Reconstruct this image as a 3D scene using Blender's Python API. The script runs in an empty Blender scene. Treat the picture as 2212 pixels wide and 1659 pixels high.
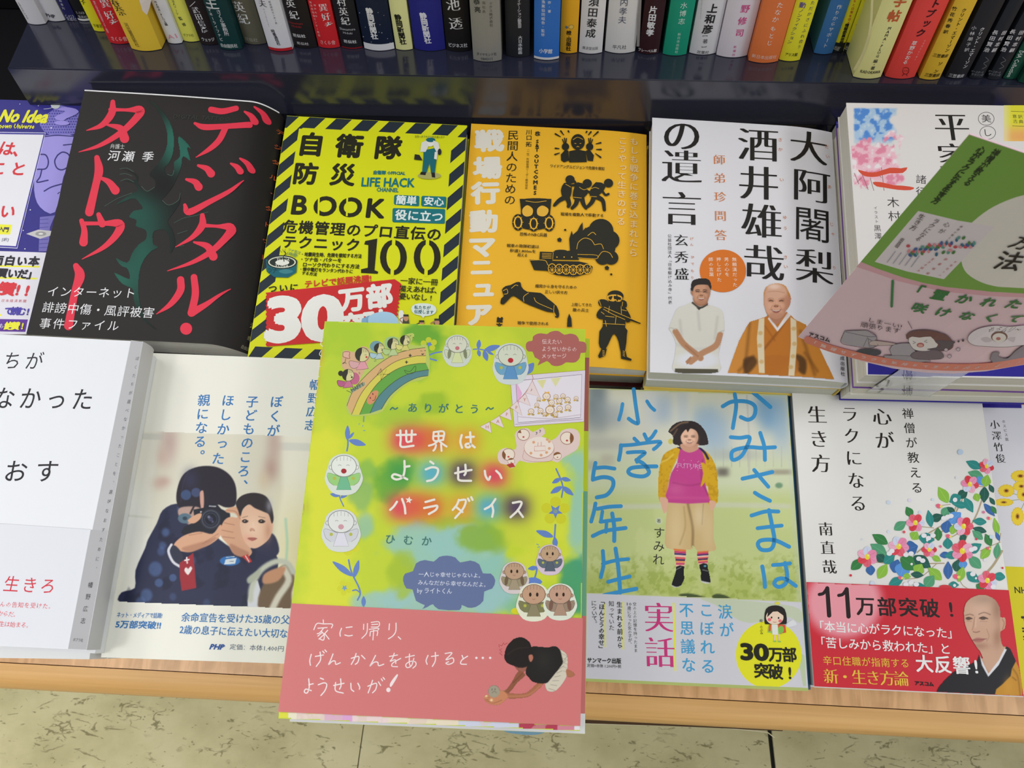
import bpy, bmesh, math, random
import numpy as np
from mathutils import Vector, Matrix

SC = bpy.context.scene
COL = SC.collection
random.seed(4)
RNG = np.random.default_rng(7)

# ------------------------------------------------------------ camera
CAMH = 1.30
CAM = Vector((0, 0, CAMH))
FPX, PITCH, YAW, ROLL = 1771.57, 0.9928070, 0.0832684, -0.0345744
_r = Vector((math.cos(YAW), math.sin(YAW), 0)); _fh = Vector((-math.sin(YAW), math.cos(YAW), 0))
FWD = _fh * math.cos(PITCH) + Vector((0, 0, -1)) * math.sin(PITCH)
_u = _r.cross(FWD)
RGT = _r * math.cos(ROLL) + _u * math.sin(ROLL)
UPV = -_r * math.sin(ROLL) + _u * math.cos(ROLL)
cd = bpy.data.cameras.new('camera'); cam = bpy.data.objects.new('camera', cd); COL.objects.link(cam)
cd.sensor_width = 36; cd.lens = 36 * FPX / 2212; cd.clip_start = 0.01
cam.matrix_world = Matrix(((RGT.x, UPV.x, -FWD.x, CAM.x), (RGT.y, UPV.y, -FWD.y, CAM.y), (RGT.z, UPV.z, -FWD.z, CAM.z), (0, 0, 0, 1)))
cd.dof.use_dof = True; cd.dof.focus_distance = 0.51; cd.dof.aperture_fstop = 30
SC.camera = cam

# ------------------------------------------------------------ world, lights, exposure
SC.view_settings.view_transform = 'Standard'; SC.view_settings.look = 'None'
SC.view_settings.exposure = 0.0; SC.view_settings.gamma = 1; SC.view_settings.use_curve_mapping = False
w = bpy.data.worlds.new('shop_interior'); SC.world = w; w.use_nodes = True
w.node_tree.nodes['Background'].inputs[0].default_value = (0.93, 0.97, 1.0, 1)
w.node_tree.nodes['Background'].inputs[1].default_value = 0.34
def area(name, loc, size, power, col=(1, 0.98, 0.94), target=None):
    l = bpy.data.lights.new(name, 'AREA'); l.shape = 'RECTANGLE'; l.size, l.size_y = size; l.energy = power; l.color = col
    o = bpy.data.objects.new(name, l); COL.objects.link(o); o.location = loc
    d = (Vector(target) - Vector(loc)) if target else Vector((0, 0, -1))
    o.rotation_euler = d.to_track_quat('-Z', 'Y').to_euler()
    return o
# rows of fluorescent tubes on the shop ceiling, plus added narrow lights
# (narrow cones are added and aimed to imitate a standing person's shadow at front centre)
for x, y, e, sp, tg in ((-0.60, -0.10, 1.0, 70, (-0.6, 0.1, 0)), (0.30, 1.10, 0.9, 66, (0.30, 0.55, 0)), (-1.7, 0.7, 14, 180, None), (1.9, -0.7, 25, 180, None), (0.5, -1.5, 8, 180, None), (-1.35, -1.0, 4.6, 52, (-0.90, -0.05, 0))):
    area('ceiling_tube_and_fill_light', (x, y, 2.75), (0.6, 1.2), e, target=tg).data.spread = math.radians(sp)

E0 = 0.90      # what a unit albedo renders as, used to turn photographed print colours into ink colours
def lin(c):
    c = c / 255.0
    return c / 12.92 if c <= 0.04045 else ((c + 0.055) / 1.055) ** 2.4
def ink(c):
    return tuple(min(0.93, lin(v) / E0) for v in c)
def inkA(a):
    a = np.clip(np.asarray(a, float), 0, 255) / 255.0
    return np.minimum(0.93, np.where(a <= 0.04045, a / 12.92, ((a + 0.055) / 1.055) ** 2.4) / E0)
_mats = {}
def mat(c, rough=0.42, spec=0.2, name=None):
    k = (tuple(int(v) for v in c), rough, spec)
    if k in _mats: return _mats[k]
    m = bpy.data.materials.new(name or 'paper_%02x%02x%02x' % k[0]); m.use_nodes = True
    b = m.node_tree.nodes['Principled BSDF']
    b.inputs['Base Color'].default_value = (*ink(c), 1); b.inputs['Roughness'].default_value = rough
    b.inputs['Specular IOR Level'].default_value = spec
    _mats[k] = m
    return m
def vcmat(rough=0.42, spec=0.2):
    k = ('vc', rough, spec)
    if k in _mats: return _mats[k]
    m = bpy.data.materials.new('printed_paper'); m.use_nodes = True
    nt = m.node_tree; b = nt.nodes['Principled BSDF']
    a = nt.nodes.new('ShaderNodeVertexColor'); a.layer_name = 'Col'
    nt.links.new(a.outputs[0], b.inputs['Base Color'])
    b.inputs['Roughness'].default_value = rough; b.inputs['Specular IOR Level'].default_value = spec
    _mats[k] = m
    return m
def nodemat(name, build, rough=0.5, spec=0.5):
    m = bpy.data.materials.new(name); m.use_nodes = True
    nt = m.node_tree; b = nt.nodes['Principled BSDF']
    b.inputs['Roughness'].default_value = rough; b.inputs['Specular IOR Level'].default_value = spec
    build(nt, b, lambda t: nt.nodes.new(t), nt.links.new)
    return m
def ramp(nt, stops):
    r = nt.nodes.new('ShaderNodeValToRGB'); e = r.color_ramp.elements
    while len(e) < len(stops): e.new(0.5)
    for q, (p, c) in zip(e, stops): q.position = p; q.color = (*c, 1)
    return r

# ------------------------------------------------------------ objects
def mesh_obj(name, verts, faces, mats, parent=None, fm=None, smooth=False):
    me = bpy.data.meshes.new(name)
    me.from_pydata([tuple(v) for v in verts], [], faces)
    for m in (mats if isinstance(mats, (list, tuple)) else [mats]): me.materials.append(m)
    if fm: me.polygons.foreach_set('material_index', fm)
    if smooth: me.polygons.foreach_set('use_smooth', [True] * len(faces))
    me.update()
    o = bpy.data.objects.new(name, me); COL.objects.link(o)
    if parent: o.parent = parent
    return o
def tag(o, label=None, cat=None, group=None, kind=None):
    if label: o['label'] = label
    if cat: o['category'] = cat
    if group: o['group'] = group
    if kind: o['kind'] = kind
    return o
def boxgeo(a, b):
    (x0, y0, z0), (x1, y1, z1) = a, b
    v = [(x0, y0, z0), (x1, y0, z0), (x1, y1, z0), (x0, y1, z0), (x0, y0, z1), (x1, y0, z1), (x1, y1, z1), (x0, y1, z1)]
    f = [(0, 3, 2, 1), (4, 5, 6, 7), (0, 1, 5, 4), (1, 2, 6, 5), (2, 3, 7, 6), (3, 0, 4, 7)]
    return v, f
def box(name, a, b, m, parent=None, bevel=0):
    v, f = boxgeo(a, b)
    o = mesh_obj(name, v, f, m, parent)
    if bevel:
        bm = bmesh.new(); bm.from_mesh(o.data)
        bmesh.ops.bevel(bm, geom=bm.edges[:], offset=bevel, segments=2, affect='EDGES', profile=0.5)
        bm.to_mesh(o.data); bm.free()
    return o

class Frame:
    """a thing's own axes: origin, ex, ey, n (world)"""
    def __init__(s, O, ex, ey):
        s.O = Vector(O); s.ex = Vector(ex).normalized(); s.n = s.ex.cross(Vector(ey)).normalized(); s.ey = s.n.cross(s.ex)
    def hit(s, x, y, z=0.0):
        d = FWD + RGT * ((x - 1106) / FPX) - UPV * ((y - 829.5) / FPX)
        t = ((s.O + s.n * z - CAM).dot(s.n)) / d.dot(s.n)
        P = CAM + d * t - s.O
        return (P.dot(s.ex), P.dot(s.ey))
    def empty(s, name):
        o = bpy.data.objects.new(name, None); COL.objects.link(o); o.empty_display_size = 0.02
        o.matrix_world = Matrix(((s.ex.x, s.ey.x, s.n.x, s.O.x), (s.ex.y, s.ey.y, s.n.y, s.O.y), (s.ex.z, s.ey.z, s.n.z, s.O.z), (0, 0, 0, 1)))
        return o

# ------------------------------------------------------------ glyphs (Blender's own default font)
_gl = {}
def glyph(s, bold=0.0, res=2):
    bold = min(bold, 0.0); k = (s, bold, res)
    if k in _gl: return _gl[k]
    cu = bpy.data.curves.new('t', 'FONT'); cu.body = s; cu.resolution_u = res; cu.offset = bold
    o = bpy.data.objects.new('t', cu); COL.objects.link(o)
    dg = bpy.context.evaluated_depsgraph_get(); dg.update()
    me = bpy.data.meshes.new_from_object(o.evaluated_get(dg))
    n = len(me.vertices); co = np.zeros(n * 3); me.vertices.foreach_get('co', co); co = co.reshape(-1, 3)[:, :2].copy()
    fs = [tuple(p.vertices) for p in me.polygons]
    if fs:   # make all faces look up
        p = me.polygons[0]
        if me.polygons[0].normal.z < 0: fs = [f[::-1] for f in fs]
    bpy.data.objects.remove(o); bpy.data.curves.remove(cu); bpy.data.meshes.remove(me)
    _gl[k] = (co, fs)
    return _gl[k]
_b = glyph('国')[0]
EM = (_b[:, 0].max() - _b[:, 0].min()) / 0.86
ECX = (_b[:, 0].max() + _b[:, 0].min()) / 2; ECY = (_b[:, 1].max() + _b[:, 1].min()) / 2

def catmull(P, closed=False, sub=6):
    P = [np.array(p, float) for p in P]; n = len(P); out = []
    if n < 3: return [tuple(p) for p in P]
    rng = range(n) if closed else range(n - 1)
    for i in rng:
        p0 = P[(i - 1) % n] if closed or i > 0 else 2 * P[0] - P[1]
        p1 = P[i]; p2 = P[(i + 1) % n]
        p3 = P[(i + 2) % n] if closed or i + 2 < n else 2 * P[-1] - P[-2]
        for k in range(sub):
            t = k / sub
            out.append(tuple(0.5 * ((2 * p1) + (-p0 + p2) * t + (2 * p0 - 5 * p1 + 4 * p2 - p3) * t * t + (-p0 + 3 * p1 - 3 * p2 + p3) * t ** 3)))
    if not closed: out.append(tuple(P[-1]))
    return out

EPS = 1.6e-6
class Surf:
    """a printed face of a thing, lying in the plane z = top of its frame; drawn at points taken from the photograph"""
    def __init__(s, fr, root, z, disp=None, cuts=(), dd=0.0, rough=0.42, spec=0.2):
        s.fr, s.root, s.z, s.disp, s.cuts, s.rough, s.spec = fr, root, z, disp, cuts, rough, spec
        s.dd = dd; s.hyk = 1.0; s.layer = 6; s.parts = {}; s.cur = None
    def part(s, name):
        s.cur = name
        if name not in s.parts: s.parts[name] = dict(v=[], f=[], fm=[], m=[], parent=s.root)
        return s
    def uv(s, x, y): return s.fr.hit(x, y, s.z)
    def pos(s, a, q, z): return (a, q, s.zz(a, q) + z)
    def zz(s, u, v): return s.z + (s.disp(u, v) if s.disp else 0.0)
    def add(s, uv, faces, c, dz=0):
        p = s.parts[s.cur]; m = c if isinstance(c, bpy.types.Material) else mat(c, s.rough, s.spec)
        if m not in p['m']: p['m'].append(m)
        if s.cuts and uv and max(q[0] for q in uv) > s.cuts[0]:
            bm = bmesh.new(); vs = [bm.verts.new((a, q, 0)) for a, q in uv]
            for f in faces:
                try: bm.faces.new([vs[i] for i in f])
                except ValueError: pass
            lo = min(q[0] for q in uv); hi = max(q[0] for q in uv)
            for cu in s.cuts:
                if lo < cu < hi: bmesh.ops.bisect_plane(bm, geom=bm.verts[:] + bm.edges[:] + bm.faces[:], plane_co=(cu, 0, 0), plane_no=(1, 0, 0))
            bm.verts.index_update(); uv = [(v.co.x, v.co.y) for v in bm.verts]; faces = [tuple(v.index for v in f.verts) for f in bm.faces]; bm.free()
        mi = p['m'].index(m); b = len(p['v']); s.layer += 1; z = s.layer * EPS + (0.00014 if s.cuts and s.disp else 0)
        p['v'] += [s.pos(a, q, z) for a, q in uv]
        p['f'] += [tuple(i + b for i in f) for f in faces]; p['fm'] += [mi] * len(faces)
    def ccw(s, uv):
        a = sum(uv[i][0] * uv[(i + 1) % len(uv)][1] - uv[(i + 1) % len(uv)][0] * uv[i][1] for i in range(len(uv)))
        return uv if a > 0 else uv[::-1]
    def poly(s, pts, c, smooth=0):
        if smooth: pts = catmull(pts, True, smooth)
        uv = s.ccw([s.uv(*p) for p in pts])
        s.add(uv, [tuple(range(len(uv)))], c)
    def ell(s, x, y, rx, ry, c, rot=0, n=22):
        cr, sr = math.cos(math.radians(rot)), math.sin(math.radians(rot))
        s.poly([(x + rx * math.cos(t) * cr - ry * math.sin(t) * sr, y + rx * math.cos(t) * sr + ry * math.sin(t) * cr) for t in (2 * math.pi * i / n for i in range(n))], c)
    def line(s, pts, w, c, sub=5, cap=True, closed=False):
        """w: width in photo pixels, a number or one per point"""
        ws = list(w) if isinstance(w, (list, tuple)) else [w] * len(pts)
        if closed: pts = list(pts) + [pts[0]]; ws = ws + [ws[0]]
        q = catmull([(x, y, a) for (x, y), a in zip(pts, ws)], False, sub) if len(pts) > 2 and sub > 1 else [(x, y, a) for (x, y), a in zip(pts, ws)]
        q = [np.array(t) for t in q]; V = []; F = []
        n = len(q)
        for i in range(n):
            d = (q[min(i + 1, n - 1)] - q[max(i - 1, 0)])[:2]; L = np.hypot(*d) or 1; d = d / L
            nx, ny = -d[1], d[0]; h = max(q[i][2], 0.15) / 2
            V += [(q[i][0] + nx * h, q[i][1] + ny * h), (q[i][0] - nx * h, q[i][1] - ny * h)]
        for i in range(n - 1): F.append((2 * i, 2 * i + 1, 2 * i + 3, 2 * i + 2))
        if cap:
            for e, sg in ((0, -1), (n - 1, 1)):
                d = (q[min(e + 1, n - 1)] - q[max(e - 1, 0)])[:2]; L = np.hypot(*d) or 1; d = d / L * sg
                h = max(q[e][2], 0.15) / 2; b = len(V)
                if h < 1.1: continue
                a0 = math.atan2(d[1], d[0]); k = 8
                V += [(q[e][0] + h * math.cos(a0 - math.pi / 2 + math.pi * j / k), q[e][1] + h * math.sin(a0 - math.pi / 2 + math.pi * j / k)) for j in range(k + 1)]
                F.append(tuple(range(b, b + k + 1)))
        uv = [s.uv(*p) for p in V]; F2 = []
        for f in F:
            a = sum(uv[f[i]][0] * uv[f[(i + 1) % len(f)]][1] - uv[f[(i + 1) % len(f)]][0] * uv[f[i]][1] for i in range(len(f)))
            F2.append(f if a > 0 else f[::-1])
        s.add(uv, F2, c)
    def _run(s, co, fs, o, ex, ey, c, mincho, b=0.0):
        if mincho: sh = [(-0.034, 0), (0.034, 0), (-0.012, 0), (0.012, 0)]
        elif b > 0.028: sh = [(b * x, b * y) for x, y in ((1, 0), (-1, 0), (0, 1), (0, -1), (.7, .7), (-.7, .7), (.7, -.7), (-.7, -.7))]
        elif b > 0: sh = [(b * .8, b * .5), (-b * .8, b * .5), (b * .8, -b * .5), (-b * .8, -b * .5)]
        else: sh = [(0, 0)]
        L0 = s.layer
        for dx, dy in sh:
            X = co[:, 0] + dx * EM; Y = co[:, 1] + dy * EM
            s.add([(o[0] + ex[0] * a + ey[0] * b, o[1] + ex[1] * a + ey[1] * b) for a, b in zip(X, Y)], fs, c)
    def L(s, t, p0, p1, h, c, b=0.0, mincho=False, res=None, slant=0.0):
        """a line of writing: p0 / p1 = middles of its left and right ends, h = full-width letter height, photo pixels"""
        if res is None: res = 1 if h < 16 else (2 if h < 45 else 4)
        if mincho: b -= 0.016
        co, fs = glyph(t, b, res)
        if not len(co): return
        x0, x1 = co[:, 0].min(), co[:, 0].max()
        A = np.array(s.uv(*p0)); B = np.array(s.uv(*p1)); d = B - A; W = np.hypot(*d); d = d / W; n = np.array((-d[1], d[0]))
        mx, my = (p0[0] + p1[0]) / 2, (p0[1] + p1[1]) / 2
        sv = np.hypot(*(np.array(s.uv(mx, my + 5)) - np.array(s.uv(mx, my - 5)))) / 10
        kx = W / (x1 - x0); ky = h * sv / EM
        c2 = co.copy(); c2[:, 0] -= x0; c2[:, 1] -= ECY
        s._run(c2, fs, A, d * kx, n * ky + d * (ky * slant), c, mincho, b)
    def V(s, t, p0, p1, em, c, b=0.0, mincho=False, res=None, wx=1.0, hy=1.0):
        """a column of writing: centres of the first and last letters, em = letter width in photo pixels"""
        if res is None: res = 1 if em < 16 else (2 if em < 45 else 4)
        if mincho: b -= 0.016
        A = np.array(s.uv(*p0)); B = np.array(s.uv(*p1)); n = len(t)
        d = A - B
        if np.hypot(*d) < 1e-6: d = np.array((0.0, 1.0))
        d = d / np.hypot(*d)
        mx, my = (p0[0] + p1[0]) / 2, (p0[1] + p1[1]) / 2
        su = np.hypot(*(np.array(s.uv(mx + 5, my)) - np.array(s.uv(mx - 5, my)))) / 10
        k = em * su / EM
        for i, ch in enumerate(t):
            if ch in ' \u3000': continue
            f = i / max(n - 1, 1); o = A * (1 - f) + B * f
            co, fs = glyph(ch, b, res)
            if not len(co): continue
            co = co.copy()
            if ch in 'ーー-–―（）「」[]【】()~〜…=':
                if ch in '()-[]': co[:, 0] += ECX - (co[:, 0].min() + co[:, 0].max()) / 2
                co[:, 0] -= ECX; co[:, 1] -= ECY; co = np.stack([co[:, 1], -co[:, 0]], 1)
            else:
                if ord(ch) < 256: co[:, 0] -= (co[:, 0].min() + co[:, 0].max()) / 2
                else: co[:, 0] -= ECX
                co[:, 1] -= ECY
                if ch in '、。': co += np.array((0.58, 0.55)) * EM
                if ch in 'っゃゅょぁぃぅぇぉッャュョァィゥェォ': co += np.array((0.12, 0.08)) * EM
            ey = d; ex = np.array((d[1], -d[0]))
            s._run(co, fs, o, ex * k * wx, ey * k * hy * s.hyk, c, mincho, b)
    def H(s, t, p0, p1, em, c, b=0.0, mincho=False, res=None, wx=1.0, hy=1.0):
        """spaced letters along a level line: centres of the first and last letters"""
        if res is None: res = 1 if em < 16 else (2 if em < 45 else 4)
        if mincho: b -= 0.016
        A = np.array(s.uv(*p0)); B = np.array(s.uv(*p1)); n = len(t); d = B - A
        if np.hypot(*d) < 1e-6: d = np.array((1.0, 0.0))
        d = d / np.hypot(*d)
        mx, my = (p0[0] + p1[0]) / 2, (p0[1] + p1[1]) / 2
        k = em * np.hypot(*(np.array(s.uv(mx + 5, my)) - np.array(s.uv(mx - 5, my)))) / 10 / EM
        for i, ch in enumerate(t):
            if ch == ' ': continue
            f = i / max(n - 1, 1); o = A * (1 - f) + B * f; co, fs = glyph(ch, b, res); co = co.copy()
            if not len(co): continue
            co[:, 0] -= (co[:, 0].min() + co[:, 0].max()) / 2 if ord(ch) < 256 else ECX
            co[:, 1] -= ECY
            s._run(co, fs, o, d * k * wx, np.array((-d[1], d[0])) * k * hy * s.hyk, c, mincho, b)
    def canvas(s, part, x0, y0, x1, y1, step, base):
        return Canvas(s, part, x0, y0, x1, y1, step, base)
    def finish(s, names=None):
        out = {}
        for k, p in s.parts.items():
            if p['f']: out[k] = mesh_obj(k.split('#')[0], p['v'], p['f'], p['m'], p['parent'], p['fm'])
        return out

def Z(ox, oy, k, dx=0, dy=0):
    """enlarged-crop coordinates -> photograph pixels"""
    def f(*c):
        p = [(ox + c[i] / k + dx, oy + c[i + 1] / k + dy) for i in range(0, len(c), 2)]
        return p[0] if len(p) == 1 else p
    return f

def vnoise(X, Y, sc, seed=0):
    r = np.random.default_rng(seed); g = r.random((64, 64))
    x = X / sc; y = Y / sc; xi = np.floor(x).astype(int); yi = np.floor(y).astype(int)
    fx = x - xi; fy = y - yi; fx = fx * fx * (3 - 2 * fx); fy = fy * fy * (3 - 2 * fy)
    G = lambda a, b: g[a % 64, b % 64]
    return (G(xi, yi) * (1 - fx) + G(xi + 1, yi) * fx) * (1 - fy) + (G(xi, yi + 1) * (1 - fx) + G(xi + 1, yi + 1) * fx) * fy
def fbm(X, Y, sc, seed=0, o=4):
    return sum(vnoise(X, Y, sc / 2 ** i, seed + i) / 2 ** i for i in range(o)) / sum(1 / 2 ** i for i in range(o))
def smooth01(t): t = np.clip(t, 0, 1); return t * t * (3 - 2 * t)

class Canvas:
    """a printed photograph or painting: soft coloured shapes mixed on a fine grid of the printed face"""
    def __init__(s, surf, part, x0, y0, x1, y1, step, base):
        s.s, s.name = surf, part
        nx = int((x1 - x0) / step) + 1; ny = int((y1 - y0) / step) + 1
        xs = np.linspace(x0, x1, nx); ys = np.linspace(y0, y1, ny)
        s.X, s.Y = np.meshgrid(xs, ys); s.C = np.ones((ny, nx, 3)) * np.array(base, float); s.M = np.ones((ny, nx), bool)
        s.step = step
    def mix(s, a, c):
        a = np.clip(a, 0, 1)[..., None]; s.C = s.C * (1 - a) + (c if isinstance(c, np.ndarray) and c.ndim == 3 else np.array(c, float)) * a
    def ell(s, x, y, rx, ry, c, soft=1.0, rot=0, a=1.0):
        cr, sr = math.cos(math.radians(rot)), math.sin(math.radians(rot))
        dx, dy = s.X - x, s.Y - y; u = (dx * cr + dy * sr) / rx; v = (-dx * sr + dy * cr) / ry
        r = np.sqrt(u * u + v * v); d = (r - 1) * min(rx, ry)
        s.mix(a * smooth01(0.5 - d / (2 * max(soft, 0.4))), c)
    def glow(s, x, y, rx, ry, c, a=1.0, p=2):
        s.mix(a * np.exp(-(np.abs((s.X - x) / rx) ** p + np.abs((s.Y - y) / ry) ** p)), c)
    def sd(s, pts):
        P = np.array(pts, float); n = len(P)
        x0, y0 = P.min(0) - 40; x1, y1 = P.max(0) + 40
        I = (s.X >= x0) & (s.X <= x1) & (s.Y >= y0) & (s.Y <= y1)
        X, Y = s.X[I], s.Y[I]; d = np.full(X.shape, 1e9); ins = np.zeros(X.shape, bool)
        for i in range(n):
            ax, ay = P[i]; bx, by = P[(i + 1) % n]; ex, ey = bx - ax, by - ay
            t = np.clip(((X - ax) * ex + (Y - ay) * ey) / (ex * ex + ey * ey + 1e-9), 0, 1)
            d = np.minimum(d, (X - ax - t * ex) ** 2 + (Y - ay - t * ey) ** 2)
            if ay != by: ins ^= ((Y < ay) != (Y < by)) & (X < (bx - ax) * (Y - ay) / (by - ay) + ax)
        d = np.sqrt(d); out = np.full(s.X.shape, 1e3); out[I] = np.where(ins, -d, d)
        return out
    def poly(s, pts, c, soft=1.0, a=1.0, sm=4):
        if sm: pts = catmull(pts, True, sm)
        s.mix(a * smooth01(0.5 - s.sd(pts) / (2 * max(soft, 0.4))), c)
    def line(s, pts, w, c, soft=0.8, a=1.0, sm=4):
        if sm and len(pts) > 2: pts = catmull(pts, False, sm)
        d = np.full(s.X.shape, 1e9)
        for (ax, ay), (bx, by) in zip(pts[:-1], pts[1:]):
            ex, ey = bx - ax, by - ay
            t = np.clip(((s.X - ax) * ex + (s.Y - ay) * ey) / (ex * ex + ey * ey + 1e-9), 0, 1)
            d = np.minimum(d, (s.X - ax - t * ex) ** 2 + (s.Y - ay - t * ey) ** 2)
        s.mix(a * smooth01(0.5 - (np.sqrt(d) - w / 2) / (2 * max(soft, 0.4))), c)
    def mask(s, pts, sm=4):
        if sm: pts = catmull(pts, True, sm)
        m = s.sd(pts) < 0
        s.M = m if s.M.all() else (s.M | m)
    def done(s):
        sf = s.s; ny, nx = s.X.shape; sf.layer += 1; z = sf.layer * EPS + (0.00014 if sf.cuts else 0)
        # a plane in perspective: uv is a rational function of the pixel; do it with numpy
        fr = sf.fr; kx = (s.X - 1106) / FPX; ky = (s.Y - 829.5) / FPX
        D = [FWD[i] + RGT[i] * kx - UPV[i] * ky for i in range(3)]
        dn = sum(D[i] * fr.n[i] for i in range(3)); t = ((fr.O + fr.n * sf.z - CAM).dot(fr.n)) / dn
        P = [CAM[i] + D[i] * t - fr.O[i] for i in range(3)]
        U = sum(P[i] * fr.ex[i] for i in range(3)); W = sum(P[i] * fr.ey[i] for i in range(3))
        Z = sf.z + z + (np.vectorize(sf.disp)(U, W) if sf.disp else 0)
        Z = np.broadcast_to(Z, U.shape)
        q = s.M[:-1, :-1] & s.M[1:, :-1] & s.M[:-1, 1:] & s.M[1:, 1:]
        idx = np.arange(ny * nx).reshape(ny, nx)
        F = np.stack([idx[1:, :-1][q], idx[1:, 1:][q], idx[:-1, 1:][q], idx[:-1, :-1][q]], 1)
        used = np.unique(F); rm = np.full(ny * nx, -1); rm[used] = np.arange(len(used)); F = rm[F]
        co = np.stack([U.ravel(), W.ravel(), Z.ravel()], 1)[used]
        me = bpy.data.meshes.new(s.name)
        me.vertices.add(len(co)); me.vertices.foreach_set('co', co.astype(np.float32).ravel())
        me.loops.add(F.size); me.loops.foreach_set('vertex_index', F.astype(np.int32).ravel())
        me.polygons.add(len(F)); me.polygons.foreach_set('loop_start', np.arange(0, F.size, 4, dtype=np.int32))
        me.update(calc_edges=True)
        ca = me.color_attributes.new('Col', 'FLOAT_COLOR', 'POINT')
        c = np.ones((len(used), 4), np.float32); c[:, :3] = inkA(s.C.reshape(-1, 3)[used]); ca.data.foreach_set('color', c.ravel())
        me.materials.append(vcmat(sf.rough, sf.spec))
        o = bpy.data.objects.new(s.name, me); COL.objects.link(o); o.parent = sf.root
        return o

# ------------------------------------------------------------ the display: tilted table top, riser, upper shelf
TILT = 0.2792917
DX = Vector((1, 0, 0)); DY = Vector((0, math.cos(TILT), math.sin(TILT))); DN = DX.cross(DY)
def dplane(h): return Frame(CAM + DN * h, DX, DY)          # the plane h metres off the camera along the table's normal
HT = -0.578                                                # table top
RISER_Y = 0.4915
def ray(x, y): return FWD + RGT * ((x - 1106) / FPX) - UPV * ((y - 829.5) / FPX)
def on_y(x, y, Y): d = ray(x, y); return CAM + d * (Y / d.y)
def on_z(x, y, Z): d = ray(x, y); return CAM + d * ((Z - CAMH) / d.z)
SHELF_Z = on_y(1106, 167, RISER_Y).z

def m_navy(nt, b, N, Lk):
    b.inputs['Base Color'].default_value = (*ink((40, 42, 58)), 1)
    n = N('ShaderNodeTexNoise'); n.inputs['Scale'].default_value = 220; n.inputs['Detail'].default_value = 2
    bp = N('ShaderNodeBump'); bp.inputs['Strength'].default_value = 0.03; bp.inputs['Distance'].default_value = 0.0005
    Lk(n.outputs[0], bp.inputs['Height']); Lk(bp.outputs[0], b.inputs['Normal'])
NAVY = nodemat('navy_laminate', m_navy, 0.15, 1.0)
def wood(name, c0, c1, c2, sx, sy, rough=0.38, fig=0.0):
    def bld(nt, b, N, Lk):
        tc = N('ShaderNodeTexCoord'); mp = N('ShaderNodeMapping'); mp.inputs['Scale'].default_value = (sx, sy, sy)
        Lk(tc.outputs['Object'], mp.inputs[0])
        n = N('ShaderNodeTexNoise'); n.inputs['Scale'].default_value = 1; n.inputs['Detail'].default_value = 6; n.inputs['Distortion'].default_value = 0.6
        Lk(mp.outputs[0], n.inputs['Vector'])
        r = ramp(nt, [(0.3, ink(c0)), (0.5, ink(c1)), (0.72, ink(c2))]); Lk(n.outputs[0], r.inputs[0])
        out = r.outputs[0]
        if fig:
            mp2 = N('ShaderNodeMapping'); mp2.inputs['Scale'].default_value = (110, 16, 16); mp2.inputs['Rotation'].default_value = (0, 0, 0.5)
            Lk(tc.outputs['Object'], mp2.inputs[0])
            n2 = N('ShaderNodeTexNoise'); n2.inputs['Scale'].default_value = 1; n2.inputs['Detail'].default_value = 3; n2.inputs['Distortion'].default_value = 0.9
            Lk(mp2.outputs[0], n2.inputs['Vector'])
            r2 = ramp(nt, [(0.42, (0, 0, 0)), (0.62, (1, 1, 1))]); Lk(n2.outputs[0], r2.inputs[0])
            mx = N('ShaderNodeMixRGB'); mx.inputs[2].default_value = (*ink((238, 188, 136)), 1)
            ml = N('ShaderNodeMath'); ml.operation = 'MULTIPLY'; ml.inputs[1].default_value = fig
            Lk(r2.outputs[0], ml.inputs[0]); Lk(ml.outputs[0], mx.inputs[0]); Lk(out, mx.inputs[1]); out = mx.outputs[0]
        Lk(out, b.inputs['Base Color'])
    return nodemat(name, bld, rough, 0.4)
VENEER = wood('figured_veneer', (196, 148, 100), (205, 157, 108), (214, 168, 120), 30, 60, 0.33, 0.75)
BAND = wood('straight_grained_wood', (206, 158, 92), (216, 168, 103), (224, 178, 114), 5, 260, 0.42)

fT = dplane(HT)
table = fT.empty('display_table')
tag(table, 'sloping wooden display table with figured veneer top and rounded front edge', 'table')
u1, v1 = fT.hit(612, 1461); u2, v2 = fT.hit(1690, 1523); VJ = (v1 + v2) / 2
backv = (RISER_Y - 0.002) / math.cos(TILT) + fT.O.z * 0
# distance along the slope from the foot of the frame's origin to the riser
backv = (RISER_Y - fT.O.y) / DY.y + 0.008
box('table_top', (-0.95, VJ + 0.0006, -0.022), (0.95, backv, 0), VENEER, table)
nose = []
prof = [(0, 0), (-0.006, -0.0001), (-0.0105, -0.0009), (-0.0135, -0.0024), (-0.0156, -0.0046), (-0.0168, -0.008), (-0.0172, -0.012), (-0.0168, -0.028), (0, -0.028)]
V = []; F = []
for x in (-0.95, 0.95): V += [(x, VJ + a, b - 0.0006) for a, b in prof]
k = len(prof); F = [(i, (i + 1) % k, (i + 1) % k + k, i + k) for i in range(k)] + [tuple(range(k))[::-1], tuple(range(k, 2 * k))]
nz = mesh_obj('front_nosing', V, [f[::-1] for f in F], BAND, table)
nz.data.polygons.foreach_set('use_smooth', [True] * len(F))
e = nz.modifiers.new('e', 'EDGE_SPLIT'); e.split_angle = math.radians(40)

# table skirt and the upper bookcase step
mdark = mat((46, 34, 26), 0.6)
pn = on_z(1106, 1550, 0.70)
table_skirt = box('table_skirt', (-0.95, 0.012, -0.40), (0.95, 0.030, -0.0221), mdark, table)
table_skirt.matrix_parent_inverse = Matrix.Identity(4)
table_skirt.location = (0, VJ + 0.012, 0)

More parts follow.
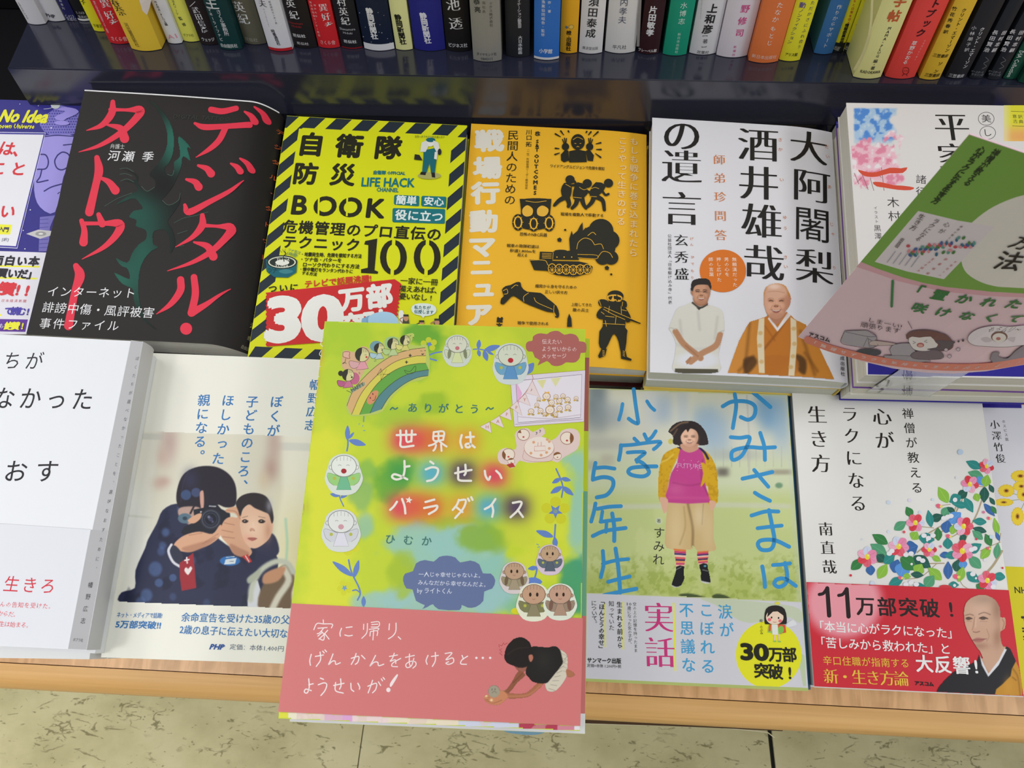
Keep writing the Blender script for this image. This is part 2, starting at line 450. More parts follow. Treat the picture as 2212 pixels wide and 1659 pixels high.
PL = on_z(58, 50, SHELF_Z); P0 = on_y(15, 148, RISER_Y)
case = bpy.data.objects.new('bookcase', None); COL.objects.link(case); case.location = (0, RISER_Y, 0)
tag(case, 'glossy navy laminate bookcase step whose shelf carries the row of upright books', 'bookcase')
sl = (PL.x - P0.x) / (PL.y - RISER_Y)
Vv = [(P0.x, 0, 0), (1.1, 0, 0), (1.1, 0.82, 0), (P0.x + sl * 0.82, 0.82, 0)]
th = 0.036
Vv = [(x, y, SHELF_Z) for x, y, z in Vv] + [(x, y, SHELF_Z - th) for x, y, z in Vv]
sh = mesh_obj('shelf_board', Vv, [(0, 1, 2, 3), (7, 6, 5, 4), (0, 4, 5, 1), (1, 5, 6, 2), (2, 6, 7, 3), (3, 7, 4, 0)], NAVY, case)
bm = bmesh.new(); bm.from_mesh(sh.data); bmesh.ops.bevel(bm, geom=bm.edges[:], offset=0.0008, segments=2, affect='EDGES'); bm.to_mesh(sh.data); bm.free()
rs = math.tan(TILT + 0.005); hr = SHELF_Z - th - 0.60          # the riser stands square to the sloping table
def slab(name, x0, x1, ya, yb_, z0, z1, lean):
    V = [(x, y + (lean if z == z0 else 0), z) for z in (z0, z1) for x, y in ((x0, ya), (x1, ya), (x1, yb_), (x0, yb_))]
    mesh_obj(name, V, boxgeo((0,0,0),(1,1,1))[1], NAVY, case)
slab('riser_panel', P0.x + 0.001, 1.1, 0.0006, 0.02, 0.60, SHELF_Z - th, hr * rs)
slab('side_panel', P0.x + 0.001, P0.x + 0.02, 0.0206, 0.5, 0.60, SHELF_Z - th, hr * rs)
box('plinth', (P0.x + 0.03, 0.14, 0), (1.1, 0.5, 0.599), NAVY, case)
box('back_panel', (P0.x + sl * 0.5, 0.80, SHELF_Z), (1.1, 0.82, SHELF_Z + 0.5), NAVY, case)

# black boxes added to fill the dark void beyond the left end
BLK = mat((14, 14, 18), 0.6, 0.2)
dk = bpy.data.objects.new('dark_backdrop', None); COL.objects.link(dk); dk.location = (-0.75, 0.75, 0)
tag(dk, 'black cabinet added to fill the dark void beyond the left end of the navy shelf', 'backdrop')
box('body', (-0.45, -0.30, 0), (0.29, 0.6, SHELF_Z - 0.16), BLK, dk, 0.002)
box('upright_side', (-0.45, 0.06, SHELF_Z - 0.16), (0.20, 0.6, SHELF_Z + 0.5), BLK, dk, 0.002)

wb = box('wall_back', (-3, 2.9, 0), (3, 3, 3), mat((190, 190, 184), 0.8)); tag(wb, kind='structure', label='plain pale shop wall')
# floor: vinyl tiles with a travertine pattern
def m_tile(nt, b, N, Lk):
    tc = N('ShaderNodeTexCoord')
    mp = N('ShaderNodeMapping'); mp.inputs['Scale'].default_value = (1, 1.25, 1); Lk(tc.outputs['Object'], mp.inputs[0])
    n1 = N('ShaderNodeTexNoise'); n1.inputs['Scale'].default_value = 7; n1.inputs['Detail'].default_value = 7; n1.inputs['Roughness'].default_value = 0.6
    Lk(mp.outputs[0], n1.inputs['Vector'])
    base = ramp(nt, [(0.3, ink((176, 168, 124))), (0.5, ink((200, 192, 148))), (0.75, ink((214, 207, 168)))]); Lk(n1.outputs[0], base.inputs[0])
    def veins(scale, lo, hi, dist, seed, thr):
        m = N('ShaderNodeMapping'); m.inputs['Scale'].default_value = (0.8, 1.5, 1); m.inputs['Location'].default_value = (seed, seed * 2, 0); Lk(tc.outputs['Object'], m.inputs[0])
        nz = N('ShaderNodeTexNoise'); nz.inputs['Scale'].default_value = scale * 1.3; nz.inputs['Detail'].default_value = 4; Lk(m.outputs[0], nz.inputs['Vector'])
        ad = N('ShaderNodeMixRGB'); ad.inputs[0].default_value = dist; Lk(m.outputs[0], ad.inputs[1]); Lk(nz.outputs['Color'], ad.inputs[2])
        vo = N('ShaderNodeTexVoronoi'); vo.feature = 'DISTANCE_TO_EDGE'; vo.inputs['Scale'].default_value = scale; Lk(ad.outputs[0], vo.inputs['Vector'])
        r = ramp(nt, [(lo, (1, 1, 1)), (hi, (0, 0, 0))]); Lk(vo.outputs[0], r.inputs[0])
        g = N('ShaderNodeTexNoise'); g.inputs['Scale'].default_value = scale * 1.1; g.inputs['Detail'].default_value = 3; Lk(m.outputs[0], g.inputs['Vector'])
        rg = ramp(nt, [(thr, (0, 0, 0)), (thr + 0.08, (1, 1, 1))]); Lk(g.outputs[0], rg.inputs[0])
        mu = N('ShaderNodeMath'); mu.operation = 'MULTIPLY'; Lk(r.outputs[0], mu.inputs[0]); Lk(rg.outputs[0], mu.inputs[1])
        return mu.outputs[0]
    def pits(scale, thr, seed, stretch, rot):
        m = N('ShaderNodeMapping'); m.inputs['Scale'].default_value = (1, stretch, 1); m.inputs['Rotation'].default_value = (0, 0, rot); m.inputs['Location'].default_value = (seed, seed, 0); Lk(tc.outputs['Object'], m.inputs[0])
        n = N('ShaderNodeTexNoise'); n.inputs['Scale'].default_value = scale; n.inputs['Detail'].default_value = 4; n.inputs['Roughness'].default_value = 0.6; n.inputs['Distortion'].default_value = 0.8; Lk(m.outputs[0], n.inputs['Vector'])
        r = ramp(nt, [(thr, (0, 0, 0)), (thr + 0.035, (1, 1, 1))]); Lk(n.outputs[0], r.inputs[0]); return r.outputs[0]
    a = veins(22, 0.012, 0.05, 0.10, 1.3, 0.56); c = veins(11, 0.006, 0.026, 0.14, 4.1, 0.56)
    outs = [a, c, pits(34, 0.635, 2.2, 2.4, 0.1), pits(48, 0.655, 7.7, 1.8, 0.7), pits(26, 0.655, 5.1, 3.4, -0.15)]
    acc = outs[0]
    for o_ in outs[1:]:
        mxx = N('ShaderNodeMath'); mxx.operation = 'MAXIMUM'; Lk(acc, mxx.inputs[0]); Lk(o_, mxx.inputs[1]); acc = mxx.outputs[0]
    mix = N('ShaderNodeMixRGB'); mix.inputs[2].default_value = (*ink((116, 108, 70)), 1)
    ml = N('ShaderNodeMath'); ml.operation = 'MULTIPLY'; ml.inputs[1].default_value = 0.8; Lk(mxx.outputs[0], ml.inputs[0])
    Lk(ml.outputs[0], mix.inputs[0]); Lk(base.outputs[0], mix.inputs[1]); Lk(mix.outputs[0], b.inputs['Base Color'])
    bp = N('ShaderNodeBump'); bp.inputs['Strength'].default_value = 0.35; bp.inputs['Distance'].default_value = 0.001; bp.invert = True
    Lk(mxx.outputs[0], bp.inputs['Height']); Lk(bp.outputs[0], b.inputs['Normal'])
TILE = nodemat('travertine_vinyl', m_tile, 0.45, 0.35)
floor = box('floor', (-3, -2.2, -0.06), (3, 3, -0.004), mat((30, 32, 30), 0.7)); tag(floor, kind='structure', label='beige travertine patterned vinyl floor tiles with dark joints')
XA = on_z(775, 1640, 0).x; XB = on_z(1667, 1620, 0).x; TW = XB - XA
def tile(x0, x1, y0, y1):
    v, f = boxgeo((-(x1 - x0) / 2, -(y1 - y0) / 2, -0.004), ((x1 - x0) / 2, (y1 - y0) / 2, 0.0))
    o = mesh_obj('floor_tile', v, f, TILE, floor); o.location = ((x0 + x1) / 2, (y0 + y1) / 2, 0)
for i in range(-2, 3):
    for j in range(-1, 2):
        g0 = 0.0008; x0 = XA + i * TW; x1 = x0 + TW
        tile(x0 + (0.0032 if i == 1 else g0), x1 - (0.0032 if i == 0 else g0), -0.30 + j * TW, -0.30 + (j + 1) * TW - 0.001)
# ------------------------------------------------------------ books
def m_pages(c):
    k = ('pages', c)
    if k in _mats: return _mats[k]
    def bld(nt, b, N, Lk):
        tc = N('ShaderNodeTexCoord'); mp = N('ShaderNodeMapping'); mp.inputs['Scale'].default_value = (3, 3, 3200); Lk(tc.outputs['Object'], mp.inputs[0])
        n = N('ShaderNodeTexNoise'); n.inputs['Scale'].default_value = 1; n.inputs['Detail'].default_value = 3; Lk(mp.outputs[0], n.inputs['Vector'])
        a = ink(c); r = ramp(nt, [(0.35, tuple(v * 0.72 for v in a)), (0.6, a)]); Lk(n.outputs[0], r.inputs[0]); Lk(r.outputs[0], b.inputs['Base Color'])
    _mats[k] = nodemat('page_edges', bld, 0.85, 0.1)
    return _mats[k]

def book_body(root, q, T, cover, spine, spine_c=None, disp=None, pages=(226, 223, 210), bulge=None, rough=0.42, tc=0.0005, hard=False):
    """q: TL TR BR BL in the book's own plane; T: thickness. A folded cover round the spine and a block of pages"""
    TL, TR, BR, BL = q; B = bulge if bulge is not None else T * 0.22
    def at(s, t, ext=0):     # s 0 = left edge, 1 = right edge; t 0 = bottom, 1 = top
        lx = BL[0] * (1 - t) + TL[0] * t; ly = BL[1] * (1 - t) + TL[1] * t
        rx = BR[0] * (1 - t) + TR[0] * t; ry = BR[1] * (1 - t) + TR[1] * t
        return (lx * (1 - s) + rx * s + ext, ly * (1 - s) + ry * s)
    dz = disp or (lambda u, v: 0.0)
    N1 = 44 if disp else 10; f = (lambda s: s) if spine == 'R' else (lambda s: 1 - s); sg = 1 if spine == 'R' else -1
    def path(o):             # o: inset of the inner skin
        P = [(f(i / N1), 0, 'top') for i in range(N1 + 1)] + [(f(1), B * math.sin(math.pi * j / 8) - o * 0.9, j / 8) for j in range(1, 8)] + [(f(1 - i / 4), 0, 'bot') for i in range(5)]
        return P
    def skin(o):
        V = []
        for t in (0, 1):
            for s, ext, k in path(o):
                u, v = at(s, t, sg * max(ext, 0))
                zt = T + dz(u - sg * max(ext, 0), v)
                if k == 'top': z = zt - o
                elif k == 'bot': z = o
                else: z = (zt - o) * (1 - k) + o * k
                V.append((u, v, z))
        return V
    out, inn = skin(0), skin(tc); n = len(path(0)); V = out + inn; F = []; M = []
    for i in range(n - 1):
        sp = 1 if N1 <= i < N1 + 8 else 0
        F.append((i, i + 1, i + 1 + n, i + n)); M.append(sp)
        a = 2 * n; F.append((a + i + n, a + i + 1 + n, a + i + 1, a + i)); M.append(sp)
        F.append((a + i, a + i + 1, i + 1, i)); M.append(sp)
        F.append((i + n, i + 1 + n, a + i + 1 + n, a + i + n)); M.append(sp)
    F.append((0, n, 3 * n, 2 * n)); M.append(0); F.append((n - 1, 3 * n - 1, 4 * n - 1, 2 * n - 1)); M.append(0)
    if spine == 'R': F = [g[::-1] for g in F]
    cm = cover if isinstance(cover, bpy.types.Material) else mat(cover, rough)
    sm_ = cm if spine_c is None else mat(spine_c, rough)
    ms = [cm] if sm_ is cm else [cm, sm_]
    co = mesh_obj('cover', V, F, ms, root, [0 if sm_ is cm else m for m in M])
    co.data.polygons.foreach_set('use_smooth', [True] * len(F)); co.data.set_sharp_from_angle(angle=math.radians(35))
    # page block
    ins = 0.0025 / 0.13 if hard else 0.0008 / 0.13; iv = 0.004 if hard else 0.0009; V = []; F = []; m = 10
    for t in (0, 1):
        for i in range(m + 1):
            s = f(ins + (0.995 - ins) * i / m); u, v = at(s, t); v += iv if t == 0 else -iv
            V += [(u, v, T + dz(u, v) - tc - 0.0001), (u, v, tc + 0.0001)]
    k = 2 * (m + 1)
    for i in range(m):
        a = 2 * i; F += [(a, a + 1, a + 3, a + 2), (k + a, k + a + 2, k + a + 3, k + a + 1), (a, a + 2, k + a + 2, k + a), (a + 1, k + a + 1, k + a + 3, a + 3)]
    F += [(0, k, k + 1, 1), (k - 2, k - 1, 2 * k - 1, 2 * k - 2)]
    if spine != 'R': F = [g[::-1] for g in F]
    pg = mesh_obj('page_block', V, F, m_pages(pages), root)
    return co, pg

def plane_uv(px, h): return dplane(h).hit(*px)
def flat_quad(name, label, Q, h, T, cover, spine='R', cat='book', group=None, **kw):
    """Q: corners (a, b) on the table's own axes, h: height of the top face"""
    fp = dplane(h); cx = sum(p[0] for p in Q) / 4; cy = sum(p[1] for p in Q) / 4
    O = fp.O + DX * cx + DY * cy - DN * T
    ex = DX * (Q[2][0] - Q[3][0]) + DY * (Q[2][1] - Q[3][1])
    fr = Frame(O, ex, DN.cross(ex.normalized()))
    root = fr.empty(name); tag(root, label, cat, group)
    q = []
    for a, b in Q:
        P = fp.O + DX * a + DY * b - O; q.append((P.dot(fr.ex), P.dot(fr.ey)))
    book_body(root, q, T, cover, spine, **kw)
    return root, fr
def flat_book(name, label, px, h, T, cover, spine='R', cuts=(), rough=0.42, spec=0.2, **kw):
    Q = [plane_uv(p, h) for p in px]
    root, fr = flat_quad(name, label, Q, h, T, cover, spine, rough=rough, **kw)
    S = Surf(fr, root, T, kw.get('disp'), cuts, rough=rough, spec=spec)
    return root, fr, S, Q
def pile(Q, h, items, floor_h=HT):
    """books lying under a top book: (label, thickness, dx, dy, turn degrees, cover, spine, options)"""
    for it in items:
        label, T, dx, dy, a, cov, sp, kw = it
        cx = sum(p[0] for p in Q) / 4; cy = sum(p[1] for p in Q) / 4; ca, sa = math.cos(math.radians(a)), math.sin(math.radians(a))
        Qn = [(cx + dx + (p[0] - cx) * ca - (p[1] - cy) * sa, cy + dy + (p[0] - cx) * sa + (p[1] - cy) * ca) for p in Q]
        if 'inset' in kw:
            kw = dict(kw); i = kw.pop('inset'); Qn = [(cx + dx + (p[0] - cx - dx) * (1 - i), cy + dy + (p[1] - cy - dy) * (1 - i)) for p in Qn]
        flat_quad('book', label, Qn, h, T, cov, sp, **kw)
        h -= T + 0.0002
    return h
def fill(Q, h, names, cov, sp, group, pages=(226, 223, 210), jit=0.0012, Tn=None, **kw):
    """fill the rest of a pile down to the table top with copies of about equal thickness"""
    n = len(names); T = (h - HT) / n - 0.0002
    items = [(names[i], T, random.uniform(-jit, jit), random.uniform(-jit, jit), random.uniform(-0.4, 0.4), cov, sp, dict(pages=pages, group=group, **kw)) for i in range(n)]
    pile(Q, h, items)

def spine_book(xl, xr, yb, c, label, texts=(), rim=None, T2=None, lean=0.0, group=None, H=0.188, spine_mats=None, deep=0.128, back=None):
    pw = xr - xl; yc = yb - 4.5 * pw / 50.0
    A = on_z(xl, yc, SHELF_Z + 0.0005); B = on_z(xr, yc + 0.0205 * pw * 0.8, SHELF_Z + 0.0005)
    ex = (B - A); ex.z = 0; W = ex.length; ex.normalize(); up = Vector((0, 0, 1))
    O = (A + B) / 2
    exl = (ex + Vector((0, 0, 0))).normalized()
    fr = Frame(O, exl, up); root = fr.empty('book'); tag(root, label, 'book', group)
    bl = W * 0.13; disp = lambda u, v: bl * max(0.0, 1 - (2 * u / W) ** 2)
    # jacket: rounded spine with boards running back
    hw = W / 2 - 0.0002; n = 12
    P = [(-hw, -deep)] + [(-hw + 2 * hw * i / n, disp(-hw + 2 * hw * i / n, 0)) for i in range(n + 1)] + [(hw, -deep)]
    t = 0.0006; I = [(-hw + t, -deep)] + [((-hw + t) + 2 * (hw - t) * i / n, disp(-hw + 2 * hw * i / n, 0) - t) for i in range(n + 1)] + [(hw - t, -deep)]
    V = []; F = []; k = len(P)
    for y in (0, H): V += [(a, y, b) for a, b in P]
    for y in (0, H): V += [(a, y, b) for a, b in I]
    for i in range(k - 1):
        F += [(i, i + 1, i + 1 + k, i + k), (2 * k + i + k, 2 * k + i + 1 + k, 2 * k + i + 1, 2 * k + i), (2 * k + i, 2 * k + i + 1, i + 1, i), (i + k, i + 1 + k, 3 * k + i + 1, 3 * k + i)]
    F += [(0, k, 3 * k, 2 * k), (k - 1, 3 * k - 1, 4 * k - 1, 2 * k - 1)]
    mesh_obj('jacket', V, F, c if isinstance(c, bpy.types.Material) else mat(c), root)
    v, f = boxgeo((-hw + t + 0.0002, 0.0015, -deep + 0.002), (hw - t - 0.0002, H - 0.0015, -t - 0.0004))
    mesh_obj('page_block', v, f, m_pages((226, 223, 210)), root)
    S = Surf(fr, root, 0.0, disp, cuts=[-hw + 2 * hw * i / 18 for i in range(1, 18)]); S.part('spine_print')
    if rim:     # coloured foot of the spine
        rc, rh = rim; N = 12; vv = []; ff = []
        for i in range(N + 1):
            u = -hw + 2 * hw * i / N; vv += [(u, 0.0), (u, rh)]
        for i in range(N): ff.append((2 * i, 2 * i + 2, 2 * i + 3, 2 * i + 1))
        S.add(vv, ff, rc)
    for tx in texts:
        if callable(tx): tx(S)
        elif tx[0] == 'L': S.L(*tx[1:6], **(tx[6] if len(tx) > 6 else {}))
        else: S.V(*tx[0:5], **(tx[5] if len(tx) > 5 else {}))
    S.finish()
    return root
W_ = (222, 222, 226); K_ = (30, 30, 34)
bo = dict(b=0.02); bb = dict(b=0.035)
mn = dict(mincho=True)
SP = [
 (60,100,53,(205,205,212),'white book standing alone at the dark left end of the shelf row',[('エクスナレッジ',(42,6),(60,37),6,(60,60,66))]),
 (101,142,46,(206,206,212),'white book with small black three-letter mark, second in the shelf row',[('L','PHP',(101,30),(121,32),9,(60,60,66),bb)]),
 (143,168,45,(38,38,92),'navy paperback marked 923 near the left end of the shelf row',[('L','C-923',(141,33),(160,34),8,(190,190,205)),('L','宝島社',(145,39),(166,41),6,(190,190,205)),('新書判',(132,0),(138,16),6,(190,190,205))]),
 (169,197,45,(28,28,32),'thin black book with a white foot beside the yellow spine',[('L','1-103',(166,25),(183,26),7,(190,190,200)),('L','集英社',(170,34),(189,35),6,(190,190,200))],((225,225,228),0.0016)),
 (203,236,68,(226,220,40),'bright yellow slim book left of the first red spine',[('L','宇都宮',(203,53),(222,54),7,(60,60,20)),('子',(180,2),(180,2),12,(60,60,20),bo)]),
 (237,283,95,(200,38,46),'red book lettered in white left of the big golden yellow spine',[('巽',(229,5),(229,5),19,W_,mn),('好幸',(238,29),(249,47),19,W_,mn),('神戸大学海洋底探査センター教授',(205,1),(234,66),5.5,(235,190,190)),('L','さくら舎',(242,80),(275,82),9,(240,180,180),bo)]),
 (284,350,110,(226,190,60),'thick golden yellow book with brown lettering and white inset picture',[('春奈',(249,2),(262,20),22,(60,50,30),mn),('河出書房新社',(275,50),(298,92),10,(110,90,40)),lambda S:(S.poly([(300,-5),(328,-5),(324,14),(318,32),(309,22)],(224,214,204)),S.poly([(310,0),(319,-3),(321,12),(314,16)],(206,110,90)))]),
 (363,394,94,(220,220,222),'white slim book with a pink scribble at its foot beside the golden yellow book',[('MAMA-PLUG編',(337,2),(360,50),6.5,(70,70,74),bo),('L','A1',(363,77),(382,75),12,(226,140,160))]),
 (396,432,90,(224,222,96),'lemon yellow slim book with dark green lettering',[('監修',(391,37),(399,50),8,(70,80,60),bo),('法人アーツ',(375,0),(384,27),6.5,(70,90,80)),('L','ポプラ社',(397,73),(419,74),6,(80,90,40))]),
 (434,473,97,(42,34,36),'dark brown book whose white author name follows a slash',[('武田信彦',(424,19),(443,61),15,W_,mn),('L','ウェッジ',(437,82),(464,83),8,W_,bo),lambda S:S.line([(411,12),(423,0)],1.2,W_)]),
 (475,524,108,(20,56,58),'dark green book with two columns of white lettering',[('主',(457,3),(457,3),30,(200,205,205),bo),('さくら事務所',(474,22),(491,69),10.5,W_),('マネーライフナビ',(453,19),(479,82),8.5,W_),('L','自由国民社',(478,95),(514,96),8,(200,205,205),bo)]),
 (529,576,96,(96,94,80),'olive grey book with large white author name',[('英紀',(517,12),(527,38),25,W_,dict(mincho=True)),('L','花伝社',(530,82),(558,83),8,(160,160,150))]),
 (581,633,110,(214,214,222),'white book with a red foot and thin grey column of small type',[('夫',(568,4),(568,4),17,(70,70,76),mn),('時事通信社',(591,63),(603,90),8,(40,40,46),bo),('総合研究センター長',(584,0),(598,46),5,(90,90,96)),('NobuoFukuwa',(571,16),(582,52),4,(120,120,130))],((190,36,46),0.0022)),
 (637,686,104,(34,30,32),'black book with red roman lettering under the author name',[('英紀',(628,4),(636,29),21,W_,mn),('L','Shimamura',(624,46),(655,47),6,(170,50,50)),('L','Hideki',(631,53),(652,54),6,(170,50,50)),('L','花伝社',(633,74),(661,74),7,W_,bo),('L','花伝社',(642,90),(668,91),6,W_)]),
 (688,735,104,(204,40,48),'red book lettered in white between two black books of one author',[('巽',(699,13),(699,13),18,W_,mn),('好幸',(705,33),(712,52),18,W_,mn),('神戸大学',(681,8),(684,32),5,(235,190,190)),('海洋底探査センター教授',(671,3),(690,74),5.5,(235,190,190)),('L','さくら舎',(693,88),(725,89),9,(235,170,170),bo)]),
 (738,784,105,(32,32,38),'black book with a thin red foot left of the speckled navy book',[('村英紀',(738,1),(747,42),20,W_,mn),('L','Shimamura',(734,59),(768,60),7,(190,190,196)),('L','Hideki',(742,67),(762,68),6,(190,190,196)),('L','花伝社',(743,86),(771,87),7,W_,bo)],((150,30,40),0.0008)),
 (787,853,109,(24,34,58),'speckled navy book with a broad white foot',[('静岡新聞社',(799,19),(810,73),15,W_,bb),lambda S:[S.ell(x,y,r,r,(190,196,210),n=7) for x,y,r in ((820,64,.8),(826,66,1),(803,86,.8),(777,26,1),(785,78,1.2),(838,80,.8),(822,48,.7),(818,22,.7),(843,90,.9),(790,55,.7),(830,30,.6))]],((222,222,228),0.0050)),
 (855,892,108,(226,226,160),'pale yellow slim book with bold black lettering',[('静岡新聞社',(860,35),(871,87),14.5,(36,36,30),bb)]),
 (895,963,110,(40,42,130),'royal blue book with white lettering beside the pale yellow slim one',[('静岡新聞社',(915,29),(925,82),15,(222,222,236),bb)]),
 (964,1018,111,(30,28,30),'black book with two very large white characters',[('池透',(979,6),(985,47),30,W_,mn),('L','ビジネス社',(970,94),(1010,95),9,W_,bo)]),
 (1022,1084,133,(140,138,132),'silvery grey book numbered at its foot and standing forward',[('恭亮',(1030,0),(1032,17),14,(50,50,46),bo),('役社長',(1046,1),(1046,20),7,(100,84,66)),('ックス株式会社',(1060,3),(1062,50),7.5,(80,80,76)),('L','ダイヤモンド社',(1030,113),(1073,113),7,(60,60,70)),('L','084311',(1039,122),(1064,122),8,(70,70,84))]),
 (1093,1145,123,(36,38,44),'charcoal book with one thin white column right of the silvery grey book',[('ィテーション編集部',(1121,-2),(1123,53),8,(190,190,196),bo),('大日本絵画',(1124,77),(1124,109),9,(200,200,206),bo)]),
 (1153,1208,129,(52,112,196),'mid blue book with a white foot between charcoal and orange-yellow spines',[('漁業協同組合・監修',(1174,0),(1173,71),8,(225,232,245)),('弥・著',(1187,1),(1187,20),7,(225,232,245)),('L','小学館',(1165,106),(1193,107),10,(235,238,245),bo)],((224,224,228),0.0018)),
 (1209,1247,115,(232,172,40),'orange-yellow slim book with a small printed emblem',[('枻',(1229,68),(1229,68),11,(50,40,20),bb),('出版社',(1229,82),(1228,102),11,(50,40,20),bb),('えい',(1229,75),(1229,77),4,(50,40,20)),lambda S:(S.ell(1234,55,6,5,(170,140,60)),S.ell(1234,55,4.6,3.8,(226,190,90)),S.ell(1224,56,3,3,(96,120,130)))]),
 (1250,1301,116,(222,221,222),'white book with a large four-character black name',[('須田泰成',(1283,0),(1276,68),22,(44,44,46),bo),('L','廣済堂出版',(1258,100),(1292,101),7,(110,110,112))]),
 (1306,1372,115,(218,217,216),'thick white book with a thin grey-blue name',[('内孝夫',(1348,0),(1344,38),18,(84,86,104)),('L','平凡社',(1323,97),(1353,97),9,(70,70,74))]),
 (1379,1423,117,(54,28,34),'dark maroon book with bold white name and grey pictured edge',[('片田敏孝',(1411,18),(1404,67),17,W_,bb),('L','フレーベル館',(1379,106),(1418,107),7,(225,220,222),bo),lambda S:S.poly([(1381,100),(1386,-4),(1381,-4),(1377,40),(1375,100)],(140,136,134))]),
 (1431,1483,120,(30,150,120),'emerald green book in the shelf row',[('水博志',(1477,8),(1472,42),15,(214,236,228)),('新日本出版社',(1467,70),(1461,108),7,(190,226,214))]),
 (1488,1546,118,(216,216,220),'white book with a bold name above a bracketed character',[('上和彦',(1539,14),(1528,59),22,(44,44,46),bb),('[著]',(1524,73),(1522,96),11,(70,70,74)),('L','双葉社',(1505,108),(1531,109),7,(60,60,64)),('KazuhikoInoue',(1516,-6),(1513,36),4.5,(150,150,156))]),
 (1547,1614,124,(220,214,222),'white book with a pink name left of the orange spine',[('野修司',(1609,14),(1597,66),19,(206,72,136),bo),('新潮社',(1587,96),(1584,113),6.5,(200,80,140))]),
 (1616,1681,136,(226,122,66),'orange book with a white hiragana name',[('たなか',(1684,6),(1674,37),14,(246,232,224)),('もとじ',(1669,57),(1661,88),13,(246,232,224)),('L','新日本出版社',(1624,118),(1677,120),8,(246,214,200))]),
 (1682,1728,132,(232,226,52),'yellow book with two columns of blue-black lettering',[('動',(1733,8),(1733,8),14,(92,76,150),bo),('ノンフィクション',(1730,20),(1705,88),10,(60,66,96)),('ただかさにふれ合う',(1755,3),(1726,98),9.5,(60,66,96)),('L','アリス館',(1696,114),(1722,115),7,(50,50,40),bo)]),
 (1757,1798,117,(66,124,190),'light blue slim book set back in a gap in the row',[('作りからサポート',(1812,12),(1782,95),11,(232,238,246))]),
 (1797,1820,113,(228,222,44),'first of two yellow-and-black safety guides, beside the light blue book',[('ちと日常を守る',(1846,1),(1832,48),7,(200,70,50),bo),('情報委員会編',(1829,53),(1817,90),8.5,(40,40,30),bb),('L','出版',(1802,101),(1813,104),9,(200,200,190))],((34,40,40),0.0075)),
 (1821,1844,113,(228,222,44),'second yellow-and-black safety guide, against the thick cream and lemon book',[('ちと日常を守る',(1870,1),(1856,48),7,(200,70,50),bo),('情報委員会編',(1853,53),(1841,90),8.5,(40,40,30),bb),('L','出版',(1826,101),(1837,104),9,(200,200,190))],((34,40,40),0.0075)),
 (1842,1903,170,(226,224,150),'thick cream and lemon book with large brown character, standing forward',[('手帖',(1944,-2),(1930,30),28,(196,96,54),bb),('MAMA-PLUG',(1920,56),(1894,116),9,(70,70,60),bo),('編・著',(1890,127),(1884,142),9,(70,70,60),bo),('L','KADOKAWA',(1858,150),(1901,152),8,(70,70,60),bo),lambda S:S.line([(1846,150),(1866,110),(1880,60),(1884,0)],[6,5,5,5],(214,208,150)),]),
 (1911,1976,170,(232,76,70),'coral red book with a small doodled face near its foot',[('トブック',(2019,3),(1987,66),20,(70,24,28),bb),('草野かおる',(1973,88),(1954,129),11,(250,225,220),bo),('イラストレーター',(1996,84),(1975,124),5,(250,200,195)),lambda S:(S.line([(1949,142),(1955,140),(1961,143),(1961,151),(1955,155),(1949,151),(1949,144)],1,(90,30,30)),S.line([(1953,146),(1953,149)],1,(90,30,30)),S.line([(1957,146),(1958,149)],1,(90,30,30)),S.line([(1951,154),(1947,158)],1,(90,30,30)),S.line([(1957,155),(1958,159)],1,(90,30,30)))]),
 (1985,2030,172,(226,186,58),'mustard yellow survival book between coral red and black spines',[('クリント・エマーソン',(2081,19),(2045,105),10,(40,36,26),bo),('竹花秀春訳',(2061,17),(2042,66),9.5,(40,36,26),bo),('L','三笠書房',(2015,116),(2047,118),7,(50,44,30),bo),('ソン',(2030,134),(2021,150),10,(40,36,26),bo),('L','三笠書房',(1997,158),(2029,160),7,(50,44,30),bo)]),
 (2041,2086,170,(40,42,48),'black book with one long and one short white name column',[('クリント・エマーソン',(2120,60),(2084,140),10,W_,bo),('小林朋子訳',(2103,58),(2087,104),9.5,W_),('L','三笠書房',(2049,160),(2081,161),7,(200,200,206),bo)]),
 (2093,2123,170,(38,42,50),'dark slate slim book with a line drawing near its foot, left of its twin',[('長田賢治',(2149,69),(2131,106),11,W_,bo),('田村忠嗣',(2168,69),(2147,106),10.5,W_,bo),('L','ベースボール',(2098,153),(2124,154),5,(150,154,160)),('L','マガジン社',(2098,159),(2124,160),5,(150,154,160)),lambda S:S.line([(2128,121),(2134,128),(2124,134),(2130,141),(2120,146)],.8,(140,144,150))]),
 (2132,2162,172,(38,42,50),'dark slate slim book with a line drawing near its foot, right of its twin',[('長田賢治',(2187,68),(2168,106),11,W_,bo),('田村忠嗣',(2205,68),(2185,106),10.5,W_,bo),('L','ベースボール',(2135,153),(2161,154),5,(150,154,160)),('L','マガジン社',(2135,159),(2161,160),5,(150,154,160)),lambda S:S.line([(2165,121),(2171,128),(2161,134),(2167,141),(2157,146)],.8,(140,144,150))]),
 (2166,2196,171,(28,84,66),'dark green slim book with roman lettering running down',[('L','DIA Collection',(2207,108),(2178,164),9,(214,226,220),bo)]),
 (2199,2240,180,(24,74,58),'dark green book cut by the right edge of the view',[]),
]
for s in SP: spine_book(*s)
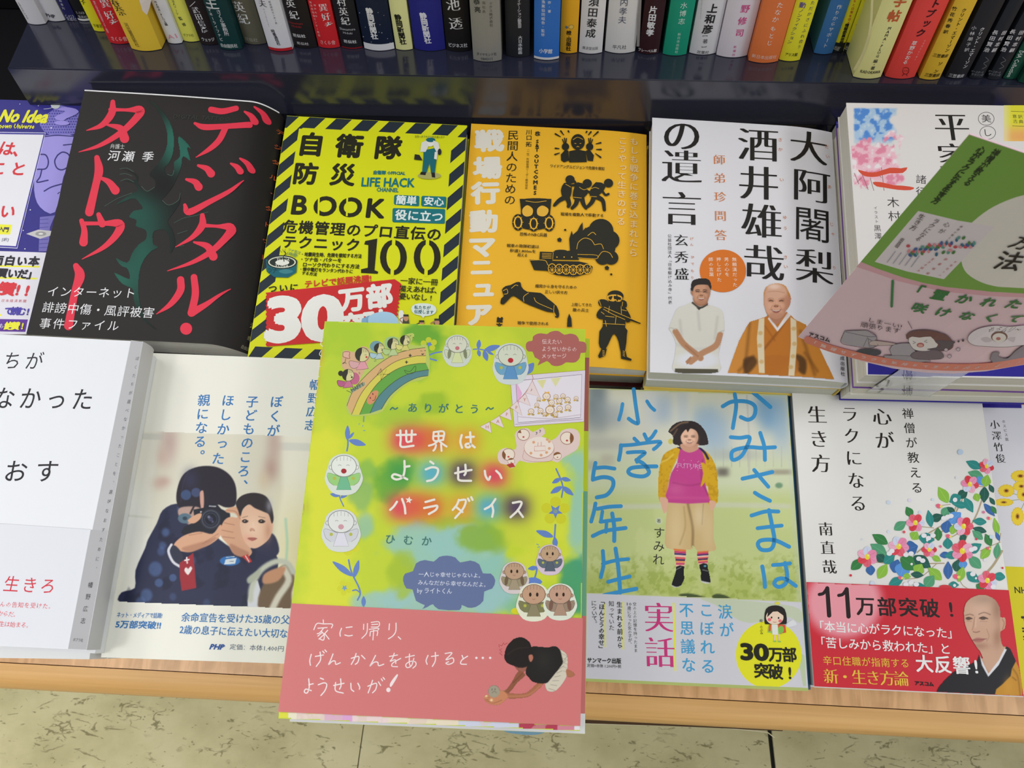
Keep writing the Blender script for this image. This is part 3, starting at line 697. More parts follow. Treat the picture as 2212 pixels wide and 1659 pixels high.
# ------------------------------------------------------------ face-up books, back row
def rectq(px, h, w, hh, rot, anchor='TL'):
    a, b = plane_uv(px, h); c, s = math.cos(math.radians(rot)), math.sin(math.radians(rot))
    off = {'TL': (0, 0), 'TR': (-w, 0), 'BL': (0, hh), 'BR': (-w, hh)}[anchor]
    return [(a + (x + off[0]) * c - (y + off[1]) * s, b + (x + off[0]) * s + (y + off[1]) * c) for x, y in ((0, 0), (w, 0), (w, -hh), (0, -hh))]
def flat_rect(name, label, Q, h, T, cover, spine='R', cuts=(), rough=0.42, spec=0.2, **kw):
    root, fr = flat_quad(name, label, Q, h, T, cover, spine, rough=rough, **kw)
    return root, fr, Surf(fr, root, T, kw.get('disp'), cuts, rough=rough, spec=spec), Q
RED = (206, 46, 58)
# 0 ---- blue science book
Q0 = rectq((199, 221), -0.515, 0.130, 0.185, -0.6, 'TR')
root, fr, S, Q = flat_rect('book', 'deep blue science book with a white title panel and lilac alien face', Q0, -0.515, 0.018, (44, 40, 128))
z = Z(0, 180, 2.766)
S.part('cover_picture')
S.poly(z(235,230, 330,150, 360,130, 480,180, 470,250, 450,300, 300,310), (118,112,190), 3)
for i in range(15):
    for j in range(9):
        x, y = 245 + i * 15 + (j % 2) * 7, 165 + j * 16
        if x + (y - 165) * 0.1 > 300 - (y - 165) * 0.6 and x < 470: S.ell(*z(x, y), 1.6, 1.5, (52,46,140), n=6)
S.poly(z(262,320, 330,310, 450,318, 440,420, 380,560, 330,770, 240,740, 205,640, 215,480, 240,400), (150,142,214), 3)
S.line(z(262,320, 340,312, 446,318), 2.4, (40,36,110))
S.line(z(240,425, 275,430, 290,470, 275,510, 225,515), 3, (40,36,110)); S.line(z(250,520, 240,560, 222,592, 288,580), 3, (40,36,110))
S.line(z(345,430, 375,412, 410,425, 420,460, 405,500, 370,518, 340,505, 328,465), 3, (40,36,110), closed=True)
S.line(z(265,645, 310,620, 380,600), 3, (40,36,110)); S.line(z(380,370, 430,365), 2.6, (40,36,110)); S.line(z(345,662, 358,650), 2, (40,36,110))
S.poly(z(240,800, 330,790, 300,860, 290,1005, 232,1005), (110,104,178)); 
for j in range(8): S.line(z(236,815 + j * 24, 290,812 + j * 24), 1.2, (70,64,150))
S.poly(z(158,900, 230,875, 330,885, 322,905, 240,930), (190,188,190)); S.ell(*z(245,900), 12, 5, (150,150,150)); S.ell(*z(245,900), 5, 2, (214,214,214))
S.ell(*z(332,130), 10, 8.5, (190,196,196)); S.line(z(262,155, 300,150, 350,130, 400,108, 385,110), 1.0, (200,200,220))
for x, y, r in ((470,100,2),(120,125,1),(307,267,1.6),(182,757,1.4),(150,990,1.4),(140,880,1.2),(230,135,1),(318,108,1)): S.ell(*z(x, y), r, r, W_, n=8)
S.part('title_panel'); S.poly(z(-200,288, 274,296, 105,988, -400,960), (216,214,232)); S.poly(z(-200,292, 271,299, 103,984, -400,957), (60,54,150)); S.poly(z(-200,302, 262,308, 96,974, -400,948), (222,222,230))
S.part('paper_band'); S.poly(z(-420,990, 278,1012, 158,1500, -500,1500), (218,216,226))
S.poly(z(-60,1408, 168,1412, 153,1486, -60,1482), (92,50,150))
for x0,x1,y in ((-60,242,1092),(-60,225,1163)): S.poly(z(x0,y-6, x1,y, x1-6,y+10, x0,y+4), (228,226,60))
S.poly(z(-60,842, 74,846, 62,905, -60,902), (228,226,60))
S.poly(z(-60,1378, 10,1380, 8,1392, -60,1390), (228,226,60))
S.part('lettering')
S.L('No Idea', z(12,194), z(292,200), 34, (226,224,50), b=0.05, slant=0.2)
S.L('nown Universe', z(-2,255), z(208,258), 13, (226,224,50), b=0.03, slant=0.15)
S.H('は、', z(42,392), z(130,402), 34, (206,50,60), b=0.03, hy=1.05); S.H('こと', z(-8,510), z(112,514), 34, (206,50,60), b=0.03); S.H('、', z(10,650), z(10,650), 28, (206,50,60), b=0.03); S.H('い', z(48,768), z(48,768), 34, (206,50,60), b=0.03)
S.H('入門', z(10,874), z(38,876), 12, (50,46,90), b=0.03); S.H('[訳]', z(18,934), z(50,936), 8, (60,56,100))
S.H('面白い本', z(-10,1060), z(205,1066), 23, (30,30,40), b=0.05); S.H('買いだ」', z(18,1136), z(196,1144), 22, (30,30,40), b=0.05)
S.H('絶賛!!', z(0,1228), z(165,1240), 30, (206,50,60), b=0.05); S.H('日本経済新聞', z(20,1300), z(150,1303), 7, (190,90,100))
S.H('で読む!', z(55,1362), z(170,1366), 19, (70,60,160), b=0.04); S.H('も', z(12,1452), z(12,1452), 12, (225,220,235)); S.H('絶賛!', z(55,1452), z(138,1452), 18, (228,226,60), b=0.05)
S.part('cover_picture'); S.part('question_mark'); S.L('?', z(350,195), z(448,200), 48, (150,140,216), b=0.04)
S.finish()
fill([(a, b - 0.010) for a, b in Q], -0.5332, ['blue book below the alien science book, first down', 'blue book below the alien science book, at the table top'], (44,40,128), 'R', None, bulge=0.0006)

# A ---- black book with red title
PA = [(183,194),(594,222),(520,746),(58,722)]
f0 = dplane(-0.497); ua = f0.hit(183,194)[0]; ub = f0.hit(594,222)[0]
dA = lambda u, v: -min(0.0220, 36.0 * max(0.0, u - 0.0505) ** 2)
root, fr, S, Q = flat_book('book', 'black book with large red brush-like title and dark green thorn ornament', PA, -0.497, 0.027, (38,35,35), disp=dA, cuts=[0.0505 + 0.0025 * i for i in range(8)], bulge=0.0012, spec=0.2, rough=0.5, pages=(232,232,228))
z = Z(0, 180, 2.766)
GRN = (24,74,64); GR2 = (28,56,50)
S.part('ornament')
cv = S.canvas('ornament_print', 205, 195, 440, 725, 1.3, (16,18,18))
for p in ((0, 0),):
    cv.glow(375, 300, 40, 60, (34,98,84)); cv.glow(400, 330, 40, 45, (34,98,84)); cv.glow(285, 460, 60, 50, (24,74,64)); cv.glow(310, 560, 50, 120, (26,80,68)); cv.glow(260, 600, 40, 60, (32,92,78)); cv.glow(340, 200, 20, 30, (40,70,50)); cv.glow(350, 400, 35, 30, (14,16,16))
mk = [z(875,95, 930,120, 985,180, 1025,250, 1042,330, 1035,420, 1010,480, 985,510, 1000,545, 1035,520, 1040,470, 1075,430, 1062,320, 1110,345, 1148,400, 1120,385, 1140,465, 1095,440, 1085,500, 1045,600, 1000,665, 970,700, 1010,728, 1060,700, 1078,655, 1075,720, 1020,800, 1005,830, 1035,880, 1050,960, 1015,1020, 1010,930, 985,880, 940,880, 915,900, 920,960, 950,980, 900,1010, 850,1080, 830,1180, 835,1290, 870,1400, 950,1480, 880,1440, 820,1360, 795,1280, 790,1230, 730,1200, 678,1130, 740,1155, 775,1165, 760,1110, 720,1090, 690,1040, 760,1070, 790,1010, 830,960, 870,930, 870,880, 810,855, 815,820, 770,800, 800,760, 850,750, 830,715, 800,690, 740,710, 680,730, 780,660, 820,640, 800,600, 730,580, 810,575, 790,540, 720,510, 800,530, 830,560, 825,590, 860,640, 920,630, 925,580, 890,545, 940,480, 980,420, 1000,340, 985,250, 930,150)]
cv.M[:] = cv.sd(catmull(mk[0], True, 3)) < 0
cv.done()
for pts in ((625,735, 700,690, 790,655),(720,585, 760,572, 800,590),(715,512, 760,508, 800,530),(715,545, 750,540, 790,555),(1000,545, 1030,550, 1040,520),(845,615, 880,645, 925,620),(970,700, 1010,728, 1065,700, 1078,655),(1040,835, 1100,805, 1175,790, 1245,768),(1050,975, 1100,970),(1060,900, 1120,880)):
    S.line(z(*pts), 0.9, (70,96,84))
S.part('title_lettering')
R = (218,54,76)
def st(pts, w): S.line(z(*pts), [a * 1.45 if a > 2 else a for a in w], R, sub=6)
# タ
st((675,112, 668,180, 610,250, 516,283), [7,11,8,1.5]); st((660,158, 760,160, 835,160, 822,200, 730,290, 600,370, 470,412), [6,5,13,11,9,6,1.5]); st((640,248, 720,270, 745,330), [3,10,14])
# ト
st((580,445, 592,520, 575,600, 535,770), [8,13,11,13]); st((590,560, 650,590, 690,640), [3,9,13])
# ゥ
st((590,785, 612,840), [7,11]); st((488,822, 505,880, 500,950), [7,9,13]); st((500,838, 612,838, 715,840, 700,900, 620,980, 490,1052), [6,6,13,11,7,1.5])
# ー
st((455,1092, 478,1150, 448,1250, 410,1450), [9,15,11,13])
# デ
st((1262,158, 1330,168, 1412,150), [9,9,8]); st((1165,240, 1220,262, 1340,258, 1490,248), [4,9,8,9]); st((1350,262, 1310,340, 1250,395, 1170,444), [9,9,7,1.5]); st((1462,170, 1500,195, 1518,222), [3,8,11]); st((1520,140, 1562,165, 1580,195), [3,8,11])
# ジ
st((1185,492, 1235,510, 1262,540), [4,9,12]); st((1115,575, 1165,590, 1188,620), [4,9,12]); st((1105,728, 1130,770, 1250,710, 1380,640, 1455,575), [5,10,8,6,1.5]); st((1380,480, 1415,500, 1435,525), [3,8,10]); st((1435,450, 1475,475, 1495,505), [3,8,10])
# タ
st((1210,790, 1208,850, 1150,920, 1048,980), [7,11,7,1.5]); st((1215,850, 1300,855, 1378,862, 1360,910, 1270,1000, 1150,1070, 1000,1122), [6,5,13,11,9,6,1.5]); st((1160,950, 1240,975, 1275,1035), [3,10,13])
# ル
st((1080,1175, 1078,1240, 1020,1320, 935,1380), [11,11,8,1.5]); st((1160,1160, 1168,1260, 1145,1370), [10,11,11]); st((1145,1372, 1250,1310, 1370,1218), [12,7,1.5])
# ・
S.ell(*z(1113,1467), 13, 13, R)
S.part('small_lettering')
S.L('弁護士', z(660,378), z(745,380), 11, (200,200,200), slant=-0.1); S.H('河瀬', z(682,432), z(768,438), 27, W_, slant=0) if False else S.H('河瀬', z(682,434), z(768,438), 26, W_, b=0.01); S.H('季', z(885,440), z(885,440), 25, W_, b=0.01)
S.H('インターネット', z(318,1245), z(778,1255), 25, W_); S.H('誹謗中傷・風評被害', z(290,1340), z(888,1372), 25.5, W_); S.H('事件ファイル', z(272,1436), z(678,1450), 25, W_)
S.L('DIGITAL TATTOO', z(1040,198), z(1375,215), 12, (52,58,54))
S.part('jacket_rim'); S.line([(184,195.6),(380,207.5),(560,221),(592,223)], 2.6, (230,230,232))
S.part('spine_lettering')
S.V('デジタル・タトゥー', (592,262), (550,532), 13, (176,84,46), b=0.01); S.V('河瀬', (536,656), (529,684), 13, (170,166,120)); S.V('季', (523,713), (523,713), 13, (170,166,120)); S.L('自由国民社', (507,734), (527,738), 9, (150,146,130))
S.finish()
fill([(a - 0.0015, b - 0.004) for a, b in Q], -0.5243, ['white-jacketed book directly beneath the black title book', 'white-jacketed book second beneath the black title book', 'white-jacketed book at the table top beneath the black title book'], (228,228,230), 'R', None, pages=(214,214,206), bulge=0.0008, jit=0.0006)

# B ---- yellow disaster manual
PB = [(619.6,250),(1009,271),(974,796),(534,775)]
root, fr, S, Q = flat_book('book', 'yellow disaster manual with black hazard stripes round its cover', PB, -0.5125, 0.018, (212,216,26), spine='L', spine_c=(40,46,52), bulge=0.001)
z = Z(540, 230, 3.016)
YEL = (212,216,22); DK = (36,46,56); BK = (36,36,22); TEAL = (24,112,120)
S.part('hazard_border')
def quadpt(s, t):
    a = np.array(PB[0]) * (1 - s) + np.array(PB[1]) * s; b = np.array(PB[3]) * (1 - s) + np.array(PB[2]) * s
    return tuple(a * (1 - t) + b * t)
bw, bh = 0.078, 0.046
# top and bottom stripes (slanting), left and right stripes
for i in range(8):
    s = -0.02 + i * 0.147; S.poly([quadpt(max(0, s), .001), quadpt(min(1, s + .088), .001), quadpt(min(1, s + .030), bh + .004), quadpt(max(0, s - .058), bh + .004)], DK)
    S.poly([quadpt(max(0, s + .05), .948), quadpt(min(1, s + .138), .948), quadpt(min(1, s + .08), .999), quadpt(max(0, s - .008), .999)], DK)
for i in range(10):
    t = 0.045 + i * 0.097
    if t + .10 > 1: break
    S.poly([quadpt(.001, t + .060), quadpt(bw, t), quadpt(bw, t + .052), quadpt(.001, t + .112)], DK)
    S.poly([quadpt(1 - bw, t + .062), quadpt(.999, t + .005), quadpt(.999, t + .057), quadpt(1 - bw, t + .114)], DK)
S.poly([quadpt(s, t) for s, t in ((bw+.02,bh),(1-bw-.03,bh),(1-bw-.008,bh+.008),(1-bw,bh+.03),(1-bw,.93),(1-bw-.02,.948),(bw+.02,.948),(bw,.93),(bw,bh+.02))], YEL)
S.part('title_lettering')
S.H('自衛隊', z(398,250), z(900,272), 57, BK, b=0.045, hy=1.0); S.H('防災', z(362,440), z(605,448), 53, BK, b=0.04)
S.H('BOOK', z(325,640), z(822,662), 66, BK, b=0.035, hy=.92, wx=.92)
for x in (450,635): S.poly(z(x-6,560, x+6,560, x+2,715, x-10,715), YEL)
S.H('危機管理のプロ直伝の', z(262,785), z(1200,835), 32, BK, b=0.03); S.H('テクニック', z(258,885), z(672,905), 31, BK, b=0.03)
S.poly(z(724,1062, 768,1052, 772,905, 745,900, 752,878, 830,862, 812,1068, 836,1078, 832,1092, 724,1086), BK)
for x in (935, 1155):
    S.ell(*z(x, 985), 29, 38, BK); S.ell(*z(x, 985), 15, 28, YEL); S.poly(z(x-8,860, x+14,860, x+2,1110, x-20,1110), YEL)
S.L('自衛隊 OFFICIAL', z(806,432), z(1012,437), 9, TEAL, b=0.04); S.L('LIFE HACK', z(730,492), z(1072,498), 26, TEAL, b=0.03); S.L('CHANNEL', z(826,542), z(968,547), 12, TEAL, b=0.03)
for a, b, c, d, t in ((938,578,1104,652,'簡単'),(1116,584,1280,662,'安心'),(928,664,1272,766,'役に立つ')):
    S.poly(z(a+8,b, c-4,b+6, c,b+14, c-2,d-4, c-10,d, a+6,d-10, a,d-18, a+2,b+8), TEAL)
S.H('簡単', z(985,612), z(1054,616), 22, (215,226,224), b=0.03); S.H('安心', z(1165,620), z(1232,624), 21, (215,226,224), b=0.03); S.H('役に立つ', z(985,710), z(1222,722), 25, (215,226,224), b=0.03)
S.part('small_lettering')
for t, a, b, h in (('・地震発生時、危険を察知する方法',(340,965),(728,978),9.5),('・ツナ缶・バターを',(336,998),(596,1006),9.5),('ローソク代わりにする方法',(348,1032),(714,1046),10),('・懐中電灯をランタン代わりに',(330,1062),(670,1078),9),('する方法',(340,1088),(437,1096),8)): S.L(t, z(*a), z(*b), h, BK, b=0.03)
S.L('ツナ缶は', z(250,935), z(330,958), 8, TEAL); S.L('1時間!', z(245,958), z(310,978), 8, TEAL)
S.H('ついに', z(150,1190), z(288,1182), 19, BK, b=0.03)
S.L('テレビで話題沸騰!', z(360,1162), z(790,1122), 16, (200,52,44), b=0.03)
S.H('一家に一冊', z(1005,1138), z(1202,1148), 16, BK, b=0.02); S.H('備えあれば、', z(995,1190), z(1225,1202), 16, BK, b=0.02); S.H('憂いなし!', z(995,1240), z(1180,1250), 16, BK, b=0.02)
S.part('red_label')
pts = []
for i in range(13): pts += [z(112 + (i % 2) * 9 - i * 0.3, 1215 + i * 28)]
pts = [z(104,1216)] + [z(104 + 8 * (i % 2), 1216 + i * 14) for i in range(26)] + [z(470,1540), z(990,1475), *[z(945 + 12 * (i % 2) + i * 1.4, 1440 - i * 12) for i in range(25)], z(944,1128)]
S.poly(pts, (196,42,44))
S.L('30', z(130,1385), z(585,1370), 122, (226,226,222), b=0.06); S.H('万部', z(665,1262), z(845,1240), 56, (226,226,222), b=0.05); S.H('突破!', z(665,1432), z(990,1392), 56, (226,226,222), b=0.05)
S.part('cover_picture')
zc = z
S.ell(*z(1170,455), 25, 7.5, (168,166,96)); S.poly(z(1132,290, 1205,275, 1222,300, 1215,360, 1205,440, 1180,440, 1172,370, 1150,440, 1122,435, 1130,350), (24,100,110)); S.ell(*z(1175,235), 9, 10, (224,224,214)); S.ell(*z(1178,222), 10, 5, (24,100,110)); S.poly(z(1118,240, 1150,225, 1165,260, 1145,300, 1110,300), (216,216,208)); S.poly(z(1195,225, 1228,240, 1240,290, 1215,300, 1195,260), (216,216,208)); S.ell(*z(1236,300), 4, 7, (40,40,40)); S.poly(z(1205,300, 1225,300, 1218,350, 1200,345), (216,216,208)); S.poly(z(1075,315, 1105,320, 1125,355, 1070,350), (40,40,36)); S.poly(z(1115,430, 1148,432, 1145,452, 1108,448), (30,30,34)); S.poly(z(1182,435, 1206,435, 1208,468, 1186,465), (30,30,34))
S.L('女性一人でもけが人を運べます', z(1075,200), z(1270,205), 6, (70,90,40))
S.ell(*z(207,1062), 33, 17, (30,80,90)); S.poly(z(107,1000, 310,1005, 304,1085, 250,1118, 160,1115, 112,1080), (24,96,110)); S.ell(*z(211,1018), 33, 15, (36,46,44)); S.ell(*z(211,1018), 30, 12.5, (206,210,190)); S.ell(*z(211,1018), 27, 10.5, (40,50,46)); S.ell(*z(213,1020), 15, 6, (222,224,214)); S.L('TUNA', z(175,1000), z(262,1002), 7, (222,224,210)); S.L('TUNA', z(165,1040), z(255,1044), 7, (222,224,210)); S.L('ツナ', z(122,1070), z(180,1075), 14, (20,60,66), b=0.03); S.poly(z(190,1078, 235,1062, 285,1078, 235,1094), (60,124,134), 3); S.line(z(225,1015, 220,980, 235,965, 225,945), 1.8, (40,44,40)); 
for a in ((200,940, 208,955),(215,932, 219,948),(232,930, 230,944)): S.line(z(*a), .8, (60,80,40))
S.poly(z(1050,1320, 1075,1292, 1130,1285, 1190,1295, 1216,1322, 1205,1352, 1160,1368, 1140,1368, 1130,1382, 1115,1366, 1070,1355), (212,224,220), 2); S.L('私たちが', z(1072,1312), z(1178,1316), 8.5, (30,90,100), b=0.03); S.L('伝授します', z(1072,1340), z(1196,1346), 8.5, (30,90,100), b=0.03)
for x, y in ((1018,1368),(1120,1406),(1220,1395)):
    S.poly(z(x-18,y+10, x+16,y+12, x+22,y+60, x-26,y+60), (70,72,50)); S.ell(*z(x, y+15), 5.2, 6.5, (190,140,110)); S.poly(z(x-17,y-10, x+16,y-10, x+17,y+4, x-18,y+4), (52,52,44)); S.line(z(x-16,y+8, x-40,y+22, x-24,y+44), 2.4, (170,130,100) if x != 1120 else (70,72,50))
S.finish()
fill(Q, -0.5307, ['yellow-and-black manual below the striped manual, first down', 'yellow-and-black manual below the striped manual, at the table top'], (60,66,40), 'L', None, bulge=0.001)

# C ---- orange field manual
PC = [(1018,267),(1397.6,286),(1399,797.7),(980,779)]
dC = lambda u, v: -2.4 * max(0.0, u - 0.028) ** 2
root, fr, S, Q = flat_book('book', 'orange wartime survival manual with black silhouette drawings', PC, -0.520, 0.017, (238,180,44), disp=dC, cuts=[0.028 + 0.003 * i for i in range(14)], bulge=0.0004)
z = Z(980, 250, 2.766); KB = (38,38,28); CR = (222,218,206)
S.part('title_lettering')
for ch, x, y in zip('戦場行動マニュア', (212,202,190,180,168,168,160,148), (152,314,464,634,785,908,1040,1190)): S.V(ch, z(x, y), z(x, y + .1), 60 if ch not in 'ニュ' else (50 if ch == 'ニ' else 54), CR, b=0.055, hy=.88) 
S.V('民間人のための', z(356,118), z(336,505), 25, KB, b=0.005); S.V('川口', z(450,100), z(450,133), 13, KB, b=0.015); S.V('拓', z(448,172), z(448,172), 13, KB, b=0.015)
S.V('（株）', z(502,90), z(501,128), 11, KB, b=0.02); S.V('S&T', z(500,155), z(498,205), 12, KB, b=0.04); S.V('OUTCOMES', z(496,243), z(486,462), 12.5, KB, b=0.04); S.V('（一社）危機管理リーダー教育協会', z(446,200), z(434,434), 6, (90,70,20))
S.V('もしも戦争に巻き込まれたら', z(1080,150), z(1075,815), 19, (234,206,150), b=0.025); S.V('こうやって生きのびる', z(1010,150), z(1000,632), 19, (234,206,150), b=0.025)
S.V('誠文', z(276,1222), z(272,1258), 13, KB, b=0.05)
S.part('small_lettering')
for t, a, b, h in (('ワイドアングルビジョンで危険を察知',(578,303),(900,320),8),('戦場を複数人で移動する',(640,590),(895,600),8),('恐怖のNBC兵器',(395,710),(558,716),8.5),('戦車の砲弾初速は',(318,778),(510,786),8),('秒速1,800mを',(336,808),(490,814),8),('超える',(382,834),(440,838),8),('爆発から身を守るための',(488,1020),(735,1028),8),('正しい伏せ方',(545,1054),(680,1060),8),('上陸してきた',(702,1130),(825,1134),8),('敵の兵士',(712,1162),(808,1166),8),('戦争で使用される',(382,1240),(566,1246),8)): S.L(t, z(*a), z(*b), h, KB, b=0.015)
S.part('silhouettes'); OR = (238,180,44)
# worried figure
S.ell(*z(742,160), 15, 17, KB); S.poly(z(690,215, 740,205, 790,215, 795,280, 690,282), KB); S.poly(z(640,235, 668,205, 685,212, 690,270, 660,282, 642,270), KB); S.poly(z(790,212, 812,205, 838,240, 832,275, 800,272), KB)
for x, s in ((668,1),(812,-1)):
    for a, b in ((-18,140),(-6,132),(6,134)): S.line(z(x, 190, x + a * s, b + 5), 2.2, KB)
    S.ell(*z(x, 188), 8, 8, KB)
S.line(z(712,148, 740,132, 772,145), .9, OR); S.line(z(722,168, 732,170), 1, OR); S.line(z(752,170, 762,168), 1, OR); S.line(z(734,190, 742,186, 750,191), 1, OR)
for a in ((608,112, 640,130),(640,95, 658,120),(685,95, 690,105),(608,198, 632,200),(606,235, 634,225),(820,100, 804,120),(862,100, 832,128),(878,165, 848,172),(880,205, 850,205),(878,252, 846,228),(795,98, 790,108)): S.line(z(*a), [3.6, 1.6], KB)
# three walkers
for x, y in ((695,385),(798,408),(925,405)):
    S.ell(*z(x, y), 10, 9.5, KB)
S.poly(z(660,405, 700,410, 705,455, 690,500, 655,495, 640,450), KB, 2); S.poly(z(740,400, 790,425, 800,470, 760,500, 715,500, 715,450), KB, 2); S.poly(z(850,400, 905,415, 895,450, 850,490, 815,485, 815,450), KB, 2)
for a in ((665,490, 630,510, 605,535, 600,540),(680,495, 690,530, 685,545),(740,495, 730,530, 708,555),(765,495, 775,530, 790,555),(840,485, 825,520, 802,545),(850,485, 890,510, 900,565)): S.line(z(*a), [11,9,7,5][:len(a)//2], KB)
for a in ((700,420, 730,415, 722,395),(790,450, 820,465, 830,480),(880,440, 905,475, 925,470)): S.line(z(*a), 5, KB)
for a in ((668,412, 700,430),(750,430, 775,445, 800,440),(715,490, 765,495),(820,440, 845,432, 868,440),(815,485, 855,488)): S.line(z(*a), .9, OR)
# gas mask
S.poly(z(400,515, 440,498, 545,498, 580,515, 575,600, 585,640, 560,665, 520,682, 440,682, 395,665, 370,640, 402,590), KB, 3); S.poly(z(395,500, 420,500, 415,530, 398,528), KB); S.poly(z(558,500, 584,500, 582,528, 562,530), KB)
S.poly(z(412,560, 440,538, 472,560, 468,595, 435,606, 412,590), (226,176,60), 3); S.poly(z(500,560, 530,540, 565,560, 560,590, 535,605, 502,595), (226,176,60), 3); S.line(z(430,512, 490,520, 555,512), 1, OR)
for x, y, r in ((385,640,18),(478,648,17),(570,645,18)):
    for k in (1, .74, .45): S.ell(*z(x, y), r * k * .7, r * k, KB if k != .74 else OR); 
    S.ell(*z(x, y), r * .5 * .7, r * .62, KB)
    for an in range(8): S.line([(z(x, y)[0] + math.cos(an*.785)*r*.35, z(x, y)[1] + math.sin(an*.785)*r*.5), (z(x, y)[0] + math.cos(an*.785)*r*.66, z(x, y)[1] + math.sin(an*.785)*r*.9)], .8, OR)
# tank, fire and smoke
S.poly(z(695,810, 690,740, 705,690, 712,715, 740,690, 755,660, 770,640, 772,690, 790,670, 795,700, 830,690, 830,810), KB)
for x, y, r in ((880,690,27),(830,720,22),(930,745,22),(900,790,24),(850,800,22),(790,780,20),(940,850,16),(890,852,16),(760,790,18),(830,760,25)): S.ell(*z(x, y), r, r * .95, KB)
for a in ((735,800, 745,760, 780,735, 820,745, 842,775),(800,720, 830,700, 850,715),(842,775, 880,770, 895,800),(860,850, 890,815, 930,822, 950,850)): S.line(z(*a), 1.1, OR)
S.poly(z(595,815, 720,808, 745,840, 748,865, 590,862), KB); S.poly(z(515,815, 595,818, 590,870, 512,866), KB); S.poly(z(453,862, 740,872, 800,885, 830,905, 820,940, 720,968, 610,955, 560,930, 480,925), KB, 0); S.poly(z(720,835, 850,838, 850,856, 720,852), KB); S.ell(*z(640,812), 14, 3, KB)
S.line(z(740,832, 850,836, 850,858, 742,852), .9, OR); S.line(z(455,866, 545,868, 590,905, 820,895), 1.1, OR); S.line(z(590,868, 745,872), 1, OR); S.line(z(595,820, 592,862), .9, OR)
for i in range(4): S.line(z(528, 826 + i * 9, 585, 828 + i * 9), .9, OR)
for x in (617,660,705): S.ell(*z(x, 848), 1.4, 1.4, OR, n=7)
for i in range(6):
    x = 588 + i * 42; S.ell(*z(x, 925 + abs(i - 3) * -3), 9, 11, OR); S.ell(*z(x, 925 + abs(i - 3) * -3), 7.6, 9.4, KB)
    for an in (0, 1.57, .78, 2.36): S.line([(z(x,925)[0]+8*math.cos(an), z(x,925)[1]+9*math.sin(an)), (z(x,925)[0]-8*math.cos(an), z(x,925)[1]-9*math.sin(an))], .8, OR)
for i in range(22): S.line(z(598 + i * 10.5, 955 + 8 * math.sin(i / 7), 600 + i * 10.5, 963 + 8 * math.sin(i / 7)), .8, OR)
for x, y in ((632,745),(666,686),(980,732),(972,775),(915,912),(941,950)): r = 5 if x in (632,915) else 2.6; S.poly([(z(x,y)[0]+a*r, z(x,y)[1]+b*r) for a, b in ((-1,-.4),(.2,-1),(1,-.2),(.6,.9),(-.7,.8))], KB)
# lying man
S.poly(z(288,1045, 310,1022, 340,1015, 375,998, 400,1000, 405,1025, 440,1055, 520,1062, 560,1095, 615,1140, 630,1190, 622,1210, 605,1205, 608,1180, 560,1175, 480,1145, 420,1120, 360,1080, 330,1100, 300,1130, 280,1125, 285,1095, 300,1080), KB, 2)
S.line(z(295,1050, 318,1040, 322,1065, 300,1070), 1, OR); S.line(z(345,1035, 370,1015, 385,1020), 1, OR); S.line(z(420,1115, 418,1085, 448,1062), 1, OR); S.line(z(480,1090, 500,1120, 590,1160), 1, OR); S.line(z(600,1135, 598,1175, 612,1200), 1, OR)
# soldier
S.ell(*z(967,1078), 17.5, 12, KB); S.ell(*z(965,1105), 14.5, 19, KB); S.poly(z(918,1080, 950,1070, 985,1072, 1008,1085, 1000,1108, 975,1112, 966,1104, 955,1112, 925,1105), (226,170,50), 2); S.poly(z(926,1084, 966,1078, 1000,1088, 994,1102, 966,1098, 932,1102), KB, 2)
S.poly(z(866,1105, 900,1100, 925,1115, 925,1145, 870,1138), KB, 2); S.poly(z(1002,1100, 1032,1110, 1034,1142, 1005,1140), KB, 2)
S.poly(z(900,1140, 935,1135, 1000,1135, 1030,1160, 1025,1265, 890,1262, 892,1200), KB, 0); S.poly(z(905,1140, 870,1160, 852,1195, 870,1218, 930,1215, 935,1190, 890,1185), KB, 2); S.poly(z(1015,1140, 1040,1165, 1062,1215, 1035,1235, 1010,1190), KB, 2)
S.poly(z(890,1262, 1025,1265, 1035,1310, 1025,1400, 1000,1420, 985,1350, 960,1305, 940,1330, 905,1400, 872,1385, 868,1330), KB, 2); S.poly(z(885,1390, 915,1395, 905,1435, 870,1452, 862,1438), KB, 0); S.poly(z(998,1405, 1028,1405, 1035,1440, 1065,1452, 1060,1462, 1000,1452), KB, 0)
S.line(z(895,1150, 960,1180, 1040,1210, 1115,1235), [6,8,5,2.4], KB); S.line(z(893,1158, 955,1190, 1025,1218), 1, OR); S.line(z(897,1146, 960,1172, 1040,1203, 1112,1230), 1, OR)
for a in ((930,1140, 925,1180),(1000,1140, 1003,1185),(890,1245, 1022,1248),(905,1200, 960,1205),(970,1200, 965,1245),(1035,1165, 1005,1160),(880,1175, 900,1190),(868,1105, 880,1138),(1010,1112, 1006,1138),(905,1225, 912,1262)): S.line(z(*a), 1, OR)
for x in (888,1010): 
    for k in range(4): S.line(z(x, 1405 + k * 9, x + 14, 1410 + k * 9), .9, OR)
S.poly(z(690,1185, 703,1215, 706,1265, 677,1265, 680,1215), KB, 0)
S.finish()
fill(Q, -0.5372, ['maroon-edged book right under the orange manual', 'maroon-edged book at the table top under the orange manual'], (84,34,34), 'R', None, pages=(190,190,178), bulge=0.0004)

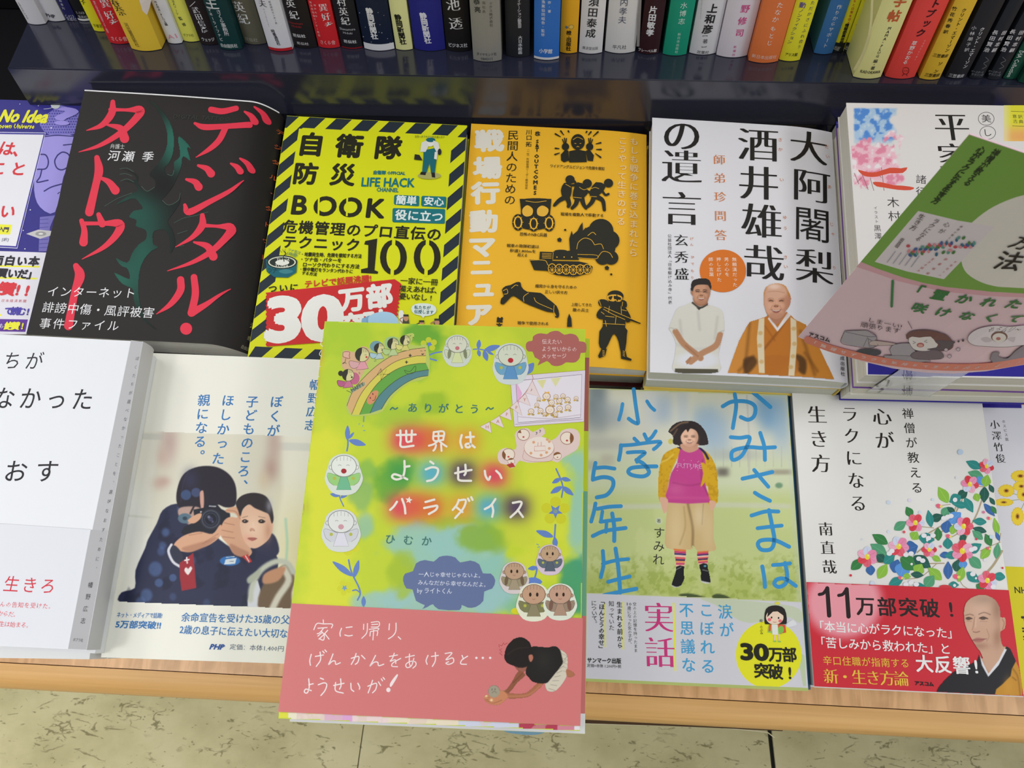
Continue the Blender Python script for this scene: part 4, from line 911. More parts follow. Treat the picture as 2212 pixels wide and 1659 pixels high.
# D ---- white book with two men
PD = [(1409,254),(1802,278),(1837,823),(1404,804)]
dD = lambda u, v: -3.2 * max(0.0, u - 0.030) ** 2 - 0.35 * max(0.0, -v - 0.05) * max(0.0, 0.02 - u) * 10
dD = lambda u, v: -3.6 * max(0.0, u - 0.028) ** 2
root, fr, S, Q = flat_book('book', 'white book with black vertical title above a smiling monk and a man in a T-shirt', PD, -0.5045, 0.017, (224,224,230), disp=dD, cuts=[0.028 + 0.003 * i for i in range(14)], pages=(214,214,198), bulge=0.0015)
z = Z(1380, 230, 2.592); KT = (34,32,30); OT = (206,130,84)
S.part('title_lettering')
for ch, x, y in (('の',240,165),('遺',240,340),('言',240,575)): S.V(ch, z(x,y), z(x,y+.1), 86, KT, mincho=True)
for ch, x, y in (('酒',668,218),('井',670,432),('雄',688,645),('哉',700,878)): S.V(ch, z(x,y), z(x,y+.1), 88, KT, mincho=True)
for ch, x, y in (('大',955,228),('阿',970,442),('闍',975,660),('梨',988,895)): S.V(ch, z(x,y), z(x,y+.1), 86, KT, mincho=ch != '闍')
S.V('師弟珍問答', z(450,300), z(458,722), 26, OT, mincho=True)
S.V('だい', z(1060,212), z(1066,266), 10, OT); S.V('あ', z(1076,437), z(1076,437), 10, OT); S.V('じゃ', z(1088,648), z(1094,702), 10, OT); S.V('り', z(1104,892), z(1104,892), 10, OT)
S.V('さか', z(790,188), z(792,242), 10, OT); S.V('い', z(800,412), z(800,412), 10, OT); S.V('ゆう', z(818,622), z(820,684), 10, OT); S.V('さい', z(820,845), z(822,898), 10, OT)
S.V('玄秀盛', z(236,752), z(240,940), 31, KT, mincho=True, hy=.95); S.V('げん', z(296,742), z(296,774), 8, OT); S.V('ひでもり', z(300,845), z(300,960), 8, OT)
S.part('small_lettering'); S.V('公益社団法人「日本駆け込み寺」代表', z(172,726), z(175,1098), 8.5, (70,66,66)); S.V('成出版社', z(1150,1400), z(1153,1488), 10, (60,60,64), b=.01)
S.part('orange_disc'); S.ell(*z(470,922), 50, 46, (218,118,38), n=48)
for t, x, a, b in (('無頼漢だった',534,858,1000),('男の心を',490,858,942),('押し広げた',446,858,972),('師の言葉',402,858,942)): S.V(t, z(x, a), z(x + 4, b), 10, (240,226,214))
def face(cv, x, y, w, h, skin, lines=True, mouth='smile', brow=(90,74,66), k=1.0, tilt=0, shade=(150,100,70)):
    """a printed portrait: head with modelled cheeks, brow, eyes, nose and mouth"""
    cv.ell(x, y, w, h, skin, 1.2); cv.ell(x - w*.05, y + h*.08, w*.86, h*.8, tuple(min(255, c + 12) for c in skin), 3, a=.6)
    cv.ell(x + w*.75, y + h*.15, w*.3, h*.7, shade, w*.25, a=.45); cv.ell(x, y + h*.8, w*.55, h*.2, shade, 3, a=.35)
    for sx in (-1, 1):
        cv.ell(x + sx*w*.42, y - h*.05, w*.24, h*.09, shade, 2, a=.55); cv.line([(x + sx*w*.62, y - h*.14), (x + sx*w*.4, y - h*.19), (x + sx*w*.2, y - h*.15)], 1.6*k, brow, .8, a=.75)
        cv.line([(x + sx*w*.56, y - h*.02), (x + sx*w*.42, y - h*.05), (x + sx*w*.26, y - h*.01)], 1.6*k, (50,38,34), .6, a=.85)
        cv.ell(x + sx*w*.5, y + h*.25, w*.2, h*.16, tuple(min(255, c + 20) for c in skin), 3, a=.5)
    cv.line([(x + w*.05, y - h*.05), (x + w*.08, y + h*.22)], 1.4*k, tuple(min(255, c + 24) for c in skin), 1, a=.6)
    cv.ell(x, y + h*.27, w*.2, h*.08, shade, 1.2, a=.75); cv.ell(x - w*.1, y + h*.29, w*.05, h*.03, (80,50,40), .8, a=.7); cv.ell(x + w*.1, y + h*.29, w*.05, h*.03, (80,50,40), .8, a=.7)
    if mouth == 'smile':
        cv.poly([(x - w*.38, y + h*.45), (x, y + h*.52), (x + w*.38, y + h*.45), (x + w*.25, y + h*.6), (x, y + h*.66), (x - w*.25, y + h*.6)], (150,84,74), .8, sm=3); cv.line([(x - w*.28, y + h*.5), (x, y + h*.55), (x + w*.28, y + h*.5)], 1.5*k, (224,216,206), .5)
        cv.line([(x - w*.3, y + h*.25), (x - w*.48, y + h*.5)], 1.1*k, shade, .9, a=.6); cv.line([(x + w*.3, y + h*.25), (x + w*.48, y + h*.5)], 1.1*k, shade, .9, a=.6)
    else:
        cv.line([(x - w*.26, y + h*.53), (x, y + h*.51), (x + w*.26, y + h*.53)], 2.0*k, (140,84,78), .9); cv.line([(x - w*.18, y + h*.6), (x + w*.18, y + h*.6)], 1.8*k, (186,124,110), 1, a=.7)
# man in T-shirt
cv = S.canvas('man_photo', *z(160,955), *z(490,1495), 1.15, (214,210,208))
body = z(300,1095, 340,1120, 385,1110, 450,1130, 472,1160, 480,1240, 470,1285, 455,1350, 445,1400, 445,1490, 202,1490, 200,1400, 205,1330, 182,1270, 165,1245, 190,1180, 215,1130, 262,1110)
head = z(290,1010, 300,975, 345,962, 390,968, 406,1000, 402,1050, 388,1090, 385,1115, 345,1135, 300,1112, 300,1070, 288,1045)
cv.M[:] = (cv.sd(catmull(body, True, 3)) < 0) | (cv.sd(catmull(head, True, 4)) < 0)
cv.poly(body, (216,214,204), 1.5, sm=3)
for a in (z(230,1200, 240,1320), z(440,1180, 425,1300), z(330,1150, 340,1250)): cv.line(a, 5, (188,186,178), 4, a=.6)
cv.line(z(205,1330, 300,1360, 445,1350), 5, (190,190,188), 4, a=.5); cv.ell(*z(330,1420), 45, 18, (222,224,232), 6, a=.9)
cv.poly(z(202,1468, 442,1472, 445,1500, 200,1500), (84,80,66), 1, sm=0)
cv.line(z(205,1262, 250,1330, 330,1395, 345,1410), 13, (182,134,100), 1.5); cv.line(z(455,1280, 430,1340, 350,1385, 290,1430), 13, (186,138,104), 1.5); cv.line(z(262,1340, 330,1400), 3, (150,104,76), 2, a=.6)
for k in range(4): cv.line(z(290 - k*5,1405 + k*9, 265 + k*2,1430 + k*3), 3.2, (178,128,96), 1); cv.line(z(292 - k*5,1410 + k*9, 268,1433 + k*4), 1, (130,90,66), .7, a=.5)
cv.line(z(206,1250, 178,1240, 170,1245), 2, (190,188,180), 1); cv.line(z(455,1262, 478,1255), 2, (190,188,180), 1)
cv.line(z(300,1100, 342,1128, 385,1108), 4.2, (70,66,58), 1); cv.poly(z(322,1128, 352,1128, 336,1142), (60,56,50), .8, sm=0)
cv.poly(z(310,1060, 385,1075, 382,1105, 342,1120, 308,1098), (160,112,84), 1.5)
cx, cy = z(349,1040); face(cv, cx, cy, 19.5, 27, (192,142,112), mouth='smile', brow=(50,40,36), shade=(150,100,74))
cv.poly(z(290,1030, 292,985, 330,960, 385,962, 407,995, 404,1030, 392,1010, 380,1000, 330,1000, 308,1015, 300,1045), (44,38,36), 1)
cv.ell(*z(296,1048), 3, 6, (178,126,98), 1); cv.line(z(318,1035, 345,1038, 385,1045), .9, (90,70,60), .6, a=.8)
cv.done()
# old monk
cv = S.canvas('monk_photo', *z(495,988), *z(1105,1535), 1.25, (198,130,50))
robe = z(700,1180, 735,1165, 830,1150, 880,1195, 935,1220, 985,1290, 1040,1400, 1105,1525, 800,1510, 495,1493, 520,1420, 560,1310, 600,1235, 620,1205)
hd = z(697,1060, 705,1020, 730,998, 775,990, 818,1002, 838,1035, 852,1070, 845,1115, 822,1150, 800,1190, 770,1210, 725,1180, 700,1120)
cv.M[:] = (cv.sd(robe) < 0) | (cv.sd(catmull(hd, True, 4)) < 0)
cv.poly(z(495,1493, 560,1310, 600,1235, 640,1230, 600,1400, 580,1500), (208,140,58), 5, a=.8); cv.glow(*z(560,1420), 40, 40, (206,138,62), .8)
for a in (z(620,1220, 590,1500), z(905,1260, 985,1500), z(640,1400, 560,1480), z(930,1380, 1000,1480)): cv.line(a, 6, (120,74,26), 5, a=.6)
cv.poly(z(585,1420, 640,1400, 660,1440, 600,1500), (70,46,24), 4, a=.8); cv.poly(z(880,1390, 935,1420, 930,1500, 885,1470), (70,46,24), 4, a=.8)
cv.poly(z(700,1170, 870,1160, 860,1340, 800,1480, 700,1480), (190,116,40), 3); cv.line(z(835,1180, 780,1260, 700,1360), 5, (140,80,26), 3, a=.7); cv.line(z(705,1230, 760,1310), 3, (150,86,28), 3, a=.6)
cv.poly(z(700,1400, 880,1410, 870,1505, 700,1495), (180,108,38), 3, a=.8)
cv.poly(z(730,1175, 775,1240, 835,1150, 850,1170, 775,1262, 722,1190), (226,224,226), 1, sm=0)
for pts in (z(672,1190, 702,1185, 700,1300, 704,1494, 672,1492, 660,1300), z(848,1180, 880,1200, 884,1330, 870,1510, 836,1508, 850,1330)):
    cv.poly(pts, (222,208,176), 1, sm=0); 
for p in ((680,1270),(676,1340),(686,1430),(866,1245),(870,1330),(862,1400),(850,1460)): cv.ell(*z(*p), 5, 4.5, (206,170,110), 1.6, a=.8)
cv.poly(z(712,1110, 830,1110, 825,1150, 775,1222, 728,1180), (178,124,96), 2)
cx, cy = z(768,1092); face(cv, cx, cy, 27, 38, (206,156,128), mouth='smile', brow=(150,110,90), shade=(164,106,78))
cv.ell(cx, cy - 22, 24, 17, (214,170,144), 5, a=.9); cv.ell(*z(755,1010), 12, 5, (236,210,196), 4, a=.8); cv.ell(*z(842,1095), 5, 12, (190,130,102), 1.4); cv.line(z(720,1040, 770,1036, 815,1044), 1.2, (176,124,98), 1, a=.7)
cv.done()
S.finish()
fill(Q, -0.5219, ['yellow-jacketed book right under the white two-men book', 'yellow-jacketed book second under the two-men book', 'yellow-jacketed book at the table top under the two-men book'], (222,196,96), 'R', None, pages=(206,206,190), jit=0.0010, bulge=0.001)

# E ---- white book with cherry blossom
QE = [plane_uv(p, -0.468) for p in ((1828,222),(2222,229),(2307,820),(1872,810))]
root, fr, S, Q = flat_rect('book', 'white book with watercolour cherry blossom and a deep blue paper band', QE, -0.468, 0.016, (224,222,220))
z = Z(1720, 200, 2.476)
cv = S.canvas('blossom_painting', 1834, 228, 1972, 412, 1.6, (224,222,220))
n = fbm(cv.X, cv.Y, 26, 3); n2 = fbm(cv.X, cv.Y, 12, 9)
bx = smooth01((cv.X - 1842) / 6) * smooth01((1938 - cv.X + (n - .5) * 34) / 10) * smooth01((cv.Y - 232) / 4)
cv.mix(bx * smooth01((330 - cv.Y + (n - .5) * 70) / 25) * .75, (150,192,230)); cv.mix(bx * smooth01((318 - cv.Y + (n - .5) * 60) / 20) * smooth01((n2 - .45) * 6), (84,140,214)); cv.mix(bx * smooth01((.4 - n2) * 8) * smooth01((300 - cv.Y) / 20) * .8, (214,222,232))
pk = smooth01((cv.X - 1833) / 5) * smooth01((1952 - cv.X + (n - .5) * 44) / 8) * smooth01((cv.Y - 292 + (n - .5) * 130) / 10) * smooth01((402 - cv.Y + (n2 - .5) * 44) / 8)
cv.mix(pk * .95, (238,190,204)); cv.mix(pk * smooth01((n2 - .52) * 8), (226,140,166)); cv.mix(pk * smooth01((.42 - n2) * 9), (246,228,232)); cv.M = (cv.X > 1830.5 + (cv.Y - 222) * 0.0755)
cv.done()
S.part('cover_picture')
for a in ((310,430, 335,490),(350,455, 325,480),(350,430, 385,520),(395,455, 415,525),(455,400, 462,455, 470,525),(455,455, 435,430)): S.line(z(*a), 1.3, (140,110,110))
S.poly(z(330,412, 380,425, 430,425, 500,402, 560,405, 595,400, 570,430, 500,432, 430,450, 380,450, 350,438), (214,84,62), 2); S.poly(z(408,480, 450,478, 520,495, 570,498, 630,508, 610,522, 540,520, 470,508, 430,502), (214,84,62), 2)
cv = S.canvas('sunset_print', *z(1110,68), *z(1260,260), 2.5, (228,222,60)); cv.glow(*z(1200,235), 40, 14, (236,150,80)); cv.mix(smooth01((cv.Y - z(0,150)[1]) / 25) * .6, (238,190,120)); cv.mix(smooth01((z(1160,0)[0] - cv.X) / 20) * .7, (232,228,190)); cv.done()
S.part('title_lettering')
S.V('平', z(832,185), z(832,185), 76, (40,38,36), mincho=True); S.V('家', z(842,345), z(842,345), 70, (40,38,36), mincho=True); S.V('美', z(1016,140), z(1016,140), 21, (50,46,46)); S.V('し', z(1022,215), z(1022,215), 20, (50,46,46))
S.line([(z(1016,140)[0] + 17*math.cos(a/3.82), z(1016,140)[1] + 14*math.sin(a/3.82)) for a in range(24)], 1, (60,56,56), closed=True); S.line([(z(1024,215)[0] + 17*math.cos(a/3.82), z(1024,215)[1] + 14*math.sin(a/3.82)) for a in range(24)], 1, (60,56,56), closed=True)
S.V('諸行', z(668,465), z(668,530), 23, (60,58,58)); S.V('木村', z(518,588), z(524,662), 26, (60,58,58)); S.V('イラスト', z(424,618), z(430,690), 8.5, (70,68,68)); S.V('黒澤', z(434,726), z(438,768), 16, (70,68,68)); S.H('意訳で', z(1168,128), z(1228,130), 10, (70,70,60)); S.H('古典', z(1172,154), z(1202,156), 10, (70,70,60)); S.line(z(1148,100, 1260,104), .8, (60,60,50)); S.line(z(1155,178, 1260,182), .8, (60,60,50))
S.part('paper_band'); z2 = Z(1780, 740, 5.12)
S.poly(z2(485,-300, 2600,-300, 2600,385, 485,352), (46,38,140))
S.finish()
pile(Q, -0.4842, [('purple-edged book directly beneath the blossom book', 0.0140, 0.0030, 0.0008, -0.3, (118,80,156), 'R', dict(pages=(222,218,200))),
                  ('cream-paged book second beneath the blossom book', 0.0142, 0.0060, 0.0015, 0.3, (216,214,204), 'R', dict(pages=(222,218,200)))])
QE2 = [plane_uv(p, -0.5132) for p in ((1806,262),(2226,270),(2285,856),(1836,846))]
root, fr, S, Q2 = flat_rect('book', 'larger blue-violet book with painted clouds poking out left beneath the blossom book', QE2, -0.5132, 0.020, (52,44,146))
cv = S.canvas('cloud_painting', 1795, 255, 1900, 620, 2.5, (92,88,164)); n = fbm(cv.X, cv.Y, 40, 6)
cv.M = (cv.sd([(1807,263),(1900,266),(1900,620),(1829,560)]) < 0)
cv.mix(smooth01((n - .4) * 4) * .7, (150,146,196)); cv.mix(smooth01((.42 - n) * 7) * .7, (60,56,150)); cv.mix(smooth01((cv.Y - 540) / 20), (50,44,142)); cv.done(); S.finish()
Q2 = [Q2[0], Q2[1], (Q2[2][0], Q2[2][1] + 0.012), (Q2[3][0], Q2[3][1] + 0.011)]
pile(Q2, -0.5334, [('deep blue book second from the table top below the blossom book', 0.0220, 0.0025, -0.0020, 0.0, (46,38,140), 'R', dict(pages=(210,208,190))),
                   ('deep blue book at the table top below the blossom book', 0.0215, 0.0012, -0.0080, 0.0, (46,38,140), 'R', dict(pages=(206,204,186)))])
# ------------------------------------------------------------ face-up books, front row
# H ---- white photo book of a father with camera and child
PH = [(316,762),(765,780),(715,1437),(218,1420)]
root, fr, S, Q = flat_book('book', 'white book with a photograph of a person holding a camera beside a small child', PH, -0.4956, 0.016, (228,227,218))
z = Z(0, 710, 3.16); zb = Z(0, 1134, 3.16)
cv = S.canvas('cover_photo', 240, 925, 760, 1320, 1.45, (228,226,214))
cv.M = cv.sd(z(905,695, 2400,745, 2330,1925, 790,1865)) < 0
cv.mix(smooth01((1 - np.abs((cv.X - 300 + (cv.Y-940)*.17) / 70)) * 2) * .25, (216,214,200))
cv.poly(z(900,712, 1120,718, 1118,760, 890,752), (204,204,196), 2, a=.8, sm=0); cv.poly(z(1900,775, 2400,790, 2400,840, 1890,830), (208,208,202), 3, a=.8, sm=0)
cv.poly(z(1105,695, 1915,718, 1930,1100, 1880,1400, 1000,1400, 1040,1100), (206,202,186), 8, a=.75, sm=0)
for x, y, rx, ry, c, a in ((1160,780,18,40,(176,140,140),.6),(1110,880,14,22,(196,160,150),.5),(1870,780,16,40,(176,140,138),.55),(1850,960,16,28,(160,116,110),.6),(1450,820,60,20,(216,210,190),.6),(1800,1040,14,24,(206,186,160),.6),(1090,1060,16,14,(186,150,140),.5),(1120,1040,14,10,(180,140,130),.5),(880,1360,26,60,(212,214,216),.6),(930,1560,40,80,(232,232,228),.6),(900,1200,30,60,(234,234,230),.7),(1980,1500,40,110,(222,214,170),.8),(2080,1600,30,110,(216,206,160),.8)):
    cv.glow(*z(x, y), rx, ry, c, a)
cv.line(z(800,1270, 1040,1290), 4, (206,206,196), 2, a=.7); cv.line(z(1950,1300, 1960,1500, 1930,1750, 1900,1860), 5, (150,200,180), 3, a=.7)
NV = (40,44,72)
cv.poly(z(1110,1240, 1200,1195, 1300,1230, 1400,1330, 1500,1440, 1640,1520, 1760,1480, 1860,1520, 1900,1600, 1850,1760, 1700,1860, 1690,1918, 1300,1905, 1050,1890, 820,1870, 830,1800, 920,1770, 925,1650, 990,1500, 1010,1440, 1070,1330), NV, 1.6, sm=3)
cv.poly(z(1750,1500, 1830,1400, 1880,1420, 1905,1520, 1850,1560), (44,46,74), 2)
n = fbm(cv.X, cv.Y, 30, 5)
ins = smooth01(-cv.sd(z(1110,1240, 1200,1195, 1500,1440, 1760,1500, 1690,1918, 820,1870, 1010,1440)) / 6)
cv.mix(ins * smooth01((n - .5) * 5) * .5, (22,26,48)); 
for x, y, r, a in ((1060,1640,16,.5),(1100,1520,9,.4),(1310,1580,9,.35),(1000,1820,14,.5),(1180,1830,8,.3),(1410,1870,8,.25),(960,1870,12,.4),(1130,1390,9,.5),(1110,1480,8,.45),(1230,1230,7,.4)): cv.ell(*z(x, y), r * .9, r, (92,124,180), 4, a=a)
for x, y, r in ((1270,1135,11),(1335,1118,10),(1085,1735,9),(1180,1700,8)): cv.ell(*z(x, y), r, r, (84,114,170), 2, a=.55)
# hair of the camera holder
cv.poly(z(1210,1200, 1205,1120, 1235,1020, 1290,965, 1380,938, 1480,945, 1560,990, 1605,1060, 1615,1150, 1600,1210, 1540,1220, 1480,1200, 1420,1225, 1380,1240, 1300,1260, 1250,1250), (36,32,44), 1.4); cv.glow(*z(1300,1030), 16, 22, (50,52,84), .7); cv.line(z(1290,965, 1250,1060, 1235,1180), 1.5, (60,62,100), 1.5, a=.5)
cv.ell(*z(1270,1135), 11, 11, (72,104,158), 2, a=.6); cv.ell(*z(1338,1118), 10, 10, (84,112,168), 2, a=.5)
cv.poly(z(1365,1120, 1388,1110, 1392,1200, 1380,1250, 1368,1200), (196,150,136), 1); cv.poly(z(1235,1220, 1340,1215, 1385,1250, 1370,1330, 1320,1350, 1250,1310, 1215,1260), (176,146,136), 2); cv.ell(*z(1262,1295), 15, 11, (84,108,126), 1.2); cv.ell(*z(1262,1295), 5, 4, (44,60,76), 1)
cv.line(z(1330,1200, 1300,1260), 4, (36,32,44), 1.5)
# camera
cv.poly(z(1320,1235, 1390,1222, 1420,1195, 1480,1195, 1510,1230, 1570,1260, 1575,1330, 1540,1400, 1430,1400, 1260,1420, 1235,1390, 1260,1350, 1330,1320), (30,32,44), 1, sm=0)
for r, c in ((69, (46,48,62)), (60,(78,84,98)), (55,(34,36,50)), (44,(52,56,74)), (38,(24,26,40)), (16,(54,56,84))): cv.ell(*z(1438,1300), r / 3.16, r / 3.16, c, .8)
cv.glow(*z(1425,1285), 3, 3, (160,160,190), .8); cv.glow(*z(1452,1318), 2.4, 2.4, (120,120,160), .7)
cv.poly(z(1425,1207, 1475,1209, 1474,1217, 1425,1215), (210,212,220), .5, sm=0, a=.8); cv.ell(*z(1372,1250), 2, 1.6, (180,180,190), .5)
SK = (206,158,130); SD = (150,100,80)
# hands
cv.poly(z(1280,1310, 1335,1270, 1375,1262, 1365,1300, 1320,1330), SK, 1.2); cv.poly(z(1195,1460, 1260,1410, 1360,1385, 1450,1400, 1500,1340, 1515,1360, 1500,1420, 1440,1470, 1370,1500, 1300,1525, 1240,1520, 1190,1500), SK, 1.3)
cv.poly(z(1240,1500, 1330,1470, 1440,1440, 1480,1430, 1400,1490, 1300,1525), SD, 3, a=.5); 
for a in (z(1380,1470, 1470,1425), z(1400,1455, 1490,1400), z(1290,1410, 1380,1395)): cv.line(a, 1.4, SD, 1, a=.6)
cv.poly(z(1540,1235, 1600,1215, 1640,1235, 1655,1290, 1640,1350, 1700,1480, 1720,1530, 1680,1560, 1600,1540, 1560,1480, 1510,1420, 1505,1370, 1530,1310, 1570,1285, 1620,1290, 1600,1260, 1550,1255), SK, 1.3)
for a in (z(1530,1325, 1600,1340), z(1515,1375, 1590,1390), z(1520,1420, 1600,1430), z(1550,1240, 1610,1250, 1640,1300)): cv.line(a, 1.5, SD, 1, a=.7)
cv.poly(z(1570,1470, 1640,1500, 1700,1530, 1680,1560, 1600,1545), SD, 3, a=.5)
cv.line(z(1170,1475, 1150,1520, 1180,1590, 1230,1625), 5.5, (206,206,216), 1.2); cv.poly(z(1165,1500, 1195,1480, 1240,1530, 1250,1585, 1215,1600, 1180,1570), (44,48,66), 1)
# badges
cv.poly(z(1225,1600, 1320,1530, 1340,1770, 1240,1790, 1228,1700), (150,40,52), 1, sm=0); cv.line(z(1262,1582, 1290,1576), 3, (222,214,214), .7); cv.line(z(1274,1562, 1278,1600), 3, (222,214,214), .7); cv.poly(z(1258,1650, 1270,1628, 1285,1640, 1300,1622, 1312,1638, 1292,1672, 1280,1680), (222,214,214), .8, sm=2)
cv.ell(*z(1570,1585), 22, 10.5, (46,108,176), 1); cv.poly(z(1540,1575, 1615,1565, 1605,1605, 1530,1610), (206,214,222), .8, sm=0); cv.line(z(1565,1590, 1595,1587), 1, (90,96,110), .6); cv.line(z(1545,1560, 1600,1556), 1.2, (222,226,230), .6)
cv.poly(z(1650,1555, 1690,1540, 1720,1590, 1700,1600), (190,50,50), 1, sm=0); cv.line(z(1675,1550, 1700,1590), 2, (220,214,214), .7)
# child
cv.poly(z(1650,1270, 1680,1210, 1780,1190, 1850,1250, 1865,1340, 1845,1420, 1800,1470, 1740,1500, 1690,1480, 1655,1420, 1640,1340), (222,180,154), 1.3)
cv.glow(*z(1730,1360), 20, 26, (236,204,182), .7); cv.glow(*z(1830,1380), 8, 22, (186,132,108), .6); cv.glow(*z(1690,1430), 10, 8, (226,160,140), .5)
cv.poly(z(1610,1190, 1650,1140, 1730,1120, 1810,1140, 1850,1200, 1868,1290, 1855,1330, 1835,1270, 1800,1250, 1740,1225, 1700,1200, 1660,1230, 1640,1280, 1625,1240), (44,38,44), 1.3); cv.glow(*z(1838,1210), 7, 14, (170,170,190), .6)
cv.ell(*z(1673,1316), 6.2, 3.4, (46,34,34), 1); cv.ell(*z(1786,1317), 6.8, 3.6, (46,34,34), 1); cv.ell(*z(1670,1312), 1.2, 1, (210,200,196), .6); cv.ell(*z(1783,1313), 1.2, 1, (210,200,196), .6); cv.line(z(1652,1312, 1672,1302, 1694,1314), 1.4, (46,34,34), .6); cv.line(z(1764,1312, 1785,1302, 1810,1316), 1.4, (46,34,34), .6); cv.line(z(1655,1290, 1690,1280), 1.3, (110,80,70), 1, a=.7); cv.line(z(1765,1282, 1810,1292), 1.3, (110,80,70), 1, a=.7)
cv.ell(*z(1720,1370), 5, 3, (190,130,108), 1.4, a=.7); cv.line(z(1708,1378, 1712,1380), 1.6, (130,80,66), .7, a=.7); cv.line(z(1732,1378, 1738,1379), 1.6, (130,80,66), .7, a=.7); cv.line(z(1728,1325, 1732,1362), 2, (238,208,188), 1.5, a=.6)
cv.poly(z(1688,1430, 1722,1424, 1756,1432, 1722,1450), (178,104,96), .9, sm=2); cv.line(z(1690,1434, 1755,1434), 1, (110,56,54), .6, a=.8)
# mirror reflection at right
cv.poly(z(1690,1860, 1730,1720, 1760,1720, 1800,1860, 1780,1920, 1690,1918), (208,210,218), 1.4, sm=0); cv.poly(z(1800,1740, 1960,1600, 2010,1700, 1990,1800, 1970,1925, 1770,1920), (110,90,70), 3); cv.line(z(1940,1640, 1970,1720, 1900,1830, 1860,1910), 14, (206,202,188), 4); cv.line(z(1710,1850, 1720,1760, 1780,1650, 1880,1590, 1960,1600, 2000,1660), 12, (190,194,180), 4); cv.poly(z(1800,1680, 1870,1640, 1950,1630, 1900,1720, 1800,1740), (190,140,110), 3); cv.poly(z(1780,1640, 1760,1700, 1700,1740, 1690,1700), (170,176,160), 3)
cv.mix(smooth01((cv.Y - (1306 + (cv.X - 260) * 0.055)) / 3), (228,226,218))
cv.done()
S.part('cover_foot'); S.poly([(238,1305.2),(250,1305.8),(630,1317.2),(758,1321),(756,1330),(236,1316)], (228,226,218))
S.part('title_lettering'); BL = (54,116,178)
S.V('親になる。', z(1392,490), z(1358,868), 27, BL, b=.018); S.V('ほしかった', z(1556,492), z(1490,888), 27, BL, b=.018); S.V('子どものころ、', z(1722,500), z(1652,1070), 27, BL, b=.018); S.V('ぼくが', z(1888,500), z(1866,698), 27, BL, b=.018)
S.V('幡野広志', z(2150,385), z(2118,660), 24, BL, b=.016)
S.part('small_lettering')
S.L('ネット・メディアで話題!', zb(800,614), zb(1108,620), 12, BL, b=.02); S.L('5万部突破!!', zb(792,678), zb(1098,686), 17, BL, b=.03)
S.L('余命宣告を受けた35歳の父が', zb(1240,630), zb(2040,650), 20, BL, b=.015); S.L('2歳の息子に伝えたい大切なこと', zb(1228,714), zb(2075,748), 20, BL, b=.015)
S.L('PHP', zb(1438,830), zb(1532,833), 15, (40,80,150), b=.05, slant=.3); S.L('定価：本体1,400円（税別）', zb(1570,832), zb(2090,852), 13, (96,110,130))
S.finish()
fill(Q, -0.5118, ['white book first under the camera photo book', 'white book second under the camera photo book', 'white book third under the camera photo book', 'white book at the table top under the camera photo book'], (228,226,218), 'R', None, jit=0.0008, bulge=0.0015)

QH = Q
# I ---- white book at the left edge of the front row
PI_ = [(-115,716),(283,734),(147,1402),(-330,1382)]
PI2 = [(-115,716),(309,738),(187,1404),(-330,1380)]
dI = lambda u, v: -9.0 * max(0.0, u - 0.0550) ** 2
root, fr, S, Q = flat_book('book', 'plain white book with sparse black hiragana title and grey lettered spine', PI2, -0.470, 0.015, (224,226,232), spine_c=(196,196,200), disp=None, bulge=0.0012)
z = Z(0, 710, 3.16); zb = Z(0, 1134, 3.16)
S.part('spine'); S.poly([(283,735),(308.5,738.5),(186.5,1403.6),(147,1402)], (178,178,182))
S.part('paper_band'); S.poly([(-330,1110),(197,1144.5),(233,1146),(186,1403.4),(147,1401.6),(-330,1378)], (216,218,226)); S.poly([(196,1144),(233.8,1146),(186.3,1403.3),(147,1401.6)], (170,170,174)); S.line([(-330,1109),(196,1143.6)], .8, (176,178,186))
S.part('title_lettering'); TK = (34,34,40)
S.H('ちが', z(85,220), z(235,222), 38, TK, hy=1.1); S.H('なかった', z(30,475), z(565,485), 46, TK, b=.005, hy=1.1); S.H('おす', z(108,975), z(320,975), 50, TK, b=.005)
S.H('生きろ', zb(80,405), zb(328,418), 34, (200,44,62))
S.part('small_lettering')
S.H('がんの告知を受けた。', zb(-25,540), zb(352,556), 12, (210,70,84)); S.H('からだ。', zb(5,605), zb(112,612), 12, (210,70,84)); S.H('生は始まる。', zb(12,676), zb(200,686), 12, (210,70,84))
S.part('spine_lettering')
S.V('ぼくたちが選べなかったことを、選びなおすために。', z(938,205), z(652,1640), 9.5, (90,90,94), wx=.8); S.V('幡野広志', zb(618,410), zb(568,655), 12.5, (60,60,64), wx=.85); S.L('ポプラ社', zb(500,783), zb(568,788), 8, (80,80,84))
S.finish()
pile(Q, -0.4852, [('white book directly under the hiragana-titled book, its rim showing right and below', 0.0102, -0.0028, -0.0022, -0.05, (226,228,234), 'R', dict(bulge=0.0008))])
Qb = [plane_uv(p, -0.4960) for p in ((-140,736),(288,742),(196,1424),(-330,1418))]
fill(Qb, -0.4960, ['white book third at the left end of the front row', 'white book fourth at the left end of the front row', 'white book fifth at the left end of the front row', 'white book at the table top at the left end of the front row'], (228,230,234), 'R', None, jit=0.0006, bulge=0.001)

